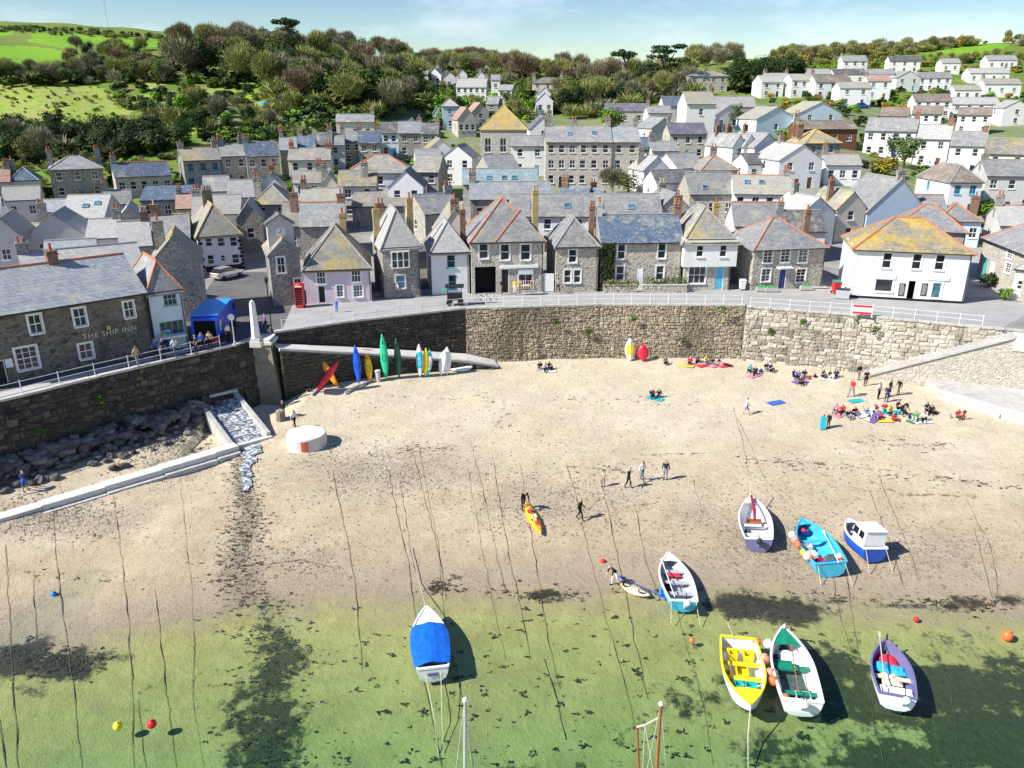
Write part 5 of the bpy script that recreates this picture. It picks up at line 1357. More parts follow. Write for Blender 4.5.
mb = MB(); mb.slab([(-tw - .25, y0 - .15, h + 2.92), (0, y0 - .15, h + 4.05), (0, y0 + 2.1, h + 4.05), (-tw - .25, y0 + 2.1, h + 2.92)], .12); mb.slab([(0, y0 - .15, h + 4.05), (tw + .25, y0 - .15, h + 2.92), (tw + .25, y0 + 2.1, h + 2.92), (0, y0 + 2.1, h + 4.05)], .12); mb.build('clock_roof', MATS['slate_dark'], ct)
mb = MB(); mb.lathe([(.55, 0), (.55, .06), (.50, .07)], 24); f = mb.build('clock_face', MATS['white_paint'], ct, (0, y0 - .01, h + 2.1), (math.pi / 2, 0, 0))
mb = MB()
mb.box(-.025, -.02, .075, .025, .38, .085); mb.box(-.28, -.025, .075, .02, .02, .09)
for k in range(12):
    a = k * math.pi / 6; mb.box(-.015 + .44 * math.cos(a), -.015 + .44 * math.sin(a), .071, .015 + .44 * math.cos(a), .015 + .44 * math.sin(a), .082)
mb.build('clock_hands', MATS['navy_paint'], ct, (0, y0 - .01, h + 2.1), (math.pi / 2, 0, 0))
# pink house
front_house('pale pink house with white corner quoins and yellow-lichened roof', (307, 303.5), (372, 300.5), 268.5, 9, 'h', 4.0, 'render_pink', 'slate_yellow', [(321, 277.5, 9, 13, 's2'), (356, 275.5, 9, 13, 's2'), (340, 291, 7, 12, 'sg1'), (358, 291, 9, 12, 'sg2')], [(322, 294, 7, 16, 'black_paint')], [(.62, .55, 5.2, .7, 'render_ochre', 1)], ridge='ridge_grey')
# granite house with oriel
o, w, h, loc = front_house('granite house with a white oriel window and hipped slate roof', (385, 298.5), (421, 296), 246, 8.5, 'h', 3.6, 'stone_grey', 'slate_pale', [(400.6, 281.7, 9, 13, 's', 'white_frame', 'glass_blue')], [], [(.96, .5, 4.6, .7, 'render_ochre', 1), (.04, .6, 3.4, .7, 'render_ochre', 1)])
x0, z0 = loc(391.5, 268); x1, z1 = loc(408, 251)
mb = MB(); mb.box(x0, -.55, z0, x1, 0, z0 + .12); mb.box(x0 - .05, -.6, z1, x1 + .05, 0, z1 + .14)
for x in np.linspace(x0, x1, 4): mb.box(x - .07, -.52, z0 + .12, x + .07, -.42, z1)
mb.box(x0, -.5, (z0 + z1) / 2 - .04, x1, -.44, (z0 + z1) / 2 + .04); mb.box(x0 - .02, -.42, z0 + .12, x0 + .06, 0, z1); mb.box(x1 - .06, -.42, z0 + .12, x1 + .02, 0, z1)
bay = mb.build('oriel_window', MATS['white_frame'], o)
mb = MB(); mb.box(x0 + .04, -.455, z0 + .13, x1 - .04, -.02, z1 - .01); mb.build('pane', MATS['glass'], bay)
# narrow white house
front_house('narrow white house with two blue-framed windows', (432.5, 294.5), (469.5, 293), 251.5, 8, 'h', 2.9, 'render_white', 'slate_pale', [(451, 261, 8, 13, 's', 'teal_paint'), (452.5, 282, 8, 13.5, 's', 'teal_paint')], [], [(.93, .35, 4.2, .6, 'brick_dark', 1, 'pot_buff')], surround=False)
# double-gabled shop house
o, w, h, loc = front_house('stone shop house with orange ridge tiles, wide black doorway and white shop sign', (472, 294), (543, 291.5), 241, 9.5, 'h', 4.2, 'stone_pale', 'slate_grey', [(483.6, 251, 9, 15, 's'), (505, 252, 9, 16, 's'), (525.5, 252, 9.5, 16, 's'), (525.5, 279.5, 14, 11, '1')], [(485.5, 280.5, 21, 27, 'dark_hole'), (505, 281, 7.5, 24, 'black_paint')], [(.99, .55, 4.9, .7, 'render_ochre', 2, 'pot_buff')], ridge='ridge_red')
xa, z_ = loc(494.5, 241); xb, _ = loc(543, 241); mb = MB(); xm = (xa + xb) / 2; r_ = 2.6; dd = 4.6     # front gable roof slopes of the right half
kz = 4.2 / (w / 2); dd = 2.75; zf = lambda y: h + .27 + kz * y; mb.slab([(xa, -.34, zf(-.34)), (xb + .1, -.34, zf(-.34)), (xm + .6, dd, zf(dd))], .2); mb.build('front_hip', MATS['slate_grey'], o)
mb = MB(); mb.tube([(xa, -.34, zf(-.34)), (xm + .6, dd, zf(dd))], .11, 6); mb.build('hip_tiles', MATS['ridge_red'], o)
x0, z0 = loc(500, 268.5); x1, z1 = loc(538, 264.5); mb = MB(); mb.box(x0, -.22, z0, x1, 0, z1); mb.build('shop_sign', MATS['white_paint'], o)
x0, z0 = loc(518, 274.5); x1, z1 = loc(533, 268.5); mb = MB(); mb.box(x0, -.14, z0, x1, -.125, z1); mb.build('blind', MATS['render_paleblue'], o)
# stone cottage
front_house('rubble stone cottage with hipped roof between the alley and the ivy', (555.5, 292), (597, 291), 246, 7.5, 'h', 2.7, 'stone_house', 'slate_grey', [(572.7, 256, 7.5, 13, 's'), (567.6, 276.3, 7, 12.5, 's'), (577.3, 276.3, 7, 12.5, 's')], [], [(.97, .5, 3.9, .6, 'brick_dark', 2)])
# ivy cottage
front_house('long stone cottage with bluish slate roof, white door and ivy on its end', (600, 290), (679.5, 289), 242, 6.5, 'x', 2.6, 'stone_house', 'slate_blue', [(621.4, 251.5, 8, 15, 's'), (661.9, 251, 8, 15, 's'), (620, 273.7, 8, 15, 's'), (660, 273, 7.5, 14, 's')], [(639, 277, 7, 19, 'white_paint')], [(.01, .5, 4.0, .7, 'render_grey', 1), (.99, .5, 3.8, .8, 'brick_dark', 2)])
# white-over-stone corner house
o, w, h, loc = front_house('corner house with white jettied upper floor, stone ground floor and sky-blue door', (683, 290), (728.5, 289.3), 237.5, 8.5, 'h', 3.0, 'stone_pale', 'slate_yellow', [(697, 275, 17, 17, 's2')], [(719.5, 276.5, 8, 20, 'sky_paint')], [(.1, .8, 3.9, .9, 'brick_dark', 1), (.95, .75, 3.0, .7, 'render_ochre', 1)], over=.75)
zz = loc(705, 266)[1]; a = w / 2
mb = MB(); ops = []
for (px, py) in ((698.8, 250), (722, 250)):
    x, z2 = loc(px, py); ops.append((x, z2, .8, 1.4))
facegrid(mb, lambda u, z, t: (u, -.5 + t, z), -a - .35, a + .45, zz, h - .05, ops, .12)
mb.face([(-a - .35, -.5, zz), (a + .45, -.5, zz), (a + .45, .05, zz), (-a - .35, .05, zz)])
for x in (-a - .35, a + .45): mb.face([(x, -.5, zz), (x, 7.9, zz), (x, 7.9, h - .05), (x, -.5, h - .05)])
up = mb.build('upper_storey', MATS['render_white'], o)
for x, z2, _, _ in ops:
    wm, gm = win_mesh(.8, 1.4, 's', 'white_frame', 'glass', True, False); q = link('window', wm, o, (x, -.38, z2)); link('pane', gm, q)
# stone house with blue door
o, w, h, loc = front_house('square stone house with navy-blue door, five white windows and tall brick chimney', (750.5, 290), (821, 286.5), 248.5, 8.5, 'h', 2.8, 'stone_house', 'slate_grey', [(768, 256, 8.5, 12.5, 'sg1'), (785.4, 255.4, 8.5, 13, 'sg1'), (803, 256, 8.5, 13, 'sg1'), (766, 275.2, 8.5, 12.5, 'sg1'), (800.8, 275.6, 9, 13, 'sg1')], [(782.4, 277.5, 7, 17, 'navy_paint')], [(.9, .4, 3.8, .75, 'brick_dark', 1)], ridge='ridge_red')
x, z2 = loc(784, 268); mb = MB(); mb.box(x - .95, -.7, z2, x + .85, 0, z2 + .18); mb.build('door_hood', MATS['white_paint'], o)
# white corner shop
o, w, h, loc = front_house('white corner shop with yellow-lichened roof, two pale blue signs and chalkboards', (847.5, 296.5), (963, 303), 251, 9, 'h', 2.9, 'render_white', 'slate_gold', [(887.3, 260.4, 9, 15, 's'), (917, 261.4, 9, 15.5, 's'), (940, 262.3, 9, 15.5, 's'), (884, 285.5, 18, 12.5, 'n'), (936.5, 290.5, 9, 15, 'n', 'white_frame', 'glass_blue')], [(911, 290.5, 7, 19, 'dark_hole')], [], ridge='ridge_red', swins=[('l', 2.0, 4.9, .9, 1.4, 's'), ('l', 5.5, 4.9, .9, 1.4, 's'), ('l', 2.5, 1.5, .9, 1.7, 's'), ('r', 1.5, 4.9, .8, 1.2, 's'), ('r', 1.5, 1.9, .8, 1.2, 's')])
for (pa, pb, qa, qb) in ((875, 278.5, 896.5, 272.5), (927.5, 280, 950.5, 274)):
    x0, z0 = loc(pa, pb); x1, z1 = loc(qa, qb); mb = MB(); mb.box(x0, -.1, z0, x1, 0, z0 + .42); mb.build('sign_board', MATS['render_paleblue'], o)
for px in (901.7, 924):
    x0, z0 = loc(px - 4, 295.5); x1, z1 = loc(px + 4, 283.5); mb = MB(); mb.box(x0, -.06, z0, x1, -.01, z1); cb = mb.build('chalkboard', MATS['black_paint'], o)
    mb = MB(); k = 0; zz = z1 - .12
    while zz > z0 + .1:
        xx = x0 + .1
        while xx < x1 - .15:
            l = HR.uniform(.05, .16); mb.box(xx, -.066, zz - .04, min(xx + l, x1 - .08), -.061, zz); xx += l + .05
        zz -= .1
    tag(mb.build('chalk_writing', MATS['white_paint'], cb), kind='stuff')
mb = MB(); mb.box(-w / 2 + .02, -.05, -.3, w / 2 - .02, -.004, .18); mb.build('black_plinth', MATS['black_paint'], o)
mb = MB()
for k in range(int((h - .6) / .65)):
    z0 = .4 + k * .65; mb.box(-w / 2 - .03, -.04, z0, -w / 2 + (.55 if k % 2 else .35), .0, z0 + .5)
mb.build('quoins', MATS['white_paint'], o)
# rear wing of the shop, same building line
house('grey rear wing with red ridge joined behind the white corner shop', (at(846, 293, 7.1).x + 12.2, at(846, 293, 7.1).y + 7.4, 7.1), R(-22), 8, 7, 6.0, 'h', 2.6, 'stone_grey', 'slate_grey', [], [('r', 2, 4.6, .8, 1.3, 's'), ('r', 2, 1.6, .8, 1.3, 's')], [], [], 'ridge_red', detail=True)
# houses at the east edge
front_house('buff stone house with turquoise door set back beyond the white corner shop', (976, 277), (1030, 305), 245, 9, 'h', 3.2, 'stone_pale', 'slate_grey', [(1011, 248, 6, 10, 'sg1'), (1008, 268, 6, 10, 'sg1')], [(985, 265, 5, 17, 'teal_paint'), (992, 269, 5, 16, 'white_paint')], [], ridge='ridge_red')
front_house('small white cottage at the east edge beyond the street', (1010, 297), (1050, 303), 270, 6, 'h', 1.8, 'render_white', 'slate_pale', [(1020, 285, 6, 9, 's')], [], [], z=7.2)
# stone inn
o, w, h, loc = front_house('long dark stone inn with slate roof, orange ridge tiles and white windows', (-40, 393), (155, 352.5), 305.5, 8.5, 'x', 2.6, 'stone_pub', 'slate_silver', [(35.4, 324, 13, 19, 's1'), (79.8, 317, 12.5, 18, 's1'), (129, 309.4, 10.5, 17, 's1'), (27, 358, 22, 22, 'sg2'), (86, 351, 13, 15, 's1')], [(2, 375, 10, 30, 'black_paint')], [(.62, .5, 3.6, .8, 'brick_dark', 1)], ridge='ridge_red')
x0, z0 = loc(107, 328); mb = MB(); mb.lathe([(.02, .3), (.14, .28), (.16, 0), (.05, -.05)], 8); mb.tube([(0, .45, .35), (0, 0, .32)], .02, 5); mb.build('yellow_lamp', plain('lamp_yellow', (.7, .5, .05), .4), o, (x0, -.45, z0))
cu = bpy.data.curves.new('lettering', 'FONT'); cu.body = 'THE SHIP INN'; cu.size = .62; cu.extrude = .025; cu.align_x = 'CENTER'; cu.align_y = 'CENTER'; cu.space_character = 1.15
tmp = bpy.data.objects.new('tmp', cu); COL.objects.link(tmp); me = bpy.data.meshes.new_from_object(tmp.evaluated_get(bpy.context.evaluated_depsgraph_get())); bpy.data.objects.remove(tmp)
me.materials.append(MATS['render_cream']); x0, z0 = loc(110, 332.5)
link('lettering', me, o, (x0, -.04, z0), (math.pi / 2, 0, 0))
x0, z0 = loc(9, 363); mb = MB(); mb.box(x0 - .25, -.06, z0 - .35, x0 + .25, -.01, z0 + .35); mb.build('notice_board', MATS['white_paint'], o)
# white bay end of the inn
o, w, h, loc = front_house('white rendered shop end of the inn with large glazed front and red roof hips', (157, 351), (189.5, 345.5), 288.5, 7.5, 'h', 2.2, 'render_paleblue', 'slate_grey', [(170, 299, 13, 12, 's2', 'render_teal'), (172, 328, 24, 14, '3', 'teal_paint')], [(168, 345, 9, 14, 'blue_paint')], [], ridge='ridge_red', surround=False)
x0, z0 = loc(158, 337); mb = MB(); mb.box(x0, -1.0, z0 - .05, x0 + 2.2, 0, z0 + .1); mb.build('awning', MATS['white_paint'], o)
# white house with quoins, on the square
o, w, h, loc = front_house('white house with black and white corner quoins at the back of the square', (202, 273), (245, 269), 234.5, 11, 'h', 3.4, 'render_white', 'slate_cream', [(208.7, 242, 7, 9, 's'), (221, 242, 7, 9, 's'), (233.5, 241.5, 7, 9, 's'), (210.8, 259.5, 7, 9, 's'), (223, 258, 5, 6, 's'), (235.6, 258.5, 7, 9, 's')], [], [(.5, .62, 4.9, 1.3, 'stone_lichen', 4, 'pot_buff')], surround=False, ridge='ridge_ochre')
for s in (-1, 1):
    mb = MB()
    for k in range(int(h / .5)):
        l = .5 if k % 2 else .3; mb.box(min(s * w / 2, s * (w / 2 - l)) - .02, -.04, k * .5 + .05, max(s * w / 2, s * (w / 2 - l)) + .02, 0, k * .5 + .42)
    mb.build('quoins', MATS['black_paint'], o)
mb = MB(); mb.box(w / 2 + .004, .0, 0, w / 2 + .02, 10.9, h - .1); mb.build('ochre_side', MATS['render_ochre'], o)
mb = MB(); mb.box(-w / 2 + .5, -.06, 0, w / 2 - .3, -.004, .75); mb.build('dark_shopfront', MATS['black_paint'], o)
for row in [
 (150, 200, 263, 6.0, 8, 'y', 2.4, 20, 'S', 'y', 1, 0, 'L', 'stone gable house with red chimney pot rising behind the white end of the inn', 'ridge_ochre', 'white_frame', 'glass', 'stone_grey'),
 (120, 152, 246, 4.6, 7, 'x', 2.4, 24, 'S', 'p', 1, 1, 'R', 'stone cottage with a broad brown chimney stack above the inn', 'ridge_grey', 'white_frame', 'glass', 'brick_dark', 'pot_buff'),
 (152, 190, 238, 4.6, 7, 'x', 2.4, 18, 'S', 'g', 1, 2, 'L', 'grey roofed cottage between the inn and the white quoined house', 'ridge_ochre', 'white_frame', 'glass', 'brick_dark', 'pot_buff'),
 (192, 240, 214, 4.8, 7, 'x', 2.2, 12, 'W', 'p', 1, 2, 'L', 'white cottage with pale roof behind the white quoined house'),
]:
    hill_house(*row)

# alley gate, garden wall
p = at(548.6, 291.5, 7.1); r0 = empty('garden_gate', p); tag(r0, 'white boarded gate closing the alley beside the stone cottage', 'gate')
for k in range(7):
    mb = MB(); x = -.6 + k * .172; mb.box(x, 0, 0, x + .16, .05, 2.1 + .02 * (k % 2)); mb.build('board', MATS['white_paint'], r0)
A, B = at(603, 291.5, 7.1), at(685, 290.3, 7.1); g0 = empty('garden_wall', A); tag(g0, 'low stone garden wall with hedge plants in front of the ivy cottage', 'wall')
dv = B - A; L_ = dv.length
for (x0, x1) in ((0, L_ * .40), (L_ * .475, L_)):
    mb = MB(); mb.box(x0, -.2, -.3, x1, .15, .75); mb.build('wall', MATS['stone_house'], g0)
    mb = MB(); mb.box(x0 - .04, -.25, .752, x1 + .04, .2, .86); mb.build('coping', MATS['concrete'], g0)
# dormers and rooflights visible on far roofs are parts of their houses
def add_on_roof(label_start, mk):
    for o in COL.objects:
        if o.get('label', '').startswith(label_start): mk(o); return
def roof_light(o, fx, up, m='glass_blue'):
    r = next(c for c in o.children if c.name.startswith('roof')); bb = [Vector(b) for b in r.bound_box]
    x = bb[0].x + (bb[6].x - bb[0].x) * fx; y0, y1, z0, z1 = bb[0].y, (bb[0].y + bb[6].y) / 2, bb[0].z + .13, bb[6].z
    y, z = y0 + (y1 - y0) * up, z0 + (z1 - z0) * up; s = math.atan2(z1 - z0, y1 - y0)
    mb = MB(); mb.box(-.45, -.5, 0, .45, .5, .1); q = mb.build('rooflight', MATS['lead'], r, (x, y, z + .06), (s, 0, 0))
    mb = MB(); mb.box(-.36, -.41, .1, .36, .41, .12); mb.build('pane', MATS[m], q)
for st, L in (('west third of the tall', [(.75, .5)]), ('middle of the tall', [(.5, .55)]), ('long low building with a teal', [(.35, .4), (.55, .4), (.68, .4)]), ('stone house with wide grey slate', [(.35, .3)]), ('long white house with a patched', [(.25, .6), (.5, .6)]), ('west half of the long white', [(.3, .45), (.75, .45)]), ('east half of the long white', [(.2, .45), (.6, .4)]), ('white house with brown mossy', []), ('stone shop house', [(.35, .6)]), ('broad pale slated', [(.5, .5), (.75, .6)])):
    for fx, upf in L: add_on_roof(st, lambda o, fx=fx, upf=upf: roof_light(o, fx, upf))
# ------------------------------------------------------------------ boats
def hull_pts(L, B, D, t, prof, inset=0.0, tr=.8):
    f = tr + (1 - tr) * math.sin(t / .42 * math.pi / 2) if t < .42 else max(.0, 1 - ((t - .42) / .58) ** 2.2)
    hb = max(.02, B / 2 * f - inset)
    k = D * .5 * max(0, (t - .72) / .28) ** 2; s = D * (.9 + .34 * t * t + .06 * (1 - t) ** 2)
    x = -L / 2 + L * t
    return [(x - (L * .05 * (1 - zf) if t > .8 else 0) * (t - .8) / .2, y * hb, k + (s - k) * zf) for y, zf in prof]
OUT = [(0, 0), (.5, .05), (.82, .25), (.95, .6), (1, 1)]
INN = [(0, .22), (.62, .22), (.84, .34), (.94, .65), (1, 1)]
def boat(label, bow, stern, beam, D, cols, thwarts=(.25, .5, .72), thm='boat_grey', z=None, roll=0, name='rowing_boat', foredeck=None, fdm='white_paint', afloat=False, tr=.8, floorm=None):
    """bow, stern: photograph pixels of the two rail ends; cols: topside, bottom, inside, gunwale"""
    zg = z
    if zg is None:
        m = beach_pt((bow[0] + stern[0]) / 2, (bow[1] + stern[1]) / 2 + 6); zg = max(m.z, 0) if not afloat else -.28
    P, Q = at(*bow, zg + D * 1.15), at(*stern, zg + D * .95); d = P - Q; L = math.hypot(d.x, d.y); c = (P + Q) / 2
    root = empty(name, (c.x, c.y, zg)); root.rotation_euler = (R(roll), 0, math.atan2(d.y, d.x)); tag(root, label, 'boat')
    N = 16; out = MB(); inn = MB(); cap = MB()
    S = [[hull_pts(L, beam, D, i / N, OUT, 0, tr)] + [hull_pts(L, beam, D, min(i / N, .985), INN, .07, tr)] for i in range(N + 1)]
    fl = lambda p, s: (p[0], p[1] * s, p[2])
    for i in range(N):
        for s in (1, -1):
            for k in range(4):
                q = [fl(S[i][0][k], s), fl(S[i + 1][0][k], s), fl(S[i + 1][0][k + 1], s), fl(S[i][0][k + 1], s)]
                out.face(q if s < 0 else q[::-1], 1 if k < 2 else 0)
                q = [fl(S[i][1][k], s), fl(S[i + 1][1][k], s), fl(S[i + 1][1][k + 1], s), fl(S[i][1][k + 1], s)]
                inn.face(q if s > 0 else q[::-1], 0 if (k > 0 or not floorm) else 1)
            a, b, e, f = fl(S[i][0][4], s), fl(S[i + 1][0][4], s), fl(S[i + 1][1][4], s), fl(S[i][1][4], s)
            u = Vector((0, 0, .035)); w = Vector((0, s * .035, 0))
            cap.slab([Vector(a) + u + w, Vector(b) + u + w, Vector(e) + u, Vector(f) + u], .075)
    out.face([fl(p, 1) for p in S[0][0]] + [fl(p, -1) for p in reversed(S[0][0])], 0)
    inn.face([(p[0] + .07, p[1], p[2]) for p in S[0][1]] + [(p[0] + .07, -p[1], p[2]) for p in reversed(S[0][1])], 0)
    zt = S[0][0][4][2]; yt = S[0][0][4][1]
    cap.box(-L / 2 - .03, -yt, zt - .05, -L / 2 + .1, yt, zt + .04)
    out.build('hull', [MATS[cols[0]], MATS[cols[1]]], root, smooth=True)
    inn.build('inner_shell', [MATS[cols[2]], MATS[floorm or cols[2]]], root, smooth=True)
    cap.build('gunwale', MATS[cols[3]], root)
    mb = MB(); mb.box(-L / 2 + .3, -.04, -.1, L * .33, .04, .04); mb.build('keel', MATS[cols[1]], root)
    for t in thwarts:
        p = hull_pts(L, beam, D, t, [(1, .68)], .1, tr)[0]; mb = MB(); mb.box(p[0] - .14, -p[1], p[2] - .03, p[0] + .14, p[1], p[2] + .02); mb.build('thwart', MATS[thm], root)
    if foredeck:
        mb = MB(); n = 6
        for i in range(n):
            a, b = foredeck + (.985 - foredeck) * i / n, foredeck + (.985 - foredeck) * (i + 1) / n
            p, q = hull_pts(L, beam, D, a, [(1, .98)], .05, tr)[0], hull_pts(L, beam, D, b, [(1, .98)], .05, tr)[0]
            cr = .06
            for s in (1, -1):
                r4 = [(p[0], 0, p[2] + cr), (q[0], 0, q[2] + cr * (1 - (i + 1) / n)), (q[0], s * q[1], q[2]), (p[0], s * p[1], p[2])]
                mb.slab(r4 if s < 0 else r4[::-1], .04)
        mb.build('foredeck', MATS[fdm], root)
    return root, L
def outboard(root, L, D, y=0.0, cm='white_paint', up=True):
    mb = MB(); mb.lathe([(.05, -.02), (.16, .0), (.19, .18), (.17, .36), (.06, .44)], 10); o = mb.build('outboard', MATS[cm], root, (-L / 2 - .22, y, D * .85), (0, R(-35 if up else 0), 0))
    mb = MB(); mb.box(-.09, -.05, -.75, .05, .05, 0); mb.box(-.2, -.02, -.95, .06, .02, -.72); mb.lathe([(.02, -.14), (.16, -.12), (.16, -.1), (.02, -.08)], 6, (-.12, 0, -.74)); mb.build('leg', MATS['boat_grey'], o)
    mb = MB(); mb.tube([(.1, 0, .12), (.6, 0, .25)], .025, 6); mb.build('tiller', MATS['black_paint'], o)
def stays(root, L, D, B, m='rope'):
    for s in (-1, 1):
        mb = MB(); mb.tube([(-L / 2 + .05, s * B * .36, D * .95), (-L / 2 - 1.0, s * B * .42, -.1)], .02, 5); mb.build('mooring_line', MATS[m], root)
def oar(root, a, b, m='varnish'):
    mb = MB(); a, b = Vector(a), Vector(b); mb.tube([a, b], .028, 6); d = (b - a).normalized(); e = b + d * .55; s = Vector((-d.y, d.x, 0)) * .08
    mb.slab([b - s * .4, e - s, e + s, b + s * .4], .02); mb.build('oar', MATS[m], root)
def crate(root, c, s, m, name='crate'):
    mb = MB(); x, y, z = c; a, b, h = s; t = .03
    mb.box(x - a, y - b, z, x + a, y + b, z + .03); mb.box(x - a, y - b, z + .03, x - a + t, y + b, z + h); mb.box(x + a - t, y - b, z + .03, x + a, y + b, z + h); mb.box(x - a + t, y - b, z + .03, x + a - t, y - b + t, z + h); mb.box(x - a + t, y + b - t, z + .03, x + a - t, y + b, z + h)
    mb.build(name, MATS[m], root)
plain('boat_grey', (.42, .44, .46), .5, .15, 3); plain('boat_white', (.76, .77, .77), .35, .06, 3, .4); plain('boat_yellow', (.80, .66, .02), .4, .1, 3, .4); plain('boat_green', (.01, .22, .13), .4, .15, 3, .4)
plain('boat_blue', (.02, .10, .50), .35, .1, 3, .4); plain('boat_turq', (.06, .42, .58), .4, .15, 3, .4); plain('boat_violet', (.16, .15, .30), .4, .1, 3, .4); plain('antifoul_red', (.30, .05, .03), .7, .2, 3); plain('antifoul_dark', (.03, .035, .05), .7, .2, 3)
plain('tarp_blue', (.01, .13, .58), .4, .2, 4, .4, bump=.6); plain('tarp_maroon', (.30, .02, .06), .6, .2, 4); plain('varnish', (.33, .13, .05), .4, .25, 6); plain('rope', (.50, .46, .36), .9, .2, 9); plain('rope_dark', (.15, .125, .08), .95, .6, 1.2)
plain('buoy_orange', (.80, .16, .05), .4, .1, 4, .4); plain('buoy_pink', (.85, .28, .20), .4, .1, 4, .4); plain('buoy_white', (.78, .76, .72), .4, .1, 4, .4); plain('buoy_yellow', (.78, .70, .03), .4, .1, 4, .4); plain('buoy_blue', (.02, .2, .7), .4, .1, 4, .4); plain('buoy_red', (.75, .02, .03), .4, .1, 4, .4)
plain('cloth_red', (.55, .03, .06), .9, .2, 5); plain('cloth_teal', (.02, .5, .45), .8, .2, 5); plain('cloth_blue', (.03, .35, .65), .8, .2, 5); plain('cloth_cream', (.62, .55, .42), .9, .15, 5); plain('net', (.06, .10, .09), .95, .5, 8)

def heap(root, c, s, m, name='cloth', seed=0):
    r = random.Random(seed); mb = MB(); n = 6; g = {}
    for i in range(n + 1):
        for j in range(n + 1):
            x, y = -1 + 2 * i / n, -1 + 2 * j / n; e = max(0, 1 - max(abs(x), abs(y)) ** 3)
            g[i, j] = (c[0] + s[0] * x * r.uniform(.9, 1.05), c[1] + s[1] * y * r.uniform(.9, 1.05), c[2] + s[2] * e * r.uniform(.5, 1.1))
    for i in range(n):
        for j in range(n): mb.face([g[i, j], g[i + 1, j], g[i + 1, j + 1], g[i, j + 1]])
    mb.build(name, MATS[m], root, smooth=True)

# 1: covered boat afloat
o, L = boat('white boat afloat under a blue tarpaulin, bow towards the beach', (426, 607), (433, 668), 2.0, .95, ('boat_white', 'antifoul_dark', 'boat_white', 'boat_white'), (), afloat=True, foredeck=.66)
mb = MB(); n = 10; rr = random.Random(2); rows = []
for i in range(n + 1):
    t = .03 + .64 * i / n; p = hull_pts(L, 2.0, .95, t, [(1, 1)], -.06)[0]; row = []
    for k in range(9):
        y = -1 + 2 * k / 8; row.append((p[0], y * p[1], p[2] + .05 + .22 * (1 - abs(y) ** 1.5) + rr.uniform(-.035, .035)))
    row = [(row[0][0], row[0][1], row[0][2] - .3)] + row + [(row[-1][0], row[-1][1], row[-1][2] - .3)]; rows.append(row)
for a, b in zip(rows[:-1], rows[1:]):
    for k in range(len(a) - 1): mb.face([a[k], b[k], b[k + 1], a[k + 1]])
mb.build('tarpaulin', MATS['tarp_blue'], o, smooth=True)
mb = MB(); mb.box(-L / 2 - .045, -.28, .42, -L / 2 - .035, .28, .62); mb.build('name_plate', MATS['boat_violet'], o)
mb = MB(); mb.tube([(L / 2 - .1, 0, 1.1), (L / 2 + 3.5, .2, .45), (L / 2 + 7.5, .5, .55)], .022, 5); mb.build('mooring_line', MATS['rope'], o)
for s in (-1, 1): mb = MB(); mb.tube([(-L / 2, s * .4, .6), (-L / 2 - 2.5, s * .2, .26), (-L / 2 - 4.5, s * .1, -.8)], .02, 5); mb.build('mooring_line', MATS['rope'], o)
# 2: yellow boat, bow to the sea
o, L = boat('white boat with yellow gunwale, thwarts and foredeck, moored bow to sea beside the green-decked boat', (751, 706), (738, 637), 2.15, 1.0, ('boat_white', 'antifoul_dark', 'boat_white', 'boat_yellow'), (.14, .34, .55), 'boat_yellow', afloat=True, foredeck=.76, fdm='boat_yellow', tr=.86)
crate(o, (.75, .3, .5), (.2, .28, .3), 'cloth_teal'); crate(o, (.75, -.3, .5), (.2, .2, .3), 'cloth_teal'); crate(o, (-.5, 0, .35), (.5, .3, .35), 'boat_yellow', 'engine_box')
crate(o, (-1.6, .45, .4), (.25, .25, .4), 'boat_yellow', 'locker'); crate(o, (-1.6, -.35, .4), (.22, .22, .4), 'boat_yellow', 'locker'); crate(o, (-.2, -.75, .3), (.2, .16, .3), 'boat_yellow', 'locker')
heap(o, (.4, -.7, .3), (.35, .2, .25), 'net', 'net', 3); oar(o, (-1.9, -.55, .75), (.6, -.65, .8)); mb = MB(); mb.tube([(L / 2 - .1, 0, 1.2), (L / 2 + .9, -.15, .2), (L / 2 + 3.2, -.3, -.9)], .03, 5); mb.build('mooring_line', MATS['rope'], o)
mb = MB(); mb.tube([(-L / 2 + .1, -.2, .9), (-L / 2 - .1, -.6, 1.7)], .03, 5); mb.build('boat_hook', MATS['rope'], o)
# 3: green-decked boat
o, L = boat('white boat with green foredeck and green thwart, moored stern to sea', (783, 627), (803, 701), 2.15, 1.0, ('boat_white', 'boat_green', 'boat_white', 'boat_white'), (.5, .16), 'boat_green', afloat=True, foredeck=.74, fdm='boat_green', tr=.9, floorm='net')
crate(o, (.15, .35, .6), (.35, .45, .1), 'boat_green', 'locker'); oar(o, (-1.9, .05, .85), (.9, -.15, 1.05)); heap(o, (1.2, -.1, .35), (.5, .6, .35), 'boat_white', 'canvas', 5); heap(o, (-1.7, -.3, .35), (.5, .5, .25), 'net', 'net', 6); crate(o, (-2.0, -.2, .4), (.3, .35, .3), 'boat_grey')
heap(o, (.9, .6, .35), (.3, .2, .3), 'antifoul_dark', 'bag', 7); outboard(o, L, 1.0, .0, 'boat_white'); mb = MB(); mb.lathe([(.07, 0), (.09, .1), (.05, .25)], 8, (L / 2 - .25, 0, 1.28)); mb.build('bitt', MATS['buoy_white'], o)
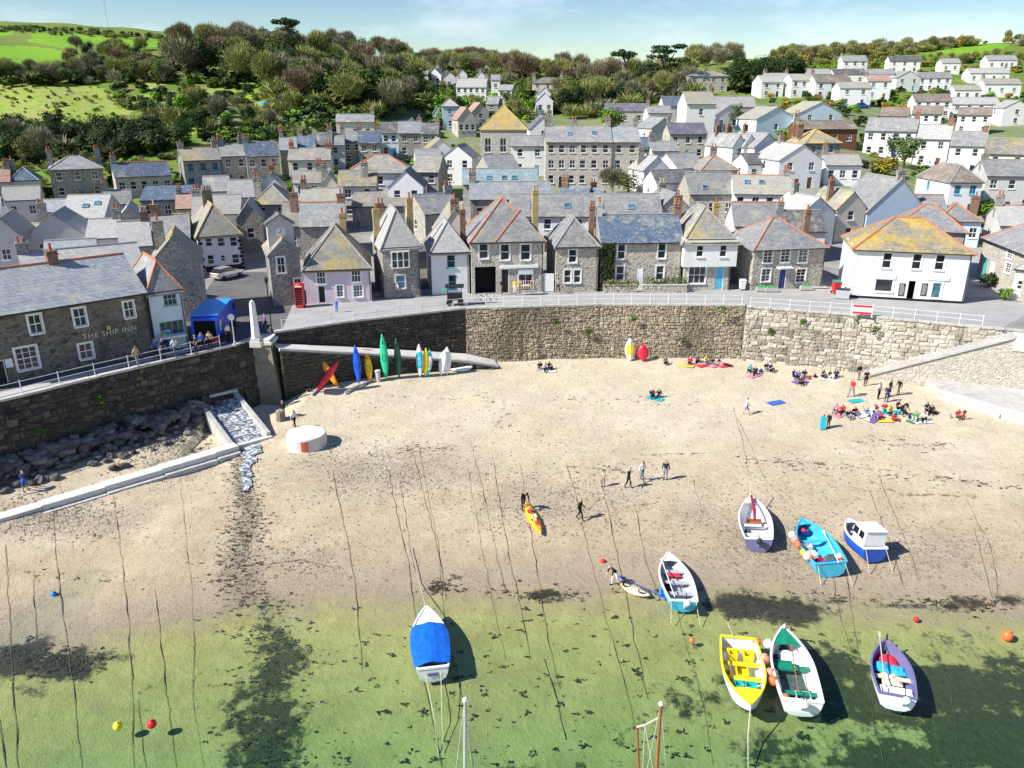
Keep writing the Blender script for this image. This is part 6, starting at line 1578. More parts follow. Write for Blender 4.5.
# 4: aluminium-coloured punt on the waterline
o, L = boat('open pale grey punt with blue sides and a red cloth, stern at the water edge', (667, 553), (683, 601), 2.0, .8, ('boat_turq', 'boat_blue', 'boat_grey', 'boat_white'), (.22, .45, .68), 'boat_grey', roll=4, foredeck=.82, tr=.82)
heap(o, (.9, -.1, .4), (.35, .5, .2), 'cloth_red', 'cloth', 8); outboard(o, L, .8, -.1); crate(o, (-.5, .5, .25), (.25, .18, .3), 'black_paint', 'fuel_tank'); oar(o, (-2.2, .5, .85), (1.2, .55, .9), 'boat_white')
for s, x in ((1, -1.2), (-1, .1)): mb = MB(); mb.lathe([(.02, -.3), (.1, -.25), (.1, .15), (.02, .2)], 8, (x, s * 1.06, .55)); mb.build('fender', MATS['buoy_blue'], o)
stays(o, L, .8, 2.0)
# 5: grey-violet boat with maroon boom
o, L = boat('pale violet-grey sailing dinghy with a maroon wrapped boom, upright on the sand', (752, 497), (760, 539), 2.15, 1.05, ('boat_violet', 'boat_blue', 'boat_white', 'boat_white'), (.42, .2), 'boat_white', roll=-4, foredeck=.84, tr=.8)
mb = MB(); mb.tube([(L / 2 - .5, .02, 1.55), (.3, 0, 1.5), (-1.0, .1, 1.4)], [.09, .13, .08], 8); mb.build('wrapped_boom', MATS['tarp_maroon'], o)
mb = MB(); mb.tube([(L / 2 - .3, 0, 1.3), (L / 2 + 1.0, 0, 2.3)], .035, 6); mb.build('bowsprit', MATS['rope'], o)
crate(o, (.2, 0, .45), (.3, .5, .25), 'varnish', 'engine_box'); heap(o, (-1.0, .5, .35), (.4, .25, .3), 'net', 'net', 9); heap(o, (-1.6, -.4, .3), (.3, .3, .2), 'boat_grey', 'rope_coil', 10); crate(o, (-1.9, .2, .55), (.25, .6, .12), 'boat_white', 'stern_seat'); outboard(o, L, 1.0, 0, 'antifoul_dark')
# 6: turquoise boat
o, L = boat('turquoise fishing boat with orange and white buoys hung along its side, on the sand', (803, 519), (833, 563), 2.3, 1.1, ('boat_turq', 'antifoul_red', 'boat_turq', 'boat_turq'), (.6,), 'boat_turq', roll=-5, foredeck=.86, fdm='boat_turq', tr=.85)
crate(o, (1.9, .1, .6), (.35, .4, .3), 'navy_paint', 'hatch'); heap(o, (1.75, .2, .9), (.2, .25, .1), 'cloth_red', 'cloth', 11); heap(o, (-1.3, -.5, .4), (.45, .3, .45), 'net', 'net', 12); crate(o, (-.8, .5, .4), (.3, .25, .35), 'boat_white', 'fish_box'); crate(o, (-1.7, .3, .4), (.3, .25, .35), 'cloth_red', 'fish_box'); crate(o, (.2, .5, .4), (.3, .3, .35), 'boat_white', 'fish_box')
crate(o, (-2.2, 0, .75), (.22, .9, .12), 'boat_blue', 'stern_locker'); oar(o, (-2.6, -.4, 1.1), (.3, -.75, 1.25), 'boat_white'); stays(o, L, 1.1, 2.3)
TURQ = o
# 7: blue boat with cabin
o, L = boat('small blue boat with a white wheelhouse at its stern, on the sand', (846, 519), (875, 549), 1.95, 1.05, ('boat_blue', 'antifoul_red', 'boat_grey', 'boat_white'), (.72,), 'boat_grey', roll=5, foredeck=.86, tr=.85)
mb = MB(); a, b, h = -L / 2 + .25, -L / 2 + L * .48, 1.25
n0 = [(a, -.78, .75), (b, -.72, .75), (b, .72, .75), (a, .78, .75), (a + .08, -.68, 2.0), (b - .2, -.62, 2.0), (b - .2, .62, 2.0), (a + .08, .68, 2.0)]
mb.v += n0
for q in ((4, 5, 6, 7), (0, 1, 5, 4), (1, 2, 6, 5), (2, 3, 7, 6), (3, 0, 4, 7)): mb.f.append(q); mb.m.append(0)
cb = mb.build('wheelhouse', MATS['boat_white'], o)
mb = MB(); mb.slab([(a, -.75, 2.07), (b - .08, -.7, 2.07), (b - .08, .7, 2.07), (a, .75, 2.07)], .06); mb.build('cabin_roof', MATS['boat_white'], cb)
def wnd(p0, p1, p2, p3): 
    mb = MB(); mb.slab([p0, p1, p2, p3], .015, up=((Vector(p1) - Vector(p0)).cross(Vector(p3) - Vector(p0))).normalized()); mb.build('cabin_window', MATS['glass'], cb)
for s in (-1, 1):
    for x0, x1 in ((a + .25, a + .75), (a + .9, a + 1.4)):
        k = lambda z: s * (.785 - (z - .75) * .08)
        wnd((x0, k(1.4), 1.4), (x1, k(1.4) - s * .02, 1.4), (x1 - .03, k(1.85) - s * .02, 1.85), (x0, k(1.85), 1.85))
for y0, y1 in ((-.55, -.05), (.05, .55)): wnd((b - .095, y0, 1.4), (b - .095, y1, 1.4), (b - .165, y1, 1.85), (b - .165, y0, 1.85))
stays(o, L, 1.05, 1.95)
# 8: dark boat with red and blue
o, L = boat('dark-hulled boat with red fore-peak, blue cloths and white stern deck, afloat over the dark weed', (886, 640), (898, 696), 2.0, .95, ('boat_white', 'antifoul_dark', 'boat_violet', 'boat_violet'), (.4,), 'cloth_cream', afloat=True, foredeck=None, tr=.85, floorm='antifoul_dark')
heap(o, (L * .26, 0, .5), (.6, .6, .25), 'cloth_red', 'cloth', 13); heap(o, (L * .10, .35, .55), (.4, .45, .25), 'cloth_blue', 'cloth', 14); heap(o, (L * .08, -.45, .55), (.35, .4, .25), 'cloth_blue', 'cloth', 15); heap(o, (-.4, 0, .5), (.45, .5, .25), 'cloth_cream', 'sail_bag', 16)
crate(o, (-L * .42, 0, .72), (.35, .72, .16), 'boat_white', 'stern_deck'); crate(o, (-L * .3, -.2, .35), (.2, .3, .2), 'boat_blue'); oar(o, (-2.0, .55, .95), (1.9, .35, 1.25), 'rope'); outboard(o, L, .95, -.3, 'boat_white')
mb = MB(); mb.tube([(L / 2 - .1, 0, 1.2), (L / 2 - .05, 0, 1.5)], .05, 6); mb.build('stem_post', MATS['antifoul_dark'], o)
# 9, 10: boats below the frame, only spars and a bow reach into it
def moored_yacht(label, basepx, toppx, mast_m, second=None, L=6.5):
    b = at(basepx[0], basepx[1], .6); rr = at_y(toppx[0], toppx[1], b.y); h = rr.z
    root = empty('sailing_boat', (b.x, b.y, -.28), R(80)); tag(root, label, 'boat')
    N = 14; out = MB(); deck = MB(); beam, D = 2.2, 1.0
    for i in range(N):
        A, B = hull_pts(L, beam, D, i / N, OUT), hull_pts(L, beam, D, (i + 1) / N, OUT)
        for s in (1, -1):
            for k in range(4): out.face([(A[k][0], A[k][1] * s, A[k][2]), (B[k][0], B[k][1] * s, B[k][2]), (B[k + 1][0], B[k + 1][1] * s, B[k + 1][2]), (A[k + 1][0], A[k + 1][1] * s, A[k + 1][2])], 1 if k < 2 else 0)
        deck.face([(A[4][0], -A[4][1], A[4][2] - .03), (B[4][0], -B[4][1], B[4][2] - .03), (B[4][0], B[4][1], B[4][2] - .03), (A[4][0], A[4][1], A[4][2] - .03)])
    A = hull_pts(L, beam, D, 0, OUT); out.face([(p[0], p[1], p[2]) for p in A] + [(p[0], -p[1], p[2]) for p in reversed(A)])
    out.build('hull', [MATS['boat_white'], MATS['antifoul_dark']], root, smooth=True); deck.build('deck', MATS['boat_grey'], root)
    mb = MB(); mb.box(-1.6, -.6, .9, .4, .6, 1.35); mb.build('coachroof', MATS['boat_white'], root)
    tilt = (rr.x - b.x)
    loc = lambda X, Y, Z: Matrix.Rotation(-R(80), 3, 'Z') @ Vector((X - b.x, Y - b.y, 0)) + Vector((0, 0, Z + .28))
    top = loc(rr.x, b.y, h); foot = Vector((0, 0, .9)); mb = MB(); mb.tube([foot, top], [.08, .055], 8); m = mb.build('mast', MATS[mast_m], root)
    mb = MB(); mb.ball(top, .1, n=8, m=5); mb.build('truck', MATS['buoy_white'], m)
    for y in (-.8, .8): mb = MB(); mb.tube([top, Vector((-.3, y, 1.0))], .012, 4); mb.build('shroud', MATS['galv'], root)
    if second:
        p = at_y(second[0], second[1], b.y + .8); t2 = loc(p.x, p.y, p.z); f2 = loc(p.x + .4, p.y - .1, .9); mb = MB(); mb.tube([f2, t2], [.06, .05], 8); mb.build('mizzen_mast', MATS[mast_m], root)
        q = at_y(645, 725, b.y + .6); k = loc(q.x, q.y, q.z); mb = MB(); mb.tube([t2, k, top - Vector((0, 0, .6))], .04, 6); mb.build('gaff', MATS['rope'], root)
        mb = MB(); mb.tube([k, Vector((.6, .5, 1.1))], .02, 5); mb.tube([k, Vector((-.6, -.6, 1.1))], .02, 5); mb.build('rigging', MATS['rope'], root)
moored_yacht('grey metal mast of a yacht lying below the picture, rising into the shallow green water', (465, 868), (465, 700), 'galv')
moored_yacht('wooden-masted sailing boat with gaff and rigging at the bottom edge', (652, 842), (661, 704), 'varnish', (637, 727))

# ------------------------------------------------------------------ buoys
BUOY = {}
def buoy(px, py, m, r, label, group=None, z=0.0, on=None):
    if m not in BUOY:
        mb = MB(); mb.ball((0, 0, 0), 1, n=14, m=9, sq=(1, 1, 1.08)); mb.lathe([(.25, 1.0), (.22, 1.2), (.1, 1.3)], 8); BUOY[m] = mb.mesh('buoy', MATS[m], True)
    p = at(px, py, z) if on is None else on
    o = link('mooring_buoy', BUOY[m], None, (p.x, p.y, p.z + r * .3), (.2, .1, 0), (r, r, r)); tag(o, label, 'buoy', group); return o
buoy(118, 727, 'buoy_yellow', .22, 'yellow buoy floating in the green shallows near the red one'); buoy(152, 725, 'buoy_red', .22, 'red buoy floating in the green shallows near the yellow one')
buoy(1007, 637, 'buoy_orange', .3, 'orange and yellow buoy in the water off the low ledge, east side'); buoy(916, 620, 'buoy_red', .16, 'small red buoy at the water edge above the dark boat')
p = beach_pt(603, 562); buoy(0, 0, 'buoy_red', .17, 'red buoy on the sand near the man with the beige kayak', on=p); p = beach_pt(54, 595); buoy(0, 0, 'buoy_blue', .18, 'blue buoy on the sand tangled in a weedy mooring rope', on=p)
buoy(692, 641, 'buoy_orange', .15, 'small orange float on the punt\'s stern line')
for k, (px, py, m, r) in enumerate(((757, 643, 'buoy_orange', .22), (764, 660, 'buoy_pink', .28), (770, 674, 'buoy_pink', .25), (773, 682, 'buoy_orange', .25), (785, 699, 'buoy_orange', .22), (768, 645, 'buoy_white', .26))):
    buoy(px, py, m, r, 'round %s fender buoy between the yellow boat and the green-decked boat%s' % (m[5:], ('', ', upper', ', lower', ', lowest of the row', ' stern', ', largest')[k]), 'fender buoys between the two moored boats', .45)
for k, (px, py, m, r) in enumerate(((792, 536, 'buoy_white', .25), (795, 541, 'buoy_pink', .26), (798, 546, 'buoy_orange', .22), (803, 553, 'buoy_yellow', .2), (807, 557, 'buoy_white', .26), (810, 558, 'buoy_orange', .2), (839, 557, 'buoy_white', .2), (841, 561, 'buoy_red', .16))):
    buoy(px, py, m, r, '%s buoy hanging on the %s side of the turquoise boat, %s' % (m[5:], 'port' if k < 6 else 'starboard', ('foremost', 'second from the bow', 'third from the bow', 'fourth from the bow', 'fifth from the bow', 'aftmost', 'upper', 'lower')[k]), 'buoys hung on the turquoise boat', 1.0)
p = beach_pt(847, 545); buoy(0, 0, 'buoy_orange', .24, 'orange buoy against the bow of the small blue boat', on=p + Vector((0, 0, .4)))

# ------------------------------------------------------------------ mooring ropes lying over sand and bed
ROPES = [[(52, 505), (56, 560), (62, 610), (72, 680), (82, 768)], [(113, 495), (122, 560), (128, 620), (133, 700), (134, 768)], [(180, 480), (184, 520), (190, 580), (195, 640), (192, 700), (204, 768)], [(155, 590), (162, 650), (168, 710), (176, 768)],
 [(333, 470), (340, 510), (350, 550), (357, 610), (362, 670)], [(5, 545), (8, 600), (14, 700), (18, 768)], [(33, 570), (36, 640)], [(138, 700), (146, 768)], [(388, 470), (398, 520), (410, 570), (417, 640), (428, 700), (442, 768)], [(400, 480), (412, 560), (424, 600)],
 [(412, 450), (425, 500), (440, 560), (446, 600)], [(418, 445), (437, 540), (445, 620), (462, 700), (473, 768)], [(468, 470), (480, 540), (492, 600), (505, 660)], [(492, 455), (506, 540), (518, 600), (530, 660)], [(520, 465), (535, 560), (548, 640), (560, 690)], [(470, 440), (485, 500), (497, 560), (505, 590)],
 [(566, 464), (577, 500), (590, 560), (606, 620), (624, 680), (634, 724)], [(600, 480), (612, 530), (622, 580), (634, 640), (648, 700)], [(636, 510), (645, 560), (660, 600)], [(675, 606), (690, 660), (705, 710), (713, 766)], [(733, 408), (742, 440), (748, 470), (751, 494)], [(738, 420), (752, 450), (765, 480), (802, 517)], [(693, 480), (703, 516)],
 [(845, 575), (856, 640), (868, 690), (884, 768)], [(832, 575), (838, 610), (850, 650)], [(868, 490), (888, 540), (905, 590)], [(880, 480), (905, 540), (918, 580)], [(966, 500), (990, 545), (998, 590), (992, 608)], [(975, 530), (985, 570), (994, 606)], [(60, 460), (82, 476)], [(104, 448), (124, 478)], [(160, 437), (172, 455)], [(0, 720), (6, 768)],
 [(260, 566), (300, 560), (340, 570)], [(930, 640), (950, 690), (960, 768)], [(544, 660), (556, 700), (566, 740)]]
for k, L in enumerate(ROPES):
    P = [beach_pt(*q) for q in L]; path = []; r = random.Random(k)
    for i in range(len(P) - 1):
        n = max(2, int((P[i + 1] - P[i]).length / .9))
        for j in range(n):
            q = P[i].lerp(P[i + 1], j / n); x, y = q.x + r.uniform(-.06, .06), q.y; path.append(Vector((x, y, beach1(x, y) + .04)))
    path.append(P[-1] + Vector((0, 0, .04))); mb = MB(); w = r.uniform(.006, .012)
    mb.tube(path, [w * r.choice((1, 1, 1, 1, 1.4, 2.4)) for _ in path], 5)
    o = mb.build('mooring_rope', MATS['rope_dark']); a = L[0][0]
    where = ('on the sand below the causeway' if a < 250 and L[0][1] < 600 else 'under the green shallows on the west side' if a < 250 else 'crossing the gravelly sand towards the blue-covered boat' if a < 460 else 'running down the middle of the beach' if a < 640 else 'among the beached boats' if a < 900 else 'on the sand by the east ledge')
    tag(o, 'dark weedy mooring rope ' + where, 'rope', 'mooring ropes ' + where)

# ------------------------------------------------------------------ kayaks and boards
def kayak_mesh(L, W, T, m, deck=None, seat=True):
    mb = MB(); N = 16; n = 10
    for i in range(N + 1):
        t = i / N; f = max(.02, math.sin(math.pi * t) ** .72); x = -L / 2 + L * t
        for k in range(n):
            a = 2 * math.pi * k / n; mb.v.append((x, W / 2 * f * math.cos(a), T / 2 * f ** .6 * math.sin(a) + .10 * (2 * t - 1) ** 2))
    for i in range(N):
        for k in range(n):
            j = (k + 1) % n; top = (k in (1, 2, 3)); mb.f.append((i * n + k, i * n + j, (i + 1) * n + j, (i + 1) * n + k)); mb.m.append(1 if deck and top and 3 < i < 12 else 0)
    mb.f.append(tuple(reversed(range(n)))); mb.m.append(0); mb.f.append(tuple(N * n + k for k in range(n))); mb.m.append(0)
    return mb.mesh('kayak', [MATS[m], MATS[deck or m]], True)
for nm, c in (('k_orange', (.85, .36, .02)), ('k_red', (.72, .02, .05)), ('k_blue', (.01, .10, .65)), ('k_green', (.02, .52, .26)), ('k_dgreen', (.01, .09, .06)), ('k_white', (.80, .80, .79)), ('k_teal', (.02, .48, .58)), ('k_yellow', (.85, .62, .02)), ('k_beige', (.58, .50, .36)), ('k_navy', (.03, .03, .16))): plain(nm, c, .35, .08, 3, .45)
def standing_kayak(label, base, top, W, m, deck=None, cat='kayak', name='kayak'):
    b = beach_pt(*base); u = b.x / b.y
    if base[0] < 500:                                     # keep it on the sand, clear of the slipway wall
        SO = [(-21.6, 69.2), (-14.9, 72.9), (-4.6, 77.6), (-1.4, 78.6)]; Y = 1 / np.interp(u, [x / y for x, y in SO], [1 / y for x, y in SO]) - 1.0
        if b.y > Y: b = Vector((u * Y, Y, beach1(u * Y, Y)))
    T = at_y(top[0], top[1], b.y + .6); v = T - b; L = max(1.8, v.length)
    o = empty(name, b); tag(o, label, cat, 'kayaks and boards leaning below the slipway' if base[0] < 500 else None)
    q = link('hull', kayak_mesh(L, W, .34, m, deck), o, v * .5 + Vector((0, 0, .05)))
    ax = v.normalized(); ny = Vector((0, -1, .2)); zz = (ny - ax * ny.dot(ax)).normalized(); yy = zz.cross(ax); M = Matrix((ax, yy, zz)).transposed(); q.rotation_euler = M.to_euler()
    mb = MB(); mb.lathe([(.30, 0), (.26, .03), (.2, -.05), (.02, -.06)], 14); s = mb.build('cockpit', MATS['black_paint' if cat == 'kayak' else m], q, (-.1, 0, .15)); s.scale = (1.3, .55 * W / .65, 1)
    if cat == 'kayak': mb = MB(); mb.box(L * .28, -.05, .12, L * .34, .05, .18); mb.build('hatch', MATS['black_paint'], q)
standing_kayak('orange kayak crossed under a red one at the foot of the slipway wall', (338, 381), (319, 357), .7, 'k_orange'); standing_kayak('red kayak leaning across an orange one', (315, 382), (339, 361), .7, 'k_red', 'k_red')
standing_kayak('tall royal-blue kayak standing against the slipway wall', (359, 381), (355, 345), .75, 'k_blue'); standing_kayak('orange kayak standing between the blue and green ones', (370, 379), (367, 353), .75, 'k_orange', 'k_yellow'); standing_kayak('tallest kayak, bright green, standing upright', (386, 374), (382, 334), .8, 'k_green')
standing_kayak('dark green kayak in the shade behind the bright green one', (399, 368), (396, 338), .7, 'k_dgreen'); standing_kayak('white and teal paddleboard standing beside the yellow one', (420, 372), (419, 344), .75, 'k_white', 'k_teal', 'paddleboard', 'paddleboard'); standing_kayak('yellow paddleboard half hidden between two teal boards', (425, 373), (426, 348), .7, 'k_yellow', None, 'paddleboard', 'paddleboard')
standing_kayak('turquoise kayak in front of the yellow board', (427, 375), (430, 350), .8, 'k_teal', 'k_white'); standing_kayak('white board standing, left of the upright pair', (441, 373), (445, 350), .9, 'k_white', None, 'paddleboard', 'paddleboard'); standing_kayak('white board standing, right of the upright pair', (447, 372), (447, 347), .9, 'k_white', None, 'paddleboard', 'paddleboard')
def lying(label, a, b, W, m, deck=None, cat='kayak', name='kayak'):
    A, B = beach_pt(*a), beach_pt(*b); d = B - A; o = empty(name, (A + B) / 2, math.atan2(d.y, d.x)); tag(o, label, cat)
    q = link('hull', kayak_mesh(d.length, W, .36, m, deck), o, (0, 0, .17)); mb = MB()
    for x in (-.6, .5): mb.lathe([(.28, 0), (.24, .03), (.18, -.04), (.02, -.05)], 12, (x, 0, .17))
    mb.build('seat', MATS['black_paint' if cat == 'kayak' else m], q); return o, d.length
lying('white dinghy lying upturned on the sand beside the standing boards', (450, 371), (473, 370), 1.2, 'k_white', None, 'dinghy', 'dinghy')
o, L = lying('orange and yellow tandem kayak being dragged down the beach', (526, 504), (541, 538), .85, 'k_orange', 'k_yellow'); crate(o, (.2, 0, .3), (.2, .15, .2), 'boat_white', 'bag'); heap(o, (-.7, -.05, .3), (.3, .2, .2), 'cloth_red', 'buoyancy_aid', 4); heap(o, (1.0, .05, .3), (.3, .2, .15), 'cloth_red', 'buoyancy_aid', 5)
o, L = lying('beige kayak with blue paddle lying at the water edge', (620, 586), (650, 600), .85, 'k_beige'); mb = MB(); mb.tube([(-1.0, .5, .35), (1.6, .3, .35)], .02, 6); mb.box(1.5, .15, .33, 2.0, .45, .36); mb.box(-1.4, .4, .33, -1.0, .62, .36); mb.build('paddle', MATS['boat_blue'], o)
p = beach_pt(455, 366); heap(tag(empty('kit_bag', p), 'navy blue and white striped kit bag behind the white dinghy', 'bag'), (0, 0, 0), (.5, .3, .7), 'k_navy', 'body', 3)
# tenders propped on the sunny wall
def propped(label, base, top, W, m, m2):
    b = beach_pt(*base); T = at_y(top[0], top[1], b.y + .5); v = T - b; o = empty('tender', b); tag(o, label, 'dinghy'); L = v.length
    q = link('hull', kayak_mesh(L, W, .55, m, m2), o, v * .5); ax = v.normalized(); ny = Vector((0, -1, .2)); zz = (ny - ax * ny.dot(ax)).normalized(); q.rotation_euler = Matrix((ax, zz.cross(ax), zz)).transposed().to_euler()
    mb = MB(); mb.tube([(-L * .4, 0, .3), (0, 0, .29), (L * .4, 0, .3)], .03, 5); mb.build('keel_strip', MATS[m], q)
propped('yellow and white tender propped against the brown wall', (630, 361), (630, 338), 1.15, 'k_white', 'k_yellow'); propped('red tender propped against the brown wall beside the yellow one', (643, 361.5), (643, 344), 1.25, 'k_red', 'k_red'); propped('grey-green dinghy stood on end against the dark quay wall by the outfall', (245, 391), (243, 366), 1.0, 'boat_grey', 'k_beige')
# ------------------------------------------------------------------ people: one continuous skinned body per pose
def pose_mesh(J):
    """J: joint -> (x, y, z); the figure faces -y"""
    E = [('pelvis', 'spine'), ('spine', 'chest'), ('chest', 'neck'), ('neck', 'jaw'), ('jaw', 'skull'), ('skull', 'crown')]
    for s in 'lr': E += [('chest', 'sh' + s), ('sh' + s, 'el' + s), ('el' + s, 'wr' + s), ('wr' + s, 'ha' + s), ('pelvis', 'hi' + s), ('hi' + s, 'kn' + s), ('kn' + s, 'an' + s), ('an' + s, 'to' + s)]
    RD = dict(pelvis=.145, spine=.13, chest=.155, neck=.058, jaw=.075, skull=.1, crown=.07, sh=.075, el=.05, wr=.034, ha=.036, hi=.1, kn=.064, an=.045, to=.036)
    names = list(J); idx = {n: i for i, n in enumerate(names)}
    me = bpy.data.meshes.new('body'); me.from_pydata([J[n] for n in names], [(idx[a], idx[b]) for a, b in E], [])
    o = bpy.data.objects.new('body', me); COL.objects.link(o)
    o.modifiers.new('s', 'SKIN'); sv = me.skin_vertices[0].data
    for n in names:
        r = RD.get(n) or RD[n[:2]]; sv[idx[n]].radius = (r * (1.15 if n in ('chest', 'pelvis', 'spine') else 1), r * (.8 if n in ('chest', 'pelvis', 'spine') else 1)); sv[idx[n]].use_root = (n == 'pelvis')
    m = o.modifiers.new('u', 'SUBSURF'); m.levels = m.render_levels = 1
    dg = bpy.context.evaluated_depsgraph_get(); dg.update()
    res = bpy.data.meshes.new_from_object(o.evaluated_get(dg)); bpy.data.objects.remove(o)
    bm = bmesh.new(); bm.from_mesh(res)
    cls = {'neck': 0, 'jaw': 0, 'skull': 4, 'crown': 4, 'wr': 0, 'ha': 0}
    def seg(p, a, b):
        ab = b - a; t = max(0, min(1, (p - a).dot(ab) / (ab.length_squared + 1e-9))); return (p - a - ab * t).length, t
    VJ = {n: Vector(c) for n, c in J.items()}; hd = (VJ['skull'] - VJ['jaw']).normalized()
    for f in bm.faces:
        c = f.calc_center_median(); best = min(((seg(c, VJ[a], VJ[b]) + (a, b)) for a, b in E), key=lambda q: q[0]); a, b, t = best[2], best[3], best[1]
        if a in ('neck', 'jaw', 'skull'):
            q = c - VJ['skull']; f.material_index = 4 if (a != 'neck' and (q.dot(hd) > .035 or q.y > .015)) else 0
        elif a == 'chest' and b == 'neck': f.material_index = 0 if t > .6 else 1
        elif a[:2] == 'sh' or b[:2] == 'sh': f.material_index = 1
        elif a[:2] == 'el': f.material_index = 5
        elif a[:2] == 'wr': f.material_index = 0
        elif a == 'pelvis' and b == 'spine': f.material_index = 2 if t < .5 else 1
        elif a in ('spine', 'chest'): f.material_index = 1
        elif a == 'pelvis' or a[:2] == 'hi': f.material_index = 2
        elif a[:2] == 'kn': f.material_index = 6
        else: f.material_index = 3
    me2 = bpy.data.meshes.new('person'); 
    mb = MB()
    sk, fw = VJ['skull'], Vector((0, -1, 0)); fw = (fw - hd * fw.dot(hd)).normalized(); sd = hd.cross(fw)
    mb.tube([sk + fw * .085 - hd * .01, sk + fw * .125 - hd * .045], [.01, .02], 5, 0)                       # nose
    for s in (-1, 1):
        mb.ball(sk + sd * s * .095 - hd * .02, .026, 0, 6, 4, (.5, 1, 1.3)); mb.ball(sk + fw * .092 + sd * s * .036 + hd * .012, .013, 4, 6, 4)   # ears, eyes
    mb.tube([sk + fw * .092 - hd * .075 - sd * .025, sk + fw * .095 - hd * .075 + sd * .025], .008, 4, 7)      # mouth
    for s in 'lr':
        w, h = VJ['wr' + s], VJ['ha' + s]; d = (h - w).normalized(); k = d.cross(Vector((1, 0, 0)) if abs(d.x) < .8 else Vector((0, 0, 1))).normalized(); n = d.cross(k)
        for i, (off_, l) in enumerate(((-.024, .06), (-.008, .075), (.008, .07), (.024, .055))):
            b0 = h + k * off_ + d * .015; mb.tube([b0, b0 + d * l * .55 + n * .008, b0 + d * l + n * .028], [.009, .0085, .006], 5, 0)
        b0 = h - d * .02 - k * .034; mb.tube([b0, b0 - k * .02 + d * .03, b0 - k * .018 + d * .06 + n * .012], [.011, .01, .007], 5, 0)
    n0 = len(bm.verts); vs = [bm.verts.new(v) for v in mb.v]
    for f, mi in zip(mb.f, mb.m):
        try: q = bm.faces.new([vs[i] for i in f]); q.material_index = mi
        except ValueError: pass
    for f in bm.faces: f.smooth = True
    bm.to_mesh(me2); bm.free()
    for _ in range(8): me2.materials.append(MATS['white_paint'])
    return me2
def stand(arms=0, legs=0, lean=0, **over):
    J = dict(pelvis=(0, 0, .95), spine=(0, .01, 1.12), chest=(0, .0, 1.36), neck=(0, .0, 1.5), jaw=(0, -.015, 1.575), skull=(0, -.02, 1.65), crown=(0, -.01, 1.72))
    for s, k in (('l', -1), ('r', 1)):
        J['sh' + s] = (k * .18, .0, 1.42); J['el' + s] = (k * .25, .03 - k * arms * .5, 1.15); J['wr' + s] = (k * .26, -.08 - k * arms, .93); J['ha' + s] = (k * .255, -.11 - k * arms * 1.15, .85)
        J['hi' + s] = (k * .095, 0, .9); J['kn' + s] = (k * .11, -.02 + k * legs * .5 - abs(legs) * .1, .5); J['an' + s] = (k * .115, .03 + k * legs, .08 + (.06 if k * legs > 0.05 else 0)); J['to' + s] = (k * .13, -.13 + k * legs, .035)
    if lean:
        for n, (x, y, z) in list(J.items()):
            if z > .93 and n[:2] not in ('hi',): h = z - .95; J[n] = (x, y - h * math.sin(lean), .95 + h * math.cos(lean) - abs(y) * 0)
    J.update(over)
    return J
PM = {}
PM['stand'] = pose_mesh(stand(.03, .03)); PM['walk'] = pose_mesh(stand(.16, .27)); PM['walk2'] = pose_mesh(stand(-.14, -.22, .08))
PM['bend'] = pose_mesh(stand(0, .2, .75, wrl=(-.2, -.55, .72), har=(.2, -.62, .62), wrr=(.2, -.55, .72), hal=(-.2, -.62, .62), ell=(-.24, -.42, .95), elr=(.24, -.42, .95)))
PM['carry'] = pose_mesh(stand(0, .05, 0, ell=(-.27, -.02, 1.14), elr=(.27, -.02, 1.14), wrl=(-.2, -.25, 1.08), wrr=(.2, -.25, 1.08), hal=(-.13, -.33, 1.1), har=(.13, -.33, 1.1)))
def sit(k=0):
    J = dict(pelvis=(0, 0, .14), spine=(0, .03, .32), chest=(0, .0 - k * .1, .56), neck=(0, -.03 - k * .1, .7), jaw=(0, -.05 - k * .12, .775), skull=(0, -.06 - k * .12, .85), crown=(0, -.05 - k * .12, .92))
    for s, q in (('l', -1), ('r', 1)):
        J['sh' + s] = (q * .18, 0 - k * .1, .62); J['el' + s] = (q * .27, -.12, .4); J['wr' + s] = (q * .2, -.32, .42); J['ha' + s] = (q * .16, -.39, .45)
        J['hi' + s] = (q * .1, -.05, .12); J['kn' + s] = (q * .15, -.42, .46); J['an' + s] = (q * .13, -.55, .08); J['to' + s] = (q * .14, -.7, .035)
    return J
PM['sit'] = pose_mesh(sit()); PM['sit2'] = pose_mesh(dict(sit(.6), knl=(-.18, -.5, .16), anl=(-.2, -.88, .08), tol=(-.22, -.95, .17)))
PM['lie'] = pose_mesh({n: (x, -.95 + z, .13 + (-y * .6 if y < 0 else 0)) for n, (x, y, z) in stand(.02, .05).items()})
skin = [plain('skin_a', (.55, .33, .23), .6, .05), plain('skin_b', (.42, .24, .16), .6, .05)]
hairs = [plain('hair_dark', (.03, .02, .015), .7, .2), plain('hair_brown', (.12, .06, .03), .7, .2), plain('hair_fair', (.40, .28, .13), .7, .2), plain('hair_grey', (.35, .34, .33), .7, .2)]
CL = dict(black=(.012, .012, .014), navy=(.02, .03, .10), white=(.75, .75, .74), grey=(.22, .22, .23), red=(.55, .03, .04), blue=(.04, .13, .48), denim=(.07, .11, .2), beige=(.45, .37, .26), purple=(.20, .10, .38), pink=(.70, .22, .30), teal=(.02, .4, .45), green=(.06, .28, .08), brown=(.12, .07, .04), yellow=(.75, .55, .05), lime=(.35, .7, .02))
for k, c in CL.items(): plain('wear_' + k, c, .85, .15, 6)
plain('lip', (.4, .12, .1), .6, .05)
PR = random.Random(5); SEEN = {}
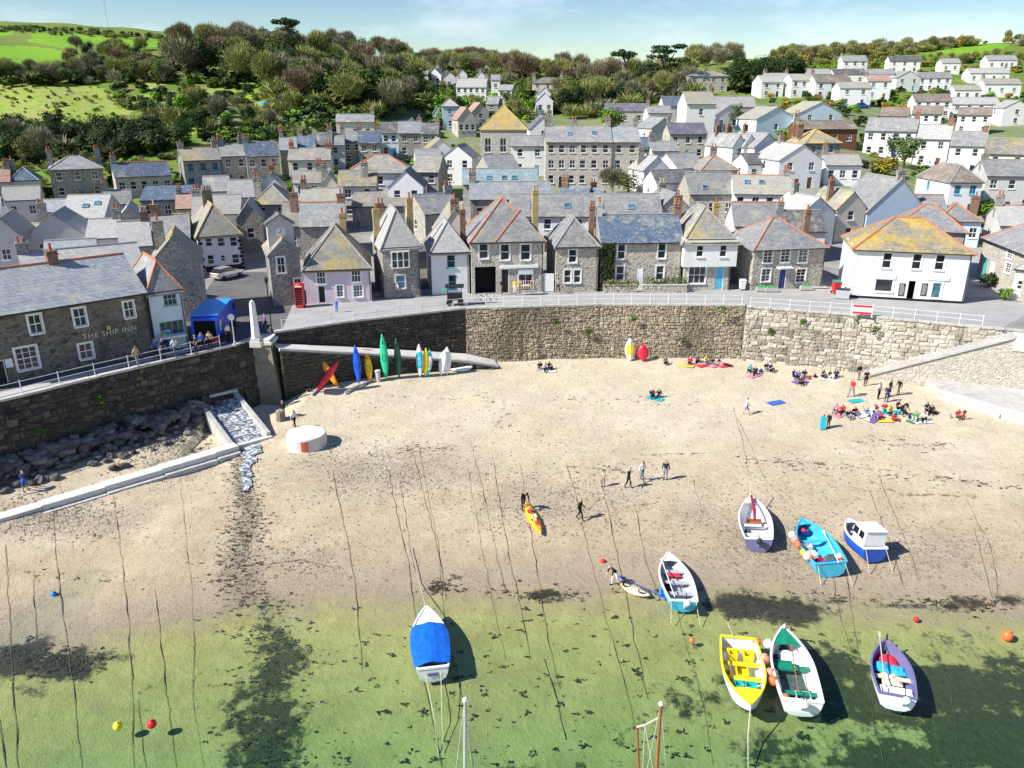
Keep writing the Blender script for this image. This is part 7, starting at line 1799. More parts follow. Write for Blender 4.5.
def person(px, py, pose, top, bot, yaw, label, size=1.0, base=None, sleeves=None, shorts=False, hair=None, group=None, sk=None):
    p = base if base is not None else beach_pt(px, py)
    o = link('person', PM[pose], None, p, (0, 0, R(yaw)), (size,) * 3); k = sk or PR.choice(skin)
    sl = {0: k, 1: MATS['wear_' + top], 2: MATS['wear_' + bot], 3: MATS['wear_black'], 4: hair or PR.choice(hairs), 5: MATS['wear_' + top] if (sleeves if sleeves is not None else PR.random() < .5) else k, 6: k if shorts else MATS['wear_' + bot], 7: MATS['lip']}
    for i, m in sl.items(): o.material_slots[i].link = 'OBJECT'; o.material_slots[i].material = m
    tag(o, label, 'person', group); return o
road = lambda px, py: at(px, py, 7.15)
person(523, 509, 'bend', 'black', 'black', 20, 'person in black wetsuit bending to drag the orange kayak by its bow', 1.08, sleeves=True)
person(580, 520, 'walk', 'black', 'black', 70, 'person in dark clothes walking alone near the orange kayak', 1.0, sleeves=True)
person(603, 487, 'stand', 'beige', 'grey', -30, 'child in pale top standing behind the three strollers', .8); person(628, 488, 'walk2', 'black', 'black', 60, 'person in black walking left of the white-shirted stroller', 1.0, sleeves=True)
person(642, 481, 'walk', 'white', 'denim', 40, 'person in white top and jeans walking on the open sand', 1.0); person(665, 480, 'stand', 'black', 'grey', -20, 'person in dark top standing right of the white-shirted stroller', 1.0, sleeves=True)
person(746, 415, 'walk', 'white', 'blue', 80, 'person in white top and blue shorts walking on the upper sand', 1.0, shorts=True)
person(652, 397, 'sit', 'navy', 'black', 0, 'person in navy sitting, left of the pair on the sand'); person(659, 397, 'sit2', 'black', 'denim', -20, 'person in black sitting, right of the pair on the sand')
for k, (x, t, b, po) in enumerate(((540, 'black', 'grey', 'sit'), (545, 'white', 'black', 'sit2'), (549, 'black', 'navy', 'sit'))): person(x, 369 + k % 2, po, t, b, -10 + 20 * k, ('first', 'white-topped second', 'third')[k] + ' of the trio sitting on the sand under the brown wall')
person(665, 364, 'sit', 'grey', 'black', 10, 'lone person sitting at the foot of the brown wall by the red tender')
for k, (x, y, t, b, po) in enumerate(((690, 364, 'red', 'navy', 'sit'), (697, 362, 'purple', 'black', 'sit2'), (706, 363, 'yellow', 'denim', 'sit'), (712, 365, 'navy', 'grey', 'sit2'), (724, 365, 'pink', 'black', 'lie'))): person(x, y, po, t, b, -20 + 15 * k, 'sunbather in %s top on the bright towels under the brown wall' % t)
for k, (x, y, t, b, po) in enumerate(((750, 372, 'teal', 'black', 'sit'), (755, 374, 'black', 'navy', 'sit2'), (766, 370, 'black', 'grey', 'sit'), (770, 371, 'navy', 'black', 'sit'), (793, 377, 'black', 'navy', 'sit'), (798, 378, 'blue', 'black', 'sit2'), (804, 377, 'black', 'grey', 'sit'), (800, 384, 'brown', 'black', 'sit'), (822, 377, 'grey', 'black', 'sit2'), (829, 378, 'black', 'white', 'sit'), (836, 377, 'navy', 'black', 'sit'))): person(x, y, po, t, b, -30 + 17 * (k % 5), '%s-topped person in %s trousers, %s in the seated row below the pale wall' % (t, b, ('first', 'second', 'third', 'fourth', 'fifth', 'sixth', 'seventh', 'eighth', 'ninth', 'tenth', 'last')[k]))
person(851, 397, 'walk', 'red', 'grey', -60, 'tall person in red top and grey trousers standing near the pale wall', 1.1); person(858, 380, 'stand', 'black', 'beige', 20, 'person in black and beige by the pale wall behind the red top'); person(865, 386, 'stand', 'black', 'black', 0, 'person all in black standing right of the red top')
person(878, 399, 'stand', 'white', 'black', 30, 'person in white top and black trousers standing in the crowd'); person(886, 402, 'carry', 'navy', 'navy', -20, 'person in navy carrying something, right of the white top', sleeves=True); person(889, 396, 'stand', 'black', 'black', 40, 'person in black standing behind the navy one'); person(898, 395, 'walk2', 'black', 'brown', -80, 'person in black walking towards the stone steps')
for k, (x, y, t, b, po) in enumerate(((836, 412, 'pink', 'grey', 'sit'), (842, 413, 'red', 'black', 'sit2'), (848, 418, 'black', 'grey', 'sit'), (853, 415, 'black', 'navy', 'sit2'), (866, 416, 'blue', 'white', 'sit'), (872, 413, 'white', 'denim', 'sit2'), (877, 419, 'purple', 'grey', 'sit'), (884, 411, 'red', 'teal', 'sit'), (889, 414, 'yellow', 'navy', 'sit2'), (897, 409, 'black', 'black', 'sit'), (901, 416, 'black', 'black', 'bend'), (892, 421, 'red', 'red', 'sit'), (915, 420, 'green', 'white', 'sit'), (923, 420, 'white', 'black', 'sit2'))): person(x, y, po, t, b, -40 + 23 * (k % 6), '%s-topped person in %s trousers, %s from the west in the picnic crowd' % (t, b, ('first', 'second', 'third', 'fourth', 'fifth', 'sixth', 'seventh', 'eighth', 'ninth', 'tenth', 'eleventh', 'twelfth', 'thirteenth', 'last')[k]))
person(926, 411, 'sit', 'navy', 'black', 10, 'person in navy sitting apart between the crowd and the landing'); person(931, 413, 'sit2', 'black', 'black', -30, 'person in black sitting beside the navy one near the landing'); person(957, 418, 'sit', 'red', 'brown', 0, 'person in red top sitting below the concrete landing'); person(963, 420, 'stand', 'navy', 'red', 0, 'small child in navy top and red trousers below the landing', .62)
person(828, 428, 'stand', 'black', 'black', -60, 'child in black beside a turquoise bodyboard', .85, sleeves=True); person(822, 428, 'stand', 'brown', 'black', 30, 'child half hidden behind the turquoise bodyboard', .8)
person(284, 418, 'stand', 'black', 'black', -30, 'person in black standing by the stone stump near the drum', sleeves=True); person(295, 428, 'walk', 'white', 'black', 60, 'person in white top and black trousers striding past the round drum')
person(26, 492, 'bend', 'navy', 'blue', -150, 'person in blue shorts bending on the sand below the boulders', shorts=True); person(615, 585, 'bend', 'black', 'white', -60, 'person in black top and white trousers bending over the beige kayak')
for k, (x, y, t, b, po, ya) in enumerate(((138, 366, 'beige', 'grey', 'walk', 60), (157, 358, 'blue', 'navy', 'stand', 30), (164, 358, 'navy', 'navy', 'stand', 80), (176, 357, 'white', 'denim', 'walk', 50), (197, 354, 'navy', 'black', 'stand', -40), (203, 351, 'blue', 'black', 'stand', 20), (211, 350, 'beige', 'black', 'carry', 10), (229, 342, 'white', 'black', 'stand', 60))): person(0, 0, po, t, b, ya, 'person in %s top and %s trousers on the west quay, %s from the inn' % (t, b, ('first', 'second', 'third', 'fourth', 'fifth', 'sixth', 'seventh', 'last')[k]), 1.02, at(x, y, 7.12))
person(0, 0, 'stand', 'lime', 'navy', 40, 'worker in lime jacket under the shop awning of the inn', 1.0, at(167, 350, 7.1), sleeves=True); person(0, 0, 'walk', 'purple', 'black', -60, 'person in purple top walking past the lamp post by the obelisk', 1.02, at(266, 331, 7.05)); person(0, 0, 'stand', 'blue', 'blue', -30, 'child in blue on the road before the pink house', .8, at(337, 312, 7.05))
for k, (x, y, t, b) in enumerate(((515, 294.5, 'yellow', 'white'), (520, 294, 'white', 'beige'), (532, 293.5, 'pink', 'white'), (501, 294, 'black', 'grey'), (398, 298, 'white', 'grey'), (558, 293, 'grey', 'black'))): person(0, 0, ('stand', 'carry', 'walk')[k % 3], t, b, 30 * k, 'person in %s top %s' % (t, ('looking at the clothes rail outside the shop', 'second at the clothes rail outside the shop', 'right of the shop window of the double-gabled house', 'standing by the shop door beside the black doorway', 'walking below the oriel window', 'walking past the white alley gate')[k]), 1.0, at(x, y, 7.14))
person(0, 0, 'sit', 'white', 'black', 20, 'person in white sitting on the lower steps beside the pale wall', 1.0, at(931, 372, 1.9) + Vector((0, .6, .35)))
# bodyboard, towels, bags
p = beach_pt(821, 428); mb = MB(); mb.slab([(-.25, 0, .05), (.25, 0, .05), (.27, .1, .9), (.2, .14, 1.2), (-.2, .14, 1.2), (-.27, .1, .9)], .06, up=(0, 1, 0)); tag(mb.build('bodyboard', MATS['k_teal'], None, p + Vector((0, -.35, 0))), 'turquoise bodyboard held upright by the children', 'bodyboard')
TW = [(693, 365, 'pink', 'under the red-topped sunbather'), (704, 366, 'red', 'in the middle of the sunbathers'), (716, 366, 'pink', 'by the navy sunbather'), (725, 366, 'red', 'under the lying sunbather'), (754, 376, 'pink', 'by the pale wall\'s corner'), (686, 366, 'yellow', 'at the west end of the sunbathers'), (548, 371, 'white', 'below the trio'), (857, 401, 'teal', 'by the red-topped standing person'), (840, 415, 'pink', 'west in the picnic crowd'), (861, 416, 'white', 'in the middle of the picnic crowd'), (883, 421, 'yellow', 'orange-bordered in the picnic crowd'), (873, 420, 'purple', 'by the purple picnicker'), (893, 413, 'teal', 'behind the picnic crowd'), (915, 421, 'green', 'at the east of the picnic crowd'), (922, 422, 'white', 'easternmost in the picnic crowd'), (655, 399, 'teal', 'under the seated pair'), (800, 382, 'purple', 'below the pale wall row'), (776, 403, 'blue', 'alone near the pale wall'), (827, 380, 'white', 'below the second group at the pale wall')]
for k, (x, y, c, w_) in enumerate(TW):
    p = beach_pt(x, y); mb = MB(); r = random.Random(k); n = 5
    g = [[(-.85 + 1.7 * i / n, -.42 + .84 * j / n, .03 + r.uniform(0, .05)) for j in range(n + 1)] for i in range(n + 1)]
    for i in range(n):
        for j in range(n): mb.face([g[i][j], g[i + 1][j], g[i + 1][j + 1], g[i][j + 1]])
    tag(mb.build('beach_towel', MATS['wear_' + c], None, p, R(r.uniform(-40, 40))), '%s beach towel %s' % (c, w_), 'towel', 'beach towels and rugs')
BAGS = [(700, 361, 'yellow'), (709, 361, 'teal'), (719, 362, 'black'), (761, 372, 'navy'), (809, 379, 'red'), (815, 377, 'black'), (845, 416, 'grey'), (856, 412, 'black'), (863, 411, 'beige'), (881, 417, 'red'), (894, 418, 'yellow'), (905, 413, 'black'), (868, 421, 'white'), (876, 408, 'red'), (910, 418, 'navy'), (935, 414, 'black'), (950, 418, 'beige'), (552, 370, 'black')]
for k, (x, y, c) in enumerate(BAGS):
    p = beach_pt(x, y); o = empty('beach_bag', p, k); tag(o, '%s beach bag %s' % (c, ('behind the yellow sunbather', 'among the sunbathers', 'beside the lying sunbather', 'between the two wall groups', 'at the end of the pale wall row', 'on the sand below the pale wall stain', 'by the pink picnicker', 'between the black-topped picnickers', 'behind the picnic crowd', 'by the purple picnicker', 'by the twelfth picnicker', 'at the back of the crowd', 'in front of the picnic crowd', 'north of the crowd', 'between crowd and landing', 'beside the black sitter by the landing', 'below the landing', 'beside the trio')[k]), 'bag', 'beach bags')
    heap(o, (0, 0, 0), (.22, .16, .34), 'wear_' + c, 'body', k); mb = MB(); mb.tube([(-.12, 0, .28), (0, 0, .45), (.12, 0, .28)], .015, 5); mb.build('handle', MATS['wear_black'], o)

# ------------------------------------------------------------------ vehicles and street furniture
def wheel(root, x, y, r, w=.2):
    mb = MB(); mb.lathe([(r * .6, -w / 2), (r * .95, -w / 2), (r, -w / 3), (r, w / 3), (r * .95, w / 2), (r * .6, w / 2)], 16); o = mb.build('wheel', MATS['black_paint'], root, (x, y, r), (math.pi / 2, 0, 0))
    mb = MB(); mb.lathe([(.02, -w * .5), (r * .6, -w * .45), (r * .6, w * .45), (.02, w * .5)], 12); mb.build('rim', MATS['galv'], o)
def car(label, p, rz, m):
    o = empty('parked_car', p, rz); tag(o, label, 'car'); W = .84
    S = [(-2.0, .45, .85, .9), (-1.95, .3, .95, .96), (-1.2, .25, .98, 1), (0, .22, .98, 1), (.9, .25, .95, 1), (1.7, .28, .85, .97), (2.0, .4, .65, .85)]
    mb = MB()
    R_ = []
    for x, z0, z1, f in S: R_.append([(x, -W * f, z0), (x, -W * f * 1.02, (z0 + z1) / 2), (x, -W * f * .96, z1), (x, W * f * .96, z1), (x, W * f * 1.02, (z0 + z1) / 2), (x, W * f, z0)])
    for a, b in zip(R_[:-1], R_[1:]):
        for k in range(6): mb.face([a[k], b[k], b[(k + 1) % 6], a[(k + 1) % 6]])
    mb.face(R_[0]); mb.face(R_[-1][::-1]); mb.build('body', MATS[m], o, smooth=False)
    mb = MB(); C = [(-1.85, .96, .78), (-1.35, 1.42, .66), (.1, 1.46, .66), (.85, .96, .76)]
    for (x0, z0, w0), (x1, z1, w1) in zip(C[:-1], C[1:]): mb.face([(x0, -w0, z0), (x1, -w1, z1), (x1, w1, z1), (x0, w0, z0)])
    for s in (-1, 1): mb.face([(x, s * w, z) for x, z, w in C])
    mb.build('glasshouse', MATS['glass'], o)
    mb = MB(); mb.slab([(-1.38, -.67, 1.47), (.12, -.67, 1.51), (.12, .67, 1.51), (-1.38, .67, 1.47)], .06); mb.build('roof', MATS[m], o)
    for x in (-1.25, 1.2):
        for s in (-1, 1): wheel(o, x, s * .76, .31)
    for s in (-1, 1):
        mb = MB(); mb.box(1.9, s * .62 - .16, .62, 1.99, s * .62 + .16, .76); mb.build('headlight', MATS['white_paint'], o); mb = MB(); mb.box(-2.02, s * .66 - .1, .66, -1.96, s * .66 + .1, .9); mb.build('tail_light', MATS['red_paint'], o)
        mb = MB(); mb.box(.55, s * .9 - .08, .95, .7, s * .9 + .08, 1.08); mb.build('mirror', MATS[m], o)
    mb = MB(); mb.box(-2.03, -.26, .5, -2.005, .26, .6); mb.build('number_plate', MATS['boat_yellow'], o)
plain('car_silver', (.55, .56, .58), .3, .04, 2, .5, .6)
car('silver hatchback parked by the white quoined house on the square', at(227.5, 278, 7.05), R(62), 'car_silver')
car('pale blue car parked high on the right slope by the glazed balcony house', hit(862, 108), R(10), 'boat_blue')
def lorry():
    a, b = at(208, 345, 7.05), at(226, 324, 7.05); d = b - a; o = empty('blue_lorry', (a + b) / 2, math.atan2(d.y, d.x)); tag(o, 'bright blue lorry with open dark tail parked beside the inn', 'lorry'); L = d.length / 2 + .3
    plain('lorry_blue', (.01, .07, .62), .35, .08, 2, .5); plain('lorry_top', (.03, .32, .75), .35, .08, 2, .5)
    mb = MB(); mb.box(-L, -1.1, .55, L, 1.1, .8); mb.build('chassis', MATS['black_paint'], o)
    x1 = L - 1.7
    mb = MB(); mb.box(-L + .3, -1.15, .8, x1 - .1, 1.15, 2.75); mb.build('body', MATS['lorry_blue'], o)
    mb = MB(); mb.slab([(-L + .2, -1.2, 2.85), (x1 - .05, -1.2, 2.95), (x1 - .05, 1.2, 2.95), (-L + .2, 1.2, 2.85)], .09); mb.build('top', MATS['lorry_top'], o)
    mb = MB(); mb.box(-L, -1.15, .7, -L + .3, -.95, 2.6); mb.box(-L, .95, .7, -L + .3, 1.15, 2.6); mb.box(-L, -.95, 2.35, -L + .3, .95, 2.6); mb.build('tail_frame', MATS['lorry_blue'], o)
    mb = MB(); mb.box(-L + .26, -.95, .75, -L + .295, .95, 2.35); mb.build('tail_opening', MATS['dark_hole'], o)
    mb = MB(); mb.box(-L - .08, -1.1, .5, -L, 1.1, .72); mb.build('bumper', MATS['red_paint'], o)
    mb = MB(); v = [(x1, -1.1, .6), (L, -1.1, .6), (L, 1.1, .6), (x1, 1.1, .6), (x1, -1.08, 2.6), (L - .35, -1.05, 2.6), (L - .35, 1.05, 2.6), (x1, 1.08, 2.6)]; mb.v += v
    for q in ((4, 5, 6, 7), (0, 1, 5, 4), (1, 2, 6, 5), (2, 3, 7, 6), (3, 0, 4, 7)): mb.f.append(q); mb.m.append(0)
    c = mb.build('cab', MATS['lorry_blue'], o)
    for s in (-1, 1): mb = MB(); mb.box(x1 + .3, s * 1.1 - .02, 1.6, L - .45, s * 1.1 + .02, 2.3); mb.build('side_window', MATS['glass'], c)
    mb = MB(); mb.face([(L - .1, -.9, 1.5), (L - .1, .9, 1.5), (L - .32, .9, 2.4), (L - .32, -.9, 2.4)]); mb.build('windscreen', MATS['glass'], c)
    mb = MB(); mb.slab([(-L + .6, -1.17, 2.1), (-L + 1.4, -1.17, 2.1), (-L + 1.0, -1.17, 1.2), (-L + .6, -1.17, 1.2)], .01, up=(0, 1, 0)); mb.build('chevron', MATS['buoy_yellow'], o)
    for x in (-L + .9, L - 1.0):
        for s in (-1, 1): wheel(o, x, s * .95, .42, .3)
lorry()
def phone_box():
    p = at(301, 306.5, 7.1); o = empty('phone_box', p); tag(o, 'red telephone box beside the narrow clock house', 'phone box')
    mb = MB(); a = .45
    for sx in (-1, 1):
        for sy in (-1, 1): mb.box(sx * a - (.07 if sx > 0 else 0), sy * a - (.07 if sy > 0 else 0), 0, sx * a + (.07 if sx < 0 else 0), sy * a + (.07 if sy < 0 else 0), 2.2)
    mb.box(-a, -a, 0, a, a, .25); mb.box(-a - .03, -a - .03, 2.15, a + .03, a + .03, 2.45); mb.ball((0, 0, 2.45), .5, n=12, m=8, sq=(.95, .95, .3))
    for z in np.arange(.5, 2.1, .26): mb.box(-a + .01, -a + .01, z, a - .01, -a + .035, z + .03); mb.box(-a + .01, -a + .035, z, -a + .035, a, z + .03); mb.box(a - .035, -a + .035, z, a - .01, a, z + .03)
    mb.build('frame', MATS['red_paint'], o)
    mb = MB(); mb.box(-a + .04, -a + .04, .25, a - .04, a - .04, 2.15); mb.build('glazing', MATS['glass'], o)
    mb = MB(); mb.box(-.35, -a - .035, 2.22, .35, -a - .031, 2.36); mb.build('sign', MATS['white_paint'], o)
phone_box()
def post(label, p, h, head, m='black_paint', cat='lamp post', name='street_lamp'):
    o = empty(name, p); tag(o, label, cat); mb = MB(); mb.lathe([(.1, 0), (.1, .4), (.06, .5), (.045, h)], 8); mb.build('column', MATS[m], o)
    if head == 'lamp':
        mb = MB(); mb.lathe([(.1, h), (.2, h + .45), (.22, h + .47), (.03, h + .68)], 6); mb.build('lantern', MATS['black_paint'], o); mb = MB(); mb.lathe([(.1, h + .03), (.19, h + .42)], 6); 
    elif head == 'disc':
        mb = MB(); mb.lathe([(.3, -.02), (.3, .02)], 20); mb.build('disc', MATS['lead'], o, (0, -.06, h - .2), (math.pi / 2, 0, 0))
    elif head == 'arm':
        mb = MB(); mb.tube([(-.9, 0, h - .4), (.9, 0, h - .4)], .05, 5); mb.build('crossarm', MATS[m], o)
    return o
post('black lantern lamp post by the obelisk at the slipway head', at(272, 333, 7.05), 4.8, 'lamp'); post('round road sign on a pale post by the lorry', at(235, 346, 7.1), 2.9, 'disc', 'galv', 'road sign', 'road_sign')
for px, py, h, w_ in ((109, 33, 14, 'on the skyline above the bright field'), (236, 42, 9, 'left of the pair on the wooded skyline'), (249, 42, 9, 'right of the pair on the wooded skyline'), (816, 122, 7, 'between the pale blue gables')):
    p = hit(px, py)
    if p: post('wooden telegraph pole ' + w_, p, h, 'arm', 'brown_wood', 'telegraph pole', 'telegraph_pole')
o = empty('post_box', at(287, 304, 7.1)); tag(o, 'small red wall post box left of the phone box', 'post box'); mb = MB(); mb.lathe([(.2, 0), (.2, 1.3), (.24, 1.35), (.24, 1.45), (.05, 1.55)], 12); mb.build('body', MATS['red_paint'], o); mb = MB(); mb.box(-.1, -.215, 1.1, .1, -.19, 1.15); mb.build('slot', MATS['black_paint'], o)
def bin_(label, p, m, lid, s=1.0):
    o = empty('wheelie_bin', p); tag(o, label, 'bin'); mb = MB(); mb.v += [(-.24, -.26, .08), (.24, -.26, .08), (.24, .26, .08), (-.24, .26, .08), (-.3, -.34, 1.0), (.3, -.34, 1.0), (.3, .34, 1.0), (-.3, .34, 1.0)]
    for q in ((3, 2, 1, 0), (0, 1, 5, 4), (1, 2, 6, 5), (2, 3, 7, 6), (3, 0, 4, 7), (4, 5, 6, 7)): mb.f.append(q); mb.m.append(0)
    mb.build('body', MATS[m], o); mb = MB(); mb.slab([(-.32, -.37, 1.05), (.32, -.37, 1.05), (.32, .36, 1.12), (-.32, .36, 1.12)], .05); mb.build('lid', MATS[lid], o)
    for s_ in (-1, 1): wheel(o, s_ * .25, .25, .1, .06)
    o.scale = (s,) * 3
bin_('white wheelie bin in the dark gap beside the corner house', at(742, 289.5, 7.1), 'buoy_white', 'buoy_white', 1.1); bin_('red bin with green lid at the corner of the white shop', at(835.5, 293.5, 7.1), 'red_paint', 'boat_green', 1.35)
o = empty('litter_bin', at(842, 298, 7.1), R(-20)); tag(o, 'grey slatted storage box beside the red bin at the shop corner', 'storage box'); mb = MB(); mb.box(-.7, -.35, 0, .7, .35, 1.0); mb.build('body', MATS['boat_grey'], o); mb = MB(); mb.box(-.75, -.4, 1.0, .75, .4, 1.08); mb.build('lid', MATS['black_paint'], o)
def barrier():
    a, b = at(851, 315.5, 7.15), at(872, 317, 7.15); d = b - a; o = empty('road_barrier', a, math.atan2(d.y, d.x)); tag(o, 'red and white road barrier on the quay edge before the white shop', 'barrier'); L = d.length
    for x in (0.05, L - .05): mb = MB(); mb.box(x - .04, -.04, 0, x + .04, .04, 1.2); mb.box(x - .05, -.3, 0, x + .05, .3, .06); mb.build('leg', MATS['white_paint'], o)
    for z in (.25, .95): mb = MB(); mb.box(.1, -.03, z, L - .1, .03, z + .2); mb.build('rail', MATS['red_paint'], o)
    mb = MB(); mb.box(.1, -.015, .47, L - .1, .015, .93); mb.build('panel', MATS['buoy_white'], o)
barrier()
def bicycle(label, p, rz, m):
    o = empty('bicycle', p, rz); tag(o, label, 'bicycle')
    for x in (-.52, .52):
        mb = MB(); mb.tube([(x + .33 * math.cos(a), 0, .34 + .33 * math.sin(a)) for a in np.linspace(0, 2 * math.pi, 17)], .022, 5, cap=False); w = mb.build('wheel', MATS['black_paint'], o)
        mb = MB()
        for a in np.linspace(0, math.pi, 6)[:-1]: mb.tube([(x + .31 * math.cos(a), 0, .34 + .31 * math.sin(a)), (x - .31 * math.cos(a), 0, .34 - .31 * math.sin(a))], .004, 3)
        mb.build('spokes', MATS['galv'], w)
    mb = MB()
    for a, b in (((-.52, 0, .34), (-.05, 0, .32)), ((-.05, 0, .32), (-.18, 0, .85)), ((-.52, 0, .34), (-.16, 0, .75)), ((-.16, 0, .75), (.38, 0, .78)), ((-.05, 0, .32), (.38, 0, .72)), ((.36, 0, .9), (.52, 0, .34))): mb.tube([a, b], .022, 6)
    mb.build('frame', MATS[m], o); mb = MB(); mb.tube([(.33, -.26, .98), (.36, 0, .95), (.33, .26, .98)], .015, 5); mb.build('handlebar', MATS['black_paint'], o); mb = MB(); mb.slab([(-.32, -.07, .9), (-.06, -.02, .9), (-.06, .02, .9), (-.32, .07, .9)], .05); mb.build('saddle', MATS['black_paint'], o)
bicycle('white bicycle on the quay by the black doorway, nearer the cart', at(483, 303, 7.05), R(8), 'white_paint'); bicycle('white bicycle on the quay by the black doorway, nearer the shop', at(489, 302.5, 7.05), R(-5), 'white_paint')
o = empty('market_cart', at(455, 305, 7.05)); tag(o, 'black canopied cart with a green flag at the quay railing', 'cart'); mb = MB(); mb.box(-.8, -.4, .6, .8, .4, 1.3); mb.build('body', MATS['black_paint'], o); mb = MB(); mb.slab([(-1, -.6, 2.1), (1, -.6, 2.1), (1, .6, 2.2), (-1, .6, 2.2)], .08); mb.build('canopy', MATS['wear_black'], o)
for x in (-.75, .75): mb = MB(); mb.box(x - .03, -.35, 1.3, x + .03, -.29, 2.05); mb.build('pole', MATS['black_paint'], o); wheel(o, x * .8, -.42, .32, .06); wheel(o, x * .8, .42, .32, .06)
mb = MB(); mb.slab([(-1.0, -.5, 2.0), (-1.3, -.5, 2.0), (-1.3, -.5, 1.6), (-1.0, -.5, 1.6)], .01, up=(0, 1, 0)); mb.build('flag', MATS['k_green'], o)
o = empty('clothes_rail', at(526, 294.5, 7.12)); tag(o, 'rail of bright clothes outside the double-gabled shop', 'clothes rail'); mb = MB(); mb.tube([(-1.0, 0, 1.6), (1.0, 0, 1.6)], .02, 6); mb.tube([(-1.0, 0, 0), (-1.0, 0, 1.6)], .02, 6); mb.tube([(1.0, 0, 0), (1.0, 0, 1.6)], .02, 6); mb.build('frame', MATS['galv'], o)
for k, c in enumerate(('white', 'yellow', 'white', 'pink', 'beige', 'yellow', 'white')): mb = MB(); x = -.85 + k * .28; mb.slab([(x, -.2, 1.55), (x, .2, 1.55), (x + .03, .25, .7), (x + .03, -.25, .7)], .06, up=(1, 0, 0)); mb.build('garment', MATS['wear_' + c], o)
for (px, py, w_) in ((762, 291, 'left of the navy door'), (771, 291.3, 'under the first lower window of the square stone house'), (806, 289.5, 'right of the square stone house')):
    o = empty('planter', at(px, py, 7.12)); tag(o, 'low stone planter with small plants ' + w_, 'planter'); mb = MB(); mb.box(-.7, -.22, 0, .7, .22, .45); mb.build('trough', MATS['concrete'], o); heap(o, (0, 0, .44), (.65, .2, .3), 'wear_green', 'plants', int(px))
p = beach_pt(281, 420); o = empty('stone_stump', p); tag(o, 'short mossy stone stump beside the outfall path', 'bollard'); mb = MB(); mb.lathe([(.45, -.2), (.4, .6), (.42, .8), (.35, .95), (.02, 1.0)], 9); mb.build('body', MATS['stone_lichen'], o)
p = beach_pt(378, 381); o = empty('stone_bollard', p); tag(o, 'pale stone bollard standing in front of the kayaks', 'bollard'); mb = MB(); mb.lathe([(.28, -.1), (.25, .9), (.3, 1.0), (.3, 1.15), (.02, 1.2)], 10); mb.build('body', MATS['concrete_pale'], o)
for (a, b, w_) in (((312, 396), (324, 385), 'leaning by the boulder pile'), ((345, 394), (375, 380), 'lying on the sand below the blue kayak')):
    A, B = beach_pt(*a), beach_pt(*b); mb = MB(); mb.tube([A + Vector((0, 0, .12)), B + Vector((0, 0, .2))], .12, 6); tag(mb.build('timber_plank', MATS['boat_grey']), 'weathered grey timber ' + w_, 'timber')
# ------------------------------------------------------------------ vegetation
VR = random.Random(99)
def leafmat(name, a, b, rough=.7):
    t = NT(name); g = t.add('ShaderNodeNewGeometry'); c = t.ramp(g.outputs['Random Per Island'], [(0, a), (1, b)])
    c = t.jitter(c, .25); MATS[name] = t.done(c, rough, .15)
leafmat('leaf_dark', (.012, .026, .008), (.04, .07, .018)); leafmat('leaf_mid', (.035, .065, .012), (.10, .15, .03)); leafmat('leaf_bright', (.07, .16, .01), (.17, .30, .03)); leafmat('leaf_olive', (.10, .10, .03), (.21, .20, .07))
leafmat('twig_grey', (.12, .12, .075), (.28, .27, .17)); leafmat('twig_olive', (.13, .145, .04), (.31, .32, .11)); leafmat('twig_brown', (.13, .10, .06), (.27, .21, .13)); leafmat('leaf_gold', (.22, .19, .02), (.38, .30, .04)); leafmat('gorse', (.12, .10, .02), (.30, .22, .04))
plain('bark', (.10, .08, .06), .95, .35, 4, bump=.5); plain('bark_pale', (.24, .21, .17), .95, .3, 4, bump=.5)
def crown_blobs(r, shape):
    if shape == 'round': return [(0, 0, .66, .33, .30)] + [(r.uniform(-.22, .22), r.uniform(-.22, .22), r.uniform(.45, .82), r.uniform(.13, .22), r.uniform(.11, .18)) for _ in range(9)]
    if shape == 'umbrella': return [(r.uniform(-.32, .32), r.uniform(-.32, .32), r.uniform(.78, .95), r.uniform(.12, .2), .06) for _ in range(11)]
    if shape == 'cedar': return [(r.uniform(-.34, .34), r.uniform(-.3, .3), z, r.uniform(.12, .2), .045) for z in (.45, .55, .62, .7, .78, .85, .92, .97) for _ in range(2)]
    if shape == 'bush': return [(0, 0, .45, .42, .36)] + [(r.uniform(-.3, .3), r.uniform(-.3, .3), r.uniform(.25, .75), r.uniform(.16, .26), r.uniform(.14, .22)) for _ in range(8)]
    if shape == 'tall': return [(r.uniform(-.1, .1), r.uniform(-.1, .1), z, .2 * (1.15 - z), .12) for z in (.25, .38, .5, .62, .74, .86, .95)]
    return [(0, 0, .6, .36, .34)] + [(r.uniform(-.24, .24), r.uniform(-.24, .24), r.uniform(.35, .85), r.uniform(.14, .24), r.uniform(.14, .24)) for _ in range(8)]
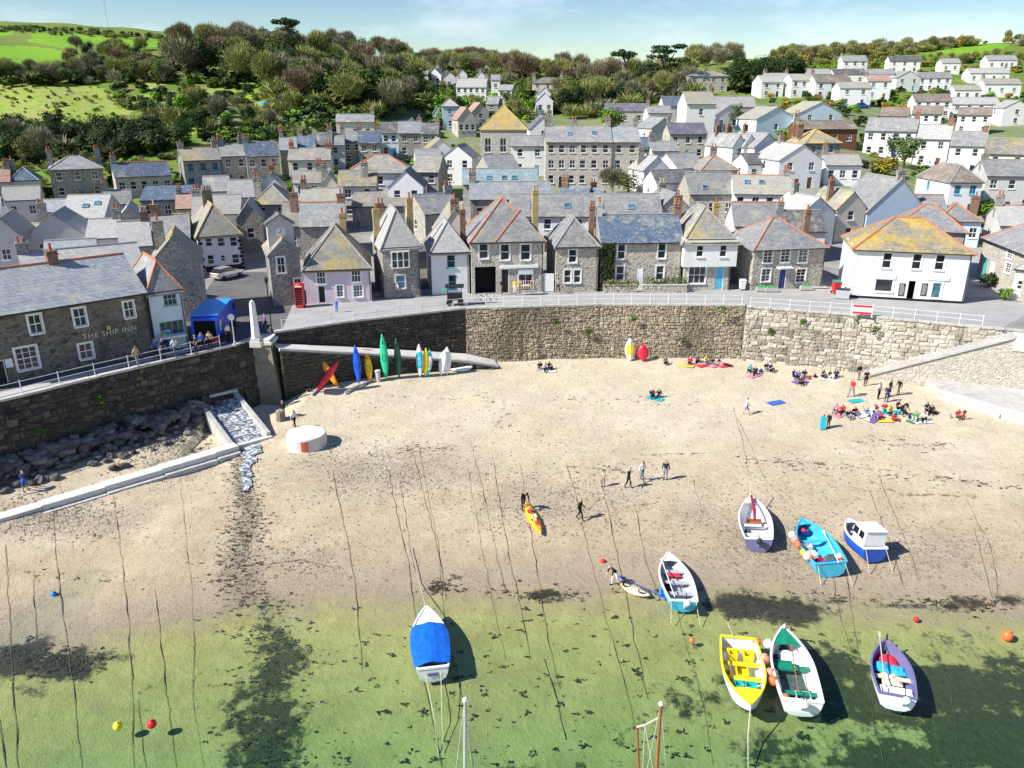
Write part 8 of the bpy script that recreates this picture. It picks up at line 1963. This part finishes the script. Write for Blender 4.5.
def tree_meshes(seed, shape, leaf, n, size, bark='bark', sliver=False):
    """unit-height tree: (trunk mesh, crown mesh)"""
    r = random.Random(seed); B = crown_blobs(r, shape); tot = sum(b[3] ** 2 * b[4] for b in B); cr = MB()
    for b in B:
        k = int(n * b[3] ** 2 * b[4] / tot) + 6
        for _ in range(k):
            th, ph = r.uniform(0, 6.283), math.acos(r.uniform(-1, 1)); q = r.random() ** .38
            d = Vector((math.sin(ph) * math.cos(th), math.sin(ph) * math.sin(th), math.cos(ph)))
            if r.random() < .35 and d.z < -.3: continue
            p = Vector((b[0] + d.x * q * b[3], b[1] + d.y * q * b[3], b[2] + d.z * q * b[4]))
            if sliver:
                out = (d + Vector((0, 0, .9)) + Vector((r.uniform(-.6, .6), r.uniform(-.6, .6), r.uniform(-.3, .6)))).normalized(); l = size * r.uniform(.8, 1.8); e = out.cross(Vector((r.uniform(-1, 1), r.uniform(-1, 1), r.uniform(-1, 1)))).normalized() * size * .10
                cr.face([p - e, p + e, p + out * l])
            else:
                nn = (d + Vector((r.uniform(-.7, .7), r.uniform(-.7, .7), r.uniform(-.2, .9)))).normalized(); u = nn.cross(Vector((r.uniform(-1, 1), r.uniform(-1, 1), r.uniform(-1, 1)))).normalized(); v = nn.cross(u); s = size * r.uniform(.6, 1.3)
                cr.face([p - u * s, p - v * s * .5, p + u * s, p + v * s * .6])
    tr = MB(); tr.tube([(0, 0, -.06), (r.uniform(-.01, .01), 0, .15), (r.uniform(-.03, .03), r.uniform(-.02, .02), .45), (r.uniform(-.03, .03), 0, .72)], [.035, .028, .02, .008], 7)
    for b in B[1:]:
        z0 = max(.12, b[2] * r.uniform(.45, .65)); tr.tube([(0, 0, z0), (b[0] * .5, b[1] * .5, (z0 + b[2]) / 2 + .02), (b[0], b[1], b[2])], [.014, .009, .003], 5)
    return tr.mesh('trunk', MATS[bark]), cr.mesh('crown', MATS[leaf])
TR = {}
for key, (shape, leaf, n, size, bark, sl, cnt) in dict(dark=('blob', 'leaf_dark', 1500, .038, 'bark', False, 3), mid=('blob', 'leaf_mid', 1400, .036, 'bark', False, 3), bright=('round', 'leaf_bright', 1500, .034, 'bark', False, 2), olive=('blob', 'leaf_olive', 1300, .032, 'bark', False, 2),
        tgrey=('round', 'twig_grey', 2300, .10, 'bark_pale', True, 3), tolive=('round', 'twig_olive', 2400, .10, 'bark_pale', True, 3), tbrown=('round', 'twig_brown', 2300, .10, 'bark', True, 3), pine=('umbrella', 'leaf_dark', 1800, .03, 'bark', False, 1), cedar=('cedar', 'leaf_dark', 1900, .03, 'bark', False, 1),
        bush=('bush', 'leaf_mid', 900, .06, 'bark', False, 3), bushd=('bush', 'leaf_dark', 900, .06, 'bark', False, 3), bushb=('bush', 'leaf_bright', 900, .06, 'bark', False, 2), bushg=('bush', 'leaf_gold', 800, .06, 'bark', False, 2), busho=('bush', 'twig_olive', 1300, .16, 'bark', True, 2), gorse=('bush', 'gorse', 900, .06, 'bark', False, 2), tall=('tall', 'leaf_mid', 900, .05, 'bark', False, 2)).items():
    TR[key] = [tree_meshes(hash(key) % 1000 + i if False else sum(map(ord, key)) + i * 31, shape, leaf, n, size, bark, sl) for i in range(cnt)]
def plant(kind, p, h, wf, label, cat='tree', group=None, name=None):
    tm, cm = VR.choice(TR[kind]); o = empty(name or ('tree' if cat == 'tree' else 'shrub'), p, VR.uniform(0, 6.28)); o.scale = (h * wf, h * wf, h)
    tag(o, label, cat, group); link('trunk' if cat == 'tree' else 'stems', tm, o); link('crown' if cat == 'tree' else 'foliage', cm, o); return o
WOOD = []
def scatter(poly, n, kinds, hr, label, group, cat='tree', wf=(.85, 1.2), gap=2.6):
    xs = [q[0] for q in poly]; ys = [q[1] for q in poly]; got = []; k = 0; t = 0
    while k < n and t < n * 30:
        t += 1; x, y = VR.uniform(min(xs), max(xs)), VR.uniform(min(ys), max(ys))
        if not in_poly(x, y, poly): continue
        p = hit(x, y, 0, 84)
        if p is None or any((p.x - q.x) ** 2 + (p.y - q.y) ** 2 < gap * gap for q in got): continue
        got.append(p); kd = VR.choice(kinds); hh, ww_ = VR.uniform(*hr), VR.uniform(*wf); k += 1
        if cat == 'shrub' or k <= n * .33: plant(kd, p, hh, ww_, label[kd], cat, group)
        else: WOOD.append((kd, p, hh, ww_))
D_ = lambda place: dict(dark='dense dark evergreen tree ' + place, mid='mid green leafy tree ' + place, olive='olive-leaved tree ' + place, tgrey='bare grey twiggy tree ' + place, tolive='budding olive-brown twiggy tree ' + place, tbrown='bare reddish-brown twiggy tree ' + place, bush='green bush ' + place, bushd='dark evergreen bush ' + place, bushb='bright green bush ' + place, busho='twiggy olive bush ' + place, gorse='golden gorse-like bush ' + place, bushg='yellow-green bush ' + place, bright='bright green tree ' + place, tall='narrow upright green tree ' + place)
scatter([(-15, 138), (50, 140), (100, 138), (180, 142), (185, 152), (110, 160), (40, 162), (-15, 162)], 50, ['dark', 'dark', 'dark', 'bushd', 'mid', 'tgrey'], (4.5, 7.5), D_('in the dark thicket above the west cluster of houses'), 'trees of the dark thicket above the west cluster', gap=2.4)
scatter([(-15, 78), (60, 77), (150, 72), (175, 76), (165, 84), (60, 85), (-15, 86)], 52, ['tgrey', 'dark', 'tolive', 'dark', 'mid', 'tgrey'], (4, 6.5), D_('in the hedge belt between the bright field and the rough meadow'), 'trees of the hedge belt between the fields', gap=2.8)
scatter([(66, 54), (110, 50), (150, 51), (190, 56), (185, 66), (70, 70), (62, 64)], 24, ['tbrown', 'tgrey', 'dark', 'busho'], (4, 7), D_('in the hedgerow bordering the bright field'), 'trees of the hedgerows by the bright field', gap=3.5)
scatter([(-15, 30), (30, 28), (105, 33), (165, 37), (165, 40), (100, 38), (30, 33), (-15, 34)], 40, ['busho', 'bushd', 'bush', 'busho'], (1.4, 2.6), D_('in the hedge along the field skyline'), 'hedge bushes along the field skyline', 'shrub', (1.2, 1.8), 3)
scatter([(170, 60), (230, 55), (300, 62), (360, 72), (420, 90), (425, 112), (390, 120), (320, 114), (250, 88), (180, 84)], 105, ['tolive', 'tolive', 'tgrey', 'dark', 'mid', 'mid', 'tbrown', 'dark', 'dark'], (7.5, 12.5), D_('in the wood climbing behind the upper terrace'), 'trees of the wood behind the upper terrace', gap=3.0)
scatter([(170, 44), (260, 45), (330, 50), (420, 62), (425, 72), (330, 62), (250, 55), (170, 52)], 50, ['dark', 'tbrown', 'tgrey', 'tolive', 'dark'], (7, 11), D_('on the wooded skyline'), 'trees on the wooded skyline', gap=3.5)
scatter([(190, 98), (245, 96), (300, 112), (280, 132), (210, 140), (170, 130), (140, 118)], 40, ['bush', 'dark', 'busho', 'bushb', 'mid', 'tgrey', 'bushd', 'dark'], (2.5, 6.0), D_('in the terraced gardens below the wood'), 'shrubs and trees of the terraced gardens', gap=2.6)
scatter([(420, 66), (520, 72), (520, 80), (470, 78), (420, 74)], 44, ['tgrey', 'tbrown', 'tolive', 'tbrown'], (7, 11), D_('on the ridge at the head of the valley'), 'trees on the ridge at the head of the valley', gap=4)
scatter([(420, 84), (455, 88), (460, 104), (490, 112), (440, 128), (425, 118)], 20, ['mid', 'bushb', 'dark', 'olive'], (4, 7), D_('on the slope left of the chapel'), 'trees on the slope left of the chapel', gap=3)
scatter([(505, 84), (535, 88), (530, 122), (510, 118)], 14, ['mid', 'dark', 'olive', 'bushb'], (4, 6.5), D_('between the chapel and the small white villa'), 'trees between the chapel and the small white villa', gap=3)
scatter([(555, 84), (640, 88), (690, 92), (660, 104), (600, 108), (560, 118)], 50, ['tolive', 'tgrey', 'olive', 'mid', 'dark', 'tolive', 'tbrown'], (6, 10), D_('in the copse behind the granite terrace'), 'trees of the copse behind the granite terrace', gap=3.2)
scatter([(505, 74), (560, 80), (640, 82), (690, 80), (690, 86), (560, 86), (505, 80)], 34, ['tbrown', 'tgrey', 'tolive', 'olive'], (7, 11), D_('on the central skyline'), 'trees on the central skyline', gap=4)
scatter([(735, 86), (795, 80), (795, 86), (740, 92)], 22, ['dark'], (8.5, 11), D_('forming the big dark hedge on the brow'), 'trees forming the big dark hedge', gap=3)
scatter([(690, 66), (740, 68), (740, 76), (690, 76)], 12, ['tgrey', 'tolive'], (7, 11), D_('behind the rounded stone villa'), 'trees behind the rounded stone villa', gap=4)
scatter([(770, 60), (850, 54), (930, 47), (1040, 40), (1040, 46), (990, 43), (930, 51), (850, 60), (790, 68)], 90, ['tgrey', 'busho', 'tolive', 'gorse', 'tbrown', 'busho'], (3.5, 7.5), D_('along the hedged skyline above the white houses'), 'trees and bushes along the right skyline', gap=3.4)
scatter([(780, 66), (830, 66), (930, 58), (1030, 54), (1030, 62), (930, 66), (830, 76)], 46, ['busho', 'gorse', 'bush', 'tolive', 'bushb'], (2.5, 5), D_('among the highest houses of the right slope'), 'bushes among the highest houses', gap=3)
scatter([(770, 95), (900, 96), (1030, 92), (1030, 112), (900, 108), (860, 112), (770, 104)], 44, ['bush', 'bushb', 'bushd', 'gorse', 'bushg'], (1.6, 3.4), D_('in the gardens of the right slope'), 'garden bushes of the right slope', 'shrub', (1.0, 1.6), 2.5)
scatter([(640, 112), (760, 120), (800, 128), (780, 134), (640, 126)], 22, ['bush', 'bushb', 'bushd', 'gorse'], (1.8, 3.8), D_('in the gardens below the tall white building'), 'garden bushes below the tall white building', 'shrub', (1.0, 1.5), 2.5)
scatter([(215, 140), (330, 130), (360, 128), (360, 134), (250, 146)], 18, ['bush', 'bushb', 'bushd'], (1.6, 3.2), D_('behind the upper terrace roofs'), 'garden bushes behind the upper terrace', 'shrub', (1.0, 1.5), 2.5)
def one(kind, px, py, h, wf, label, cat='tree', lift=0):
    p = hit(px, py, lift, 84)
    if p: plant(kind, p, h, wf, label, cat)
one('pine', 626, 92, 15, .75, 'dark umbrella-crowned pine on the central skyline'); one('cedar', 664, 98, 17, 1.0, 'dark spreading cedar-like pine leaning right of the umbrella pine'); one('dark', 603, 88, 9, .9, 'dark dome-shaped evergreen left of the umbrella pine'); one('tbrown', 522, 84, 12, 1.1, 'large bare brown dome-shaped tree on the skyline above the chapel'); one('tbrown', 553, 90, 9, .9, 'reddish bare tree behind the cream villa')
one('bright', 612, 139, 8.5, 1.15, 'round brilliant green tree behind the granite terrace'); one('pine', 294, 62, 15, .8, 'tall dark pine on the wooded skyline, taller than its neighbours'); one('dark', 185, 46, 9, 1.0, 'round dark tree alone on the skyline right of the field'); one('dark', 325, 58, 10, 1.0, 'dark wind-swept pine right of the tallest skyline pine')
one('olive', 27, 166, 6.5, .95, 'pale yellow-green round tree at the west edge behind the roofs'); one('bushg', 97, 192, 3.4, 1.1, 'yellow-green shrub between the stone hip-roofed house and the blue roof', 'shrub'); one('bright', 581, 178, 7.5, .7, 'yellow-green tree in front of the granite terrace'); one('olive', 628, 197, 4.5, 1.5, 'broad olive bush in the garden behind the long white building'); one('tgrey', 612, 196, 5.0, 1.2, 'bare bush in the garden behind the long white building')
one('bush', 667, 199, 4, 1.2, 'round green bush behind the east end of the long white building', 'shrub'); one('mid', 731, 132, 7, .8, 'dark green conifer beside the red chimney'); one('mid', 903, 168, 6.5, 1.3, 'large green tree below the stepped terrace'); one('bush', 915, 160, 5.5, 1.3, 'green bush below the first step of the terrace'); one('bushg', 884, 178, 4.8, 1.2, 'yellow-green tree at the left end of the green clump below the stepped terrace'); one('dark', 893, 158, 5.5, 1.1, 'dark green tree at the back of the clump below the stepped terrace'); one('bush', 995, 208, 3.5, 1.2, 'green garden bush left of the grey rendered terrace', 'shrub'); one('bushb', 988, 216, 3.0, 1.3, 'bright green garden bush below the grey rendered terrace', 'shrub'); one('tall', 1003, 205, 4.5, .8, 'palm-like upright shrub before the grey rendered terrace', 'shrub'); one('bushd', 826, 169, 2.6, 1.2, 'dark bush beside the yellow-roofed house', 'shrub'); one('bush', 771, 173, 2.2, 1.2, 'small bush before the low white house in shadow', 'shrub'); one('bush', 806, 175, 2.4, 1.1, 'small green bush before the big white gable', 'shrub'); one('bushb', 290, 196, 3.0, 1.2, 'bright bush beside the village street', 'shrub'); one('bushd', 284, 190, 3.4, 1.1, 'dark bush beside the village street', 'shrub'); one('bush', 309, 196, 2.6, 1.1, 'leafy shrub before the white cottage with pale yellow roof', 'shrub'); one('bushb', 14, 292, 2.4, 1.1, 'bright green shrub behind the inn roof at the west edge', 'shrub', 3); one('tall', 905, 205, 3.2, .8, 'spiky garden shrub left of the white house with turquoise windows', 'shrub'); one('bushb', 1004, 300, 1.6, 1.1, 'small shrub before the cottage at the east edge', 'shrub'); one('tall', 997, 283, 2.8, .6, 'climbing shrub on the buff stone house front', 'shrub'); one('bushd', 989, 287, 2.0, 1.4, 'dark hedge plants along the buff stone house', 'shrub')
# ivy on the end of the long cottage, hedge in its garden, tufts on the walls
def ivy(label, A, B, z0, z1, n, m, name='ivy', cat='climbing plant', out=.25, leaf=.12):
    mb = MB(); r = random.Random(n)
    for _ in range(n):
        t = r.random(); z = z0 + (z1 - z0) * r.random(); p = A.lerp(B, t); p = Vector((p.x, p.y - r.uniform(0, out), z)); nn = Vector((r.uniform(-.5, .5), -1, r.uniform(-.1, .7))).normalized(); u = nn.cross(Vector((r.uniform(-1, 1), r.uniform(-1, 1), r.uniform(-1, 1)))).normalized(); v = nn.cross(u); s = leaf * r.uniform(.6, 1.4)
        mb.face([p - u * s, p - v * s * .6, p + u * s, p + v * s * .6])
    o = empty(name, (A.x, A.y, z0)); tag(o, label, cat); q = mb.build('foliage', MATS[m], o); q.matrix_parent_inverse = Matrix.Translation((-A.x, -A.y, -z0))
A, B = at(600.5, 290, 7.1), at(613, 290, 7.1); ivy('dark ivy covering the left end of the long stone cottage', A, B, 7.1, 12.6, 900, 'leaf_dark', out=.5, leaf=.16)
A, B = at(603, 291.3, 7.1), at(638, 291, 7.1); ivy('rust-tinged hedge behind the garden wall left of the white door', A, B, 7.6, 8.5, 260, 'leaf_olive', 'hedge', 'hedge', .5); A, B = at(645, 291, 7.1), at(686, 290.3, 7.1); ivy('green hedge behind the garden wall right of the white door', A, B, 7.6, 8.7, 320, 'leaf_mid', 'hedge', 'hedge', .5)
for k, (px, py, s, w_) in enumerate(((723, 310, .9, 'at the top corner of the brown wall'), (589, 332, .5, 'low on the brown wall'), (634, 318, .4, 'in the middle of the brown wall'), (771, 331, .45, 'on the first dark stain of the pale wall'), (803, 322, .4, 'on the second dark stain of the pale wall'), (875, 330, .55, 'on the pale wall below the red barrier'), (557, 322, .4, 'high on the brown wall'), (100, 400, .6, 'on the dark quay wall'), (40, 432, .5, 'low on the dark quay wall'), (683, 340, .4, 'low on the brown wall near the sunbathers'))):
    d = ray(px, py); u = d[0] / d[1]; Y = wall1(u) - .75; p = at_y(px, py, Y)
    mb = MB(); r = random.Random(k)
    for _ in range(70):
        q = Vector((r.gauss(0, .4) * s, -abs(r.gauss(0, .2)) * s, r.gauss(0, .35) * s)); n = Vector((r.uniform(-1, 1), -1, r.uniform(-.3, 1))).normalized(); a = n.cross(Vector((0, 0, 1))).normalized(); b = n.cross(a); l = .13 * r.uniform(.6, 1.3)
        mb.face([q - a * l, q - b * l * .5, q + a * l, q + b * l * .5])
    tag(mb.build('wall_plant', MATS['leaf_mid'], None, p), 'tuft of green weeds growing ' + w_, 'plant')

# the rest of the woods and the scrub under them read as one mass
LOW = {}
for key, (leaf, n, size, sl) in dict(ldark=('leaf_dark', 170, .15, False), lmid=('leaf_mid', 170, .15, False), lolive=('twig_olive', 260, .30, True), lgrey=('twig_grey', 240, .30, True), lbright=('leaf_bright', 150, .14, False), lgorse=('gorse', 150, .14, False)).items():
    LOW[key] = [tree_meshes(900 + i * 7 + len(key), 'bush', leaf, n, size, 'bark', sl)[1] for i in range(3)]
def fill(poly, n, kinds, hr, wf=(1.1, 1.9)):
    xs = [q[0] for q in poly]; ys = [q[1] for q in poly]; k = t = 0
    while k < n and t < n * 12:
        t += 1; x, y = VR.uniform(min(xs), max(xs)), VR.uniform(min(ys), max(ys))
        if not in_poly(x, y, poly): continue
        p = hit(x, y, 0, 120)
        if p is None: continue
        WOOD.append((VR.choice(kinds), p, VR.uniform(*hr), VR.uniform(*wf))); k += 1
fill([(-15, 136), (60, 138), (130, 132), (190, 138), (190, 150), (110, 160), (-15, 162)], 170, ['ldark', 'ldark', 'ldark', 'lmid', 'lgrey'], (2.2, 4.5))
fill([(-15, 75), (60, 74), (90, 62), (185, 60), (170, 84), (60, 86), (-15, 88)], 170, ['ldark', 'ldark', 'lolive', 'lmid', 'lgrey'], (2, 4.2))
fill([(110, 92), (170, 84), (240, 84), (300, 108), (330, 120), (280, 140), (200, 142), (150, 128), (120, 112)], 150, ['ldark', 'lmid', 'lolive', 'lbright', 'ldark', 'lmid'], (1.2, 3.2))
fill([(170, 50), (300, 54), (420, 70), (430, 112), (390, 124), (320, 118), (250, 90), (175, 84)], 280, ['ldark', 'lolive', 'lmid', 'ldark', 'lmid', 'lolive'], (2.5, 5.5))
fill([(410, 70), (520, 74), (530, 82), (500, 90), (420, 84)], 90, ['lolive', 'lgrey', 'lmid'], (2, 4.5))
fill([(420, 84), (455, 90), (500, 100), (535, 90), (530, 124), (500, 120), (430, 130)], 110, ['ldark', 'lmid', 'lbright', 'lolive'], (1.6, 3.6))
fill([(555, 80), (640, 82), (735, 80), (690, 98), (640, 108), (570, 122), (550, 110)], 200, ['lolive', 'lolive', 'lmid', 'ldark', 'lgrey'], (2, 5))
fill([(735, 84), (800, 78), (800, 88), (740, 94)], 60, ['ldark'], (3.5, 6.5))
fill([(770, 58), (930, 46), (1040, 39), (1040, 50), (1000, 42), (930, 52), (850, 62), (780, 70)], 240, ['lolive', 'lgorse', 'lgrey', 'lmid'], (1.6, 4))
fill([(780, 66), (930, 56), (1035, 52), (1035, 74), (930, 76), (830, 80)], 90, ['lmid', 'lbright', 'lgorse', 'lolive'], (1.2, 2.6))
fill([(770, 92), (900, 88), (1030, 90), (1030, 124), (900, 128), (860, 130), (770, 128)], 130, ['lmid', 'lbright', 'lgorse', 'ldark'], (1.0, 2.4))
fill([(640, 110), (770, 118), (870, 140), (1000, 150), (1000, 200), (880, 190), (760, 150), (640, 150)], 120, ['lmid', 'lbright', 'ldark', 'lolive'], (.9, 2.2))
fill([(200, 138), (340, 120), (440, 128), (440, 140), (330, 134), (230, 150)], 70, ['lmid', 'lbright', 'ldark', 'lolive'], (1.0, 2.4))
fill([(-15, 26), (105, 33), (180, 38), (260, 44), (260, 48), (165, 42), (100, 38), (-15, 33)], 120, ['lolive', 'ldark', 'lgrey'], (1.0, 2.2))
fill([(-15, 88), (100, 88), (135, 112), (100, 122), (20, 114)], 60, ['lolive', 'lgorse', 'lmid'], (.4, 1.2))
fill([(-15, 160), (60, 158), (180, 152), (220, 150), (200, 186), (110, 200), (-15, 205)], 120, ['lmid', 'ldark', 'lbright', 'lolive'], (.8, 2.0))
fill([(200, 160), (330, 150), (460, 140), (470, 170), (330, 190), (210, 200)], 60, ['lmid', 'ldark', 'lbright'], (.7, 1.6))
fill([(960, 180), (1040, 190), (1040, 240), (985, 235)], 40, ['lmid', 'lbright', 'ldark'], (.8, 2.0))
def woodland():
    mats = []; V = []; Fv = []; Ls = []; Mi = []; nv = 0
    for kd, p, h, w in WOOD:
        me = VR.choice(LOW[kd]) if kd in LOW else VR.choice(TR[kd])[1]
        m = me.materials[0]
        if m not in mats: mats.append(m)
        n = len(me.vertices); co = np.empty(n * 3, np.float32); me.vertices.foreach_get('co', co); co = co.reshape(-1, 3)
        a = VR.uniform(0, 6.28); c, s = math.cos(a), math.sin(a); x, y = co[:, 0] * h * w, co[:, 1] * h * w
        V.append(np.stack([p.x + x * c - y * s, p.y + x * s + y * c, p.z + co[:, 2] * h], -1))
        li = np.empty(len(me.loops), np.int32); me.loops.foreach_get('vertex_index', li); Fv.append(li + nv)
        lt = np.empty(len(me.polygons), np.int32); me.polygons.foreach_get('loop_total', lt); Ls.append(lt); Mi.append(np.full(len(lt), mats.index(m), np.int32)); nv += n
    V = np.concatenate(V).astype(np.float32); Fv = np.concatenate(Fv); Ls = np.concatenate(Ls); Mi = np.concatenate(Mi)
    me = bpy.data.meshes.new('woodland'); me.vertices.add(len(V)); me.vertices.foreach_set('co', V.ravel()); me.loops.add(len(Fv)); me.loops.foreach_set('vertex_index', Fv)
    st = np.concatenate([[0], np.cumsum(Ls)[:-1]]).astype(np.int32); me.polygons.add(len(Ls)); me.polygons.foreach_set('loop_start', st); me.polygons.foreach_set('loop_total', Ls)
    for m in mats: me.materials.append(m)
    me.polygons.foreach_set('material_index', Mi); me.update(calc_edges=True); print('woodland faces', len(Ls))
    tag(link('woodland', me), 'mass of woods, hedges and scrub over the hillsides behind the village', 'woodland', kind='stuff')
woodland()

p = hit(265, 112, 0, 120); o = empty('garden_parasol', p); tag(o, 'bright blue garden parasol in the terraced gardens below the wood', 'parasol')
mb = MB(); mb.lathe([(.05, 0), (.05, 2.4)], 6); mb.build('pole', MATS['white_paint'], o)
mb = MB(); mb.lathe([(1.9, 2.0), (1.2, 2.45), (.05, 2.75)], 10); mb.build('canopy', MATS['cloth_blue'], o)
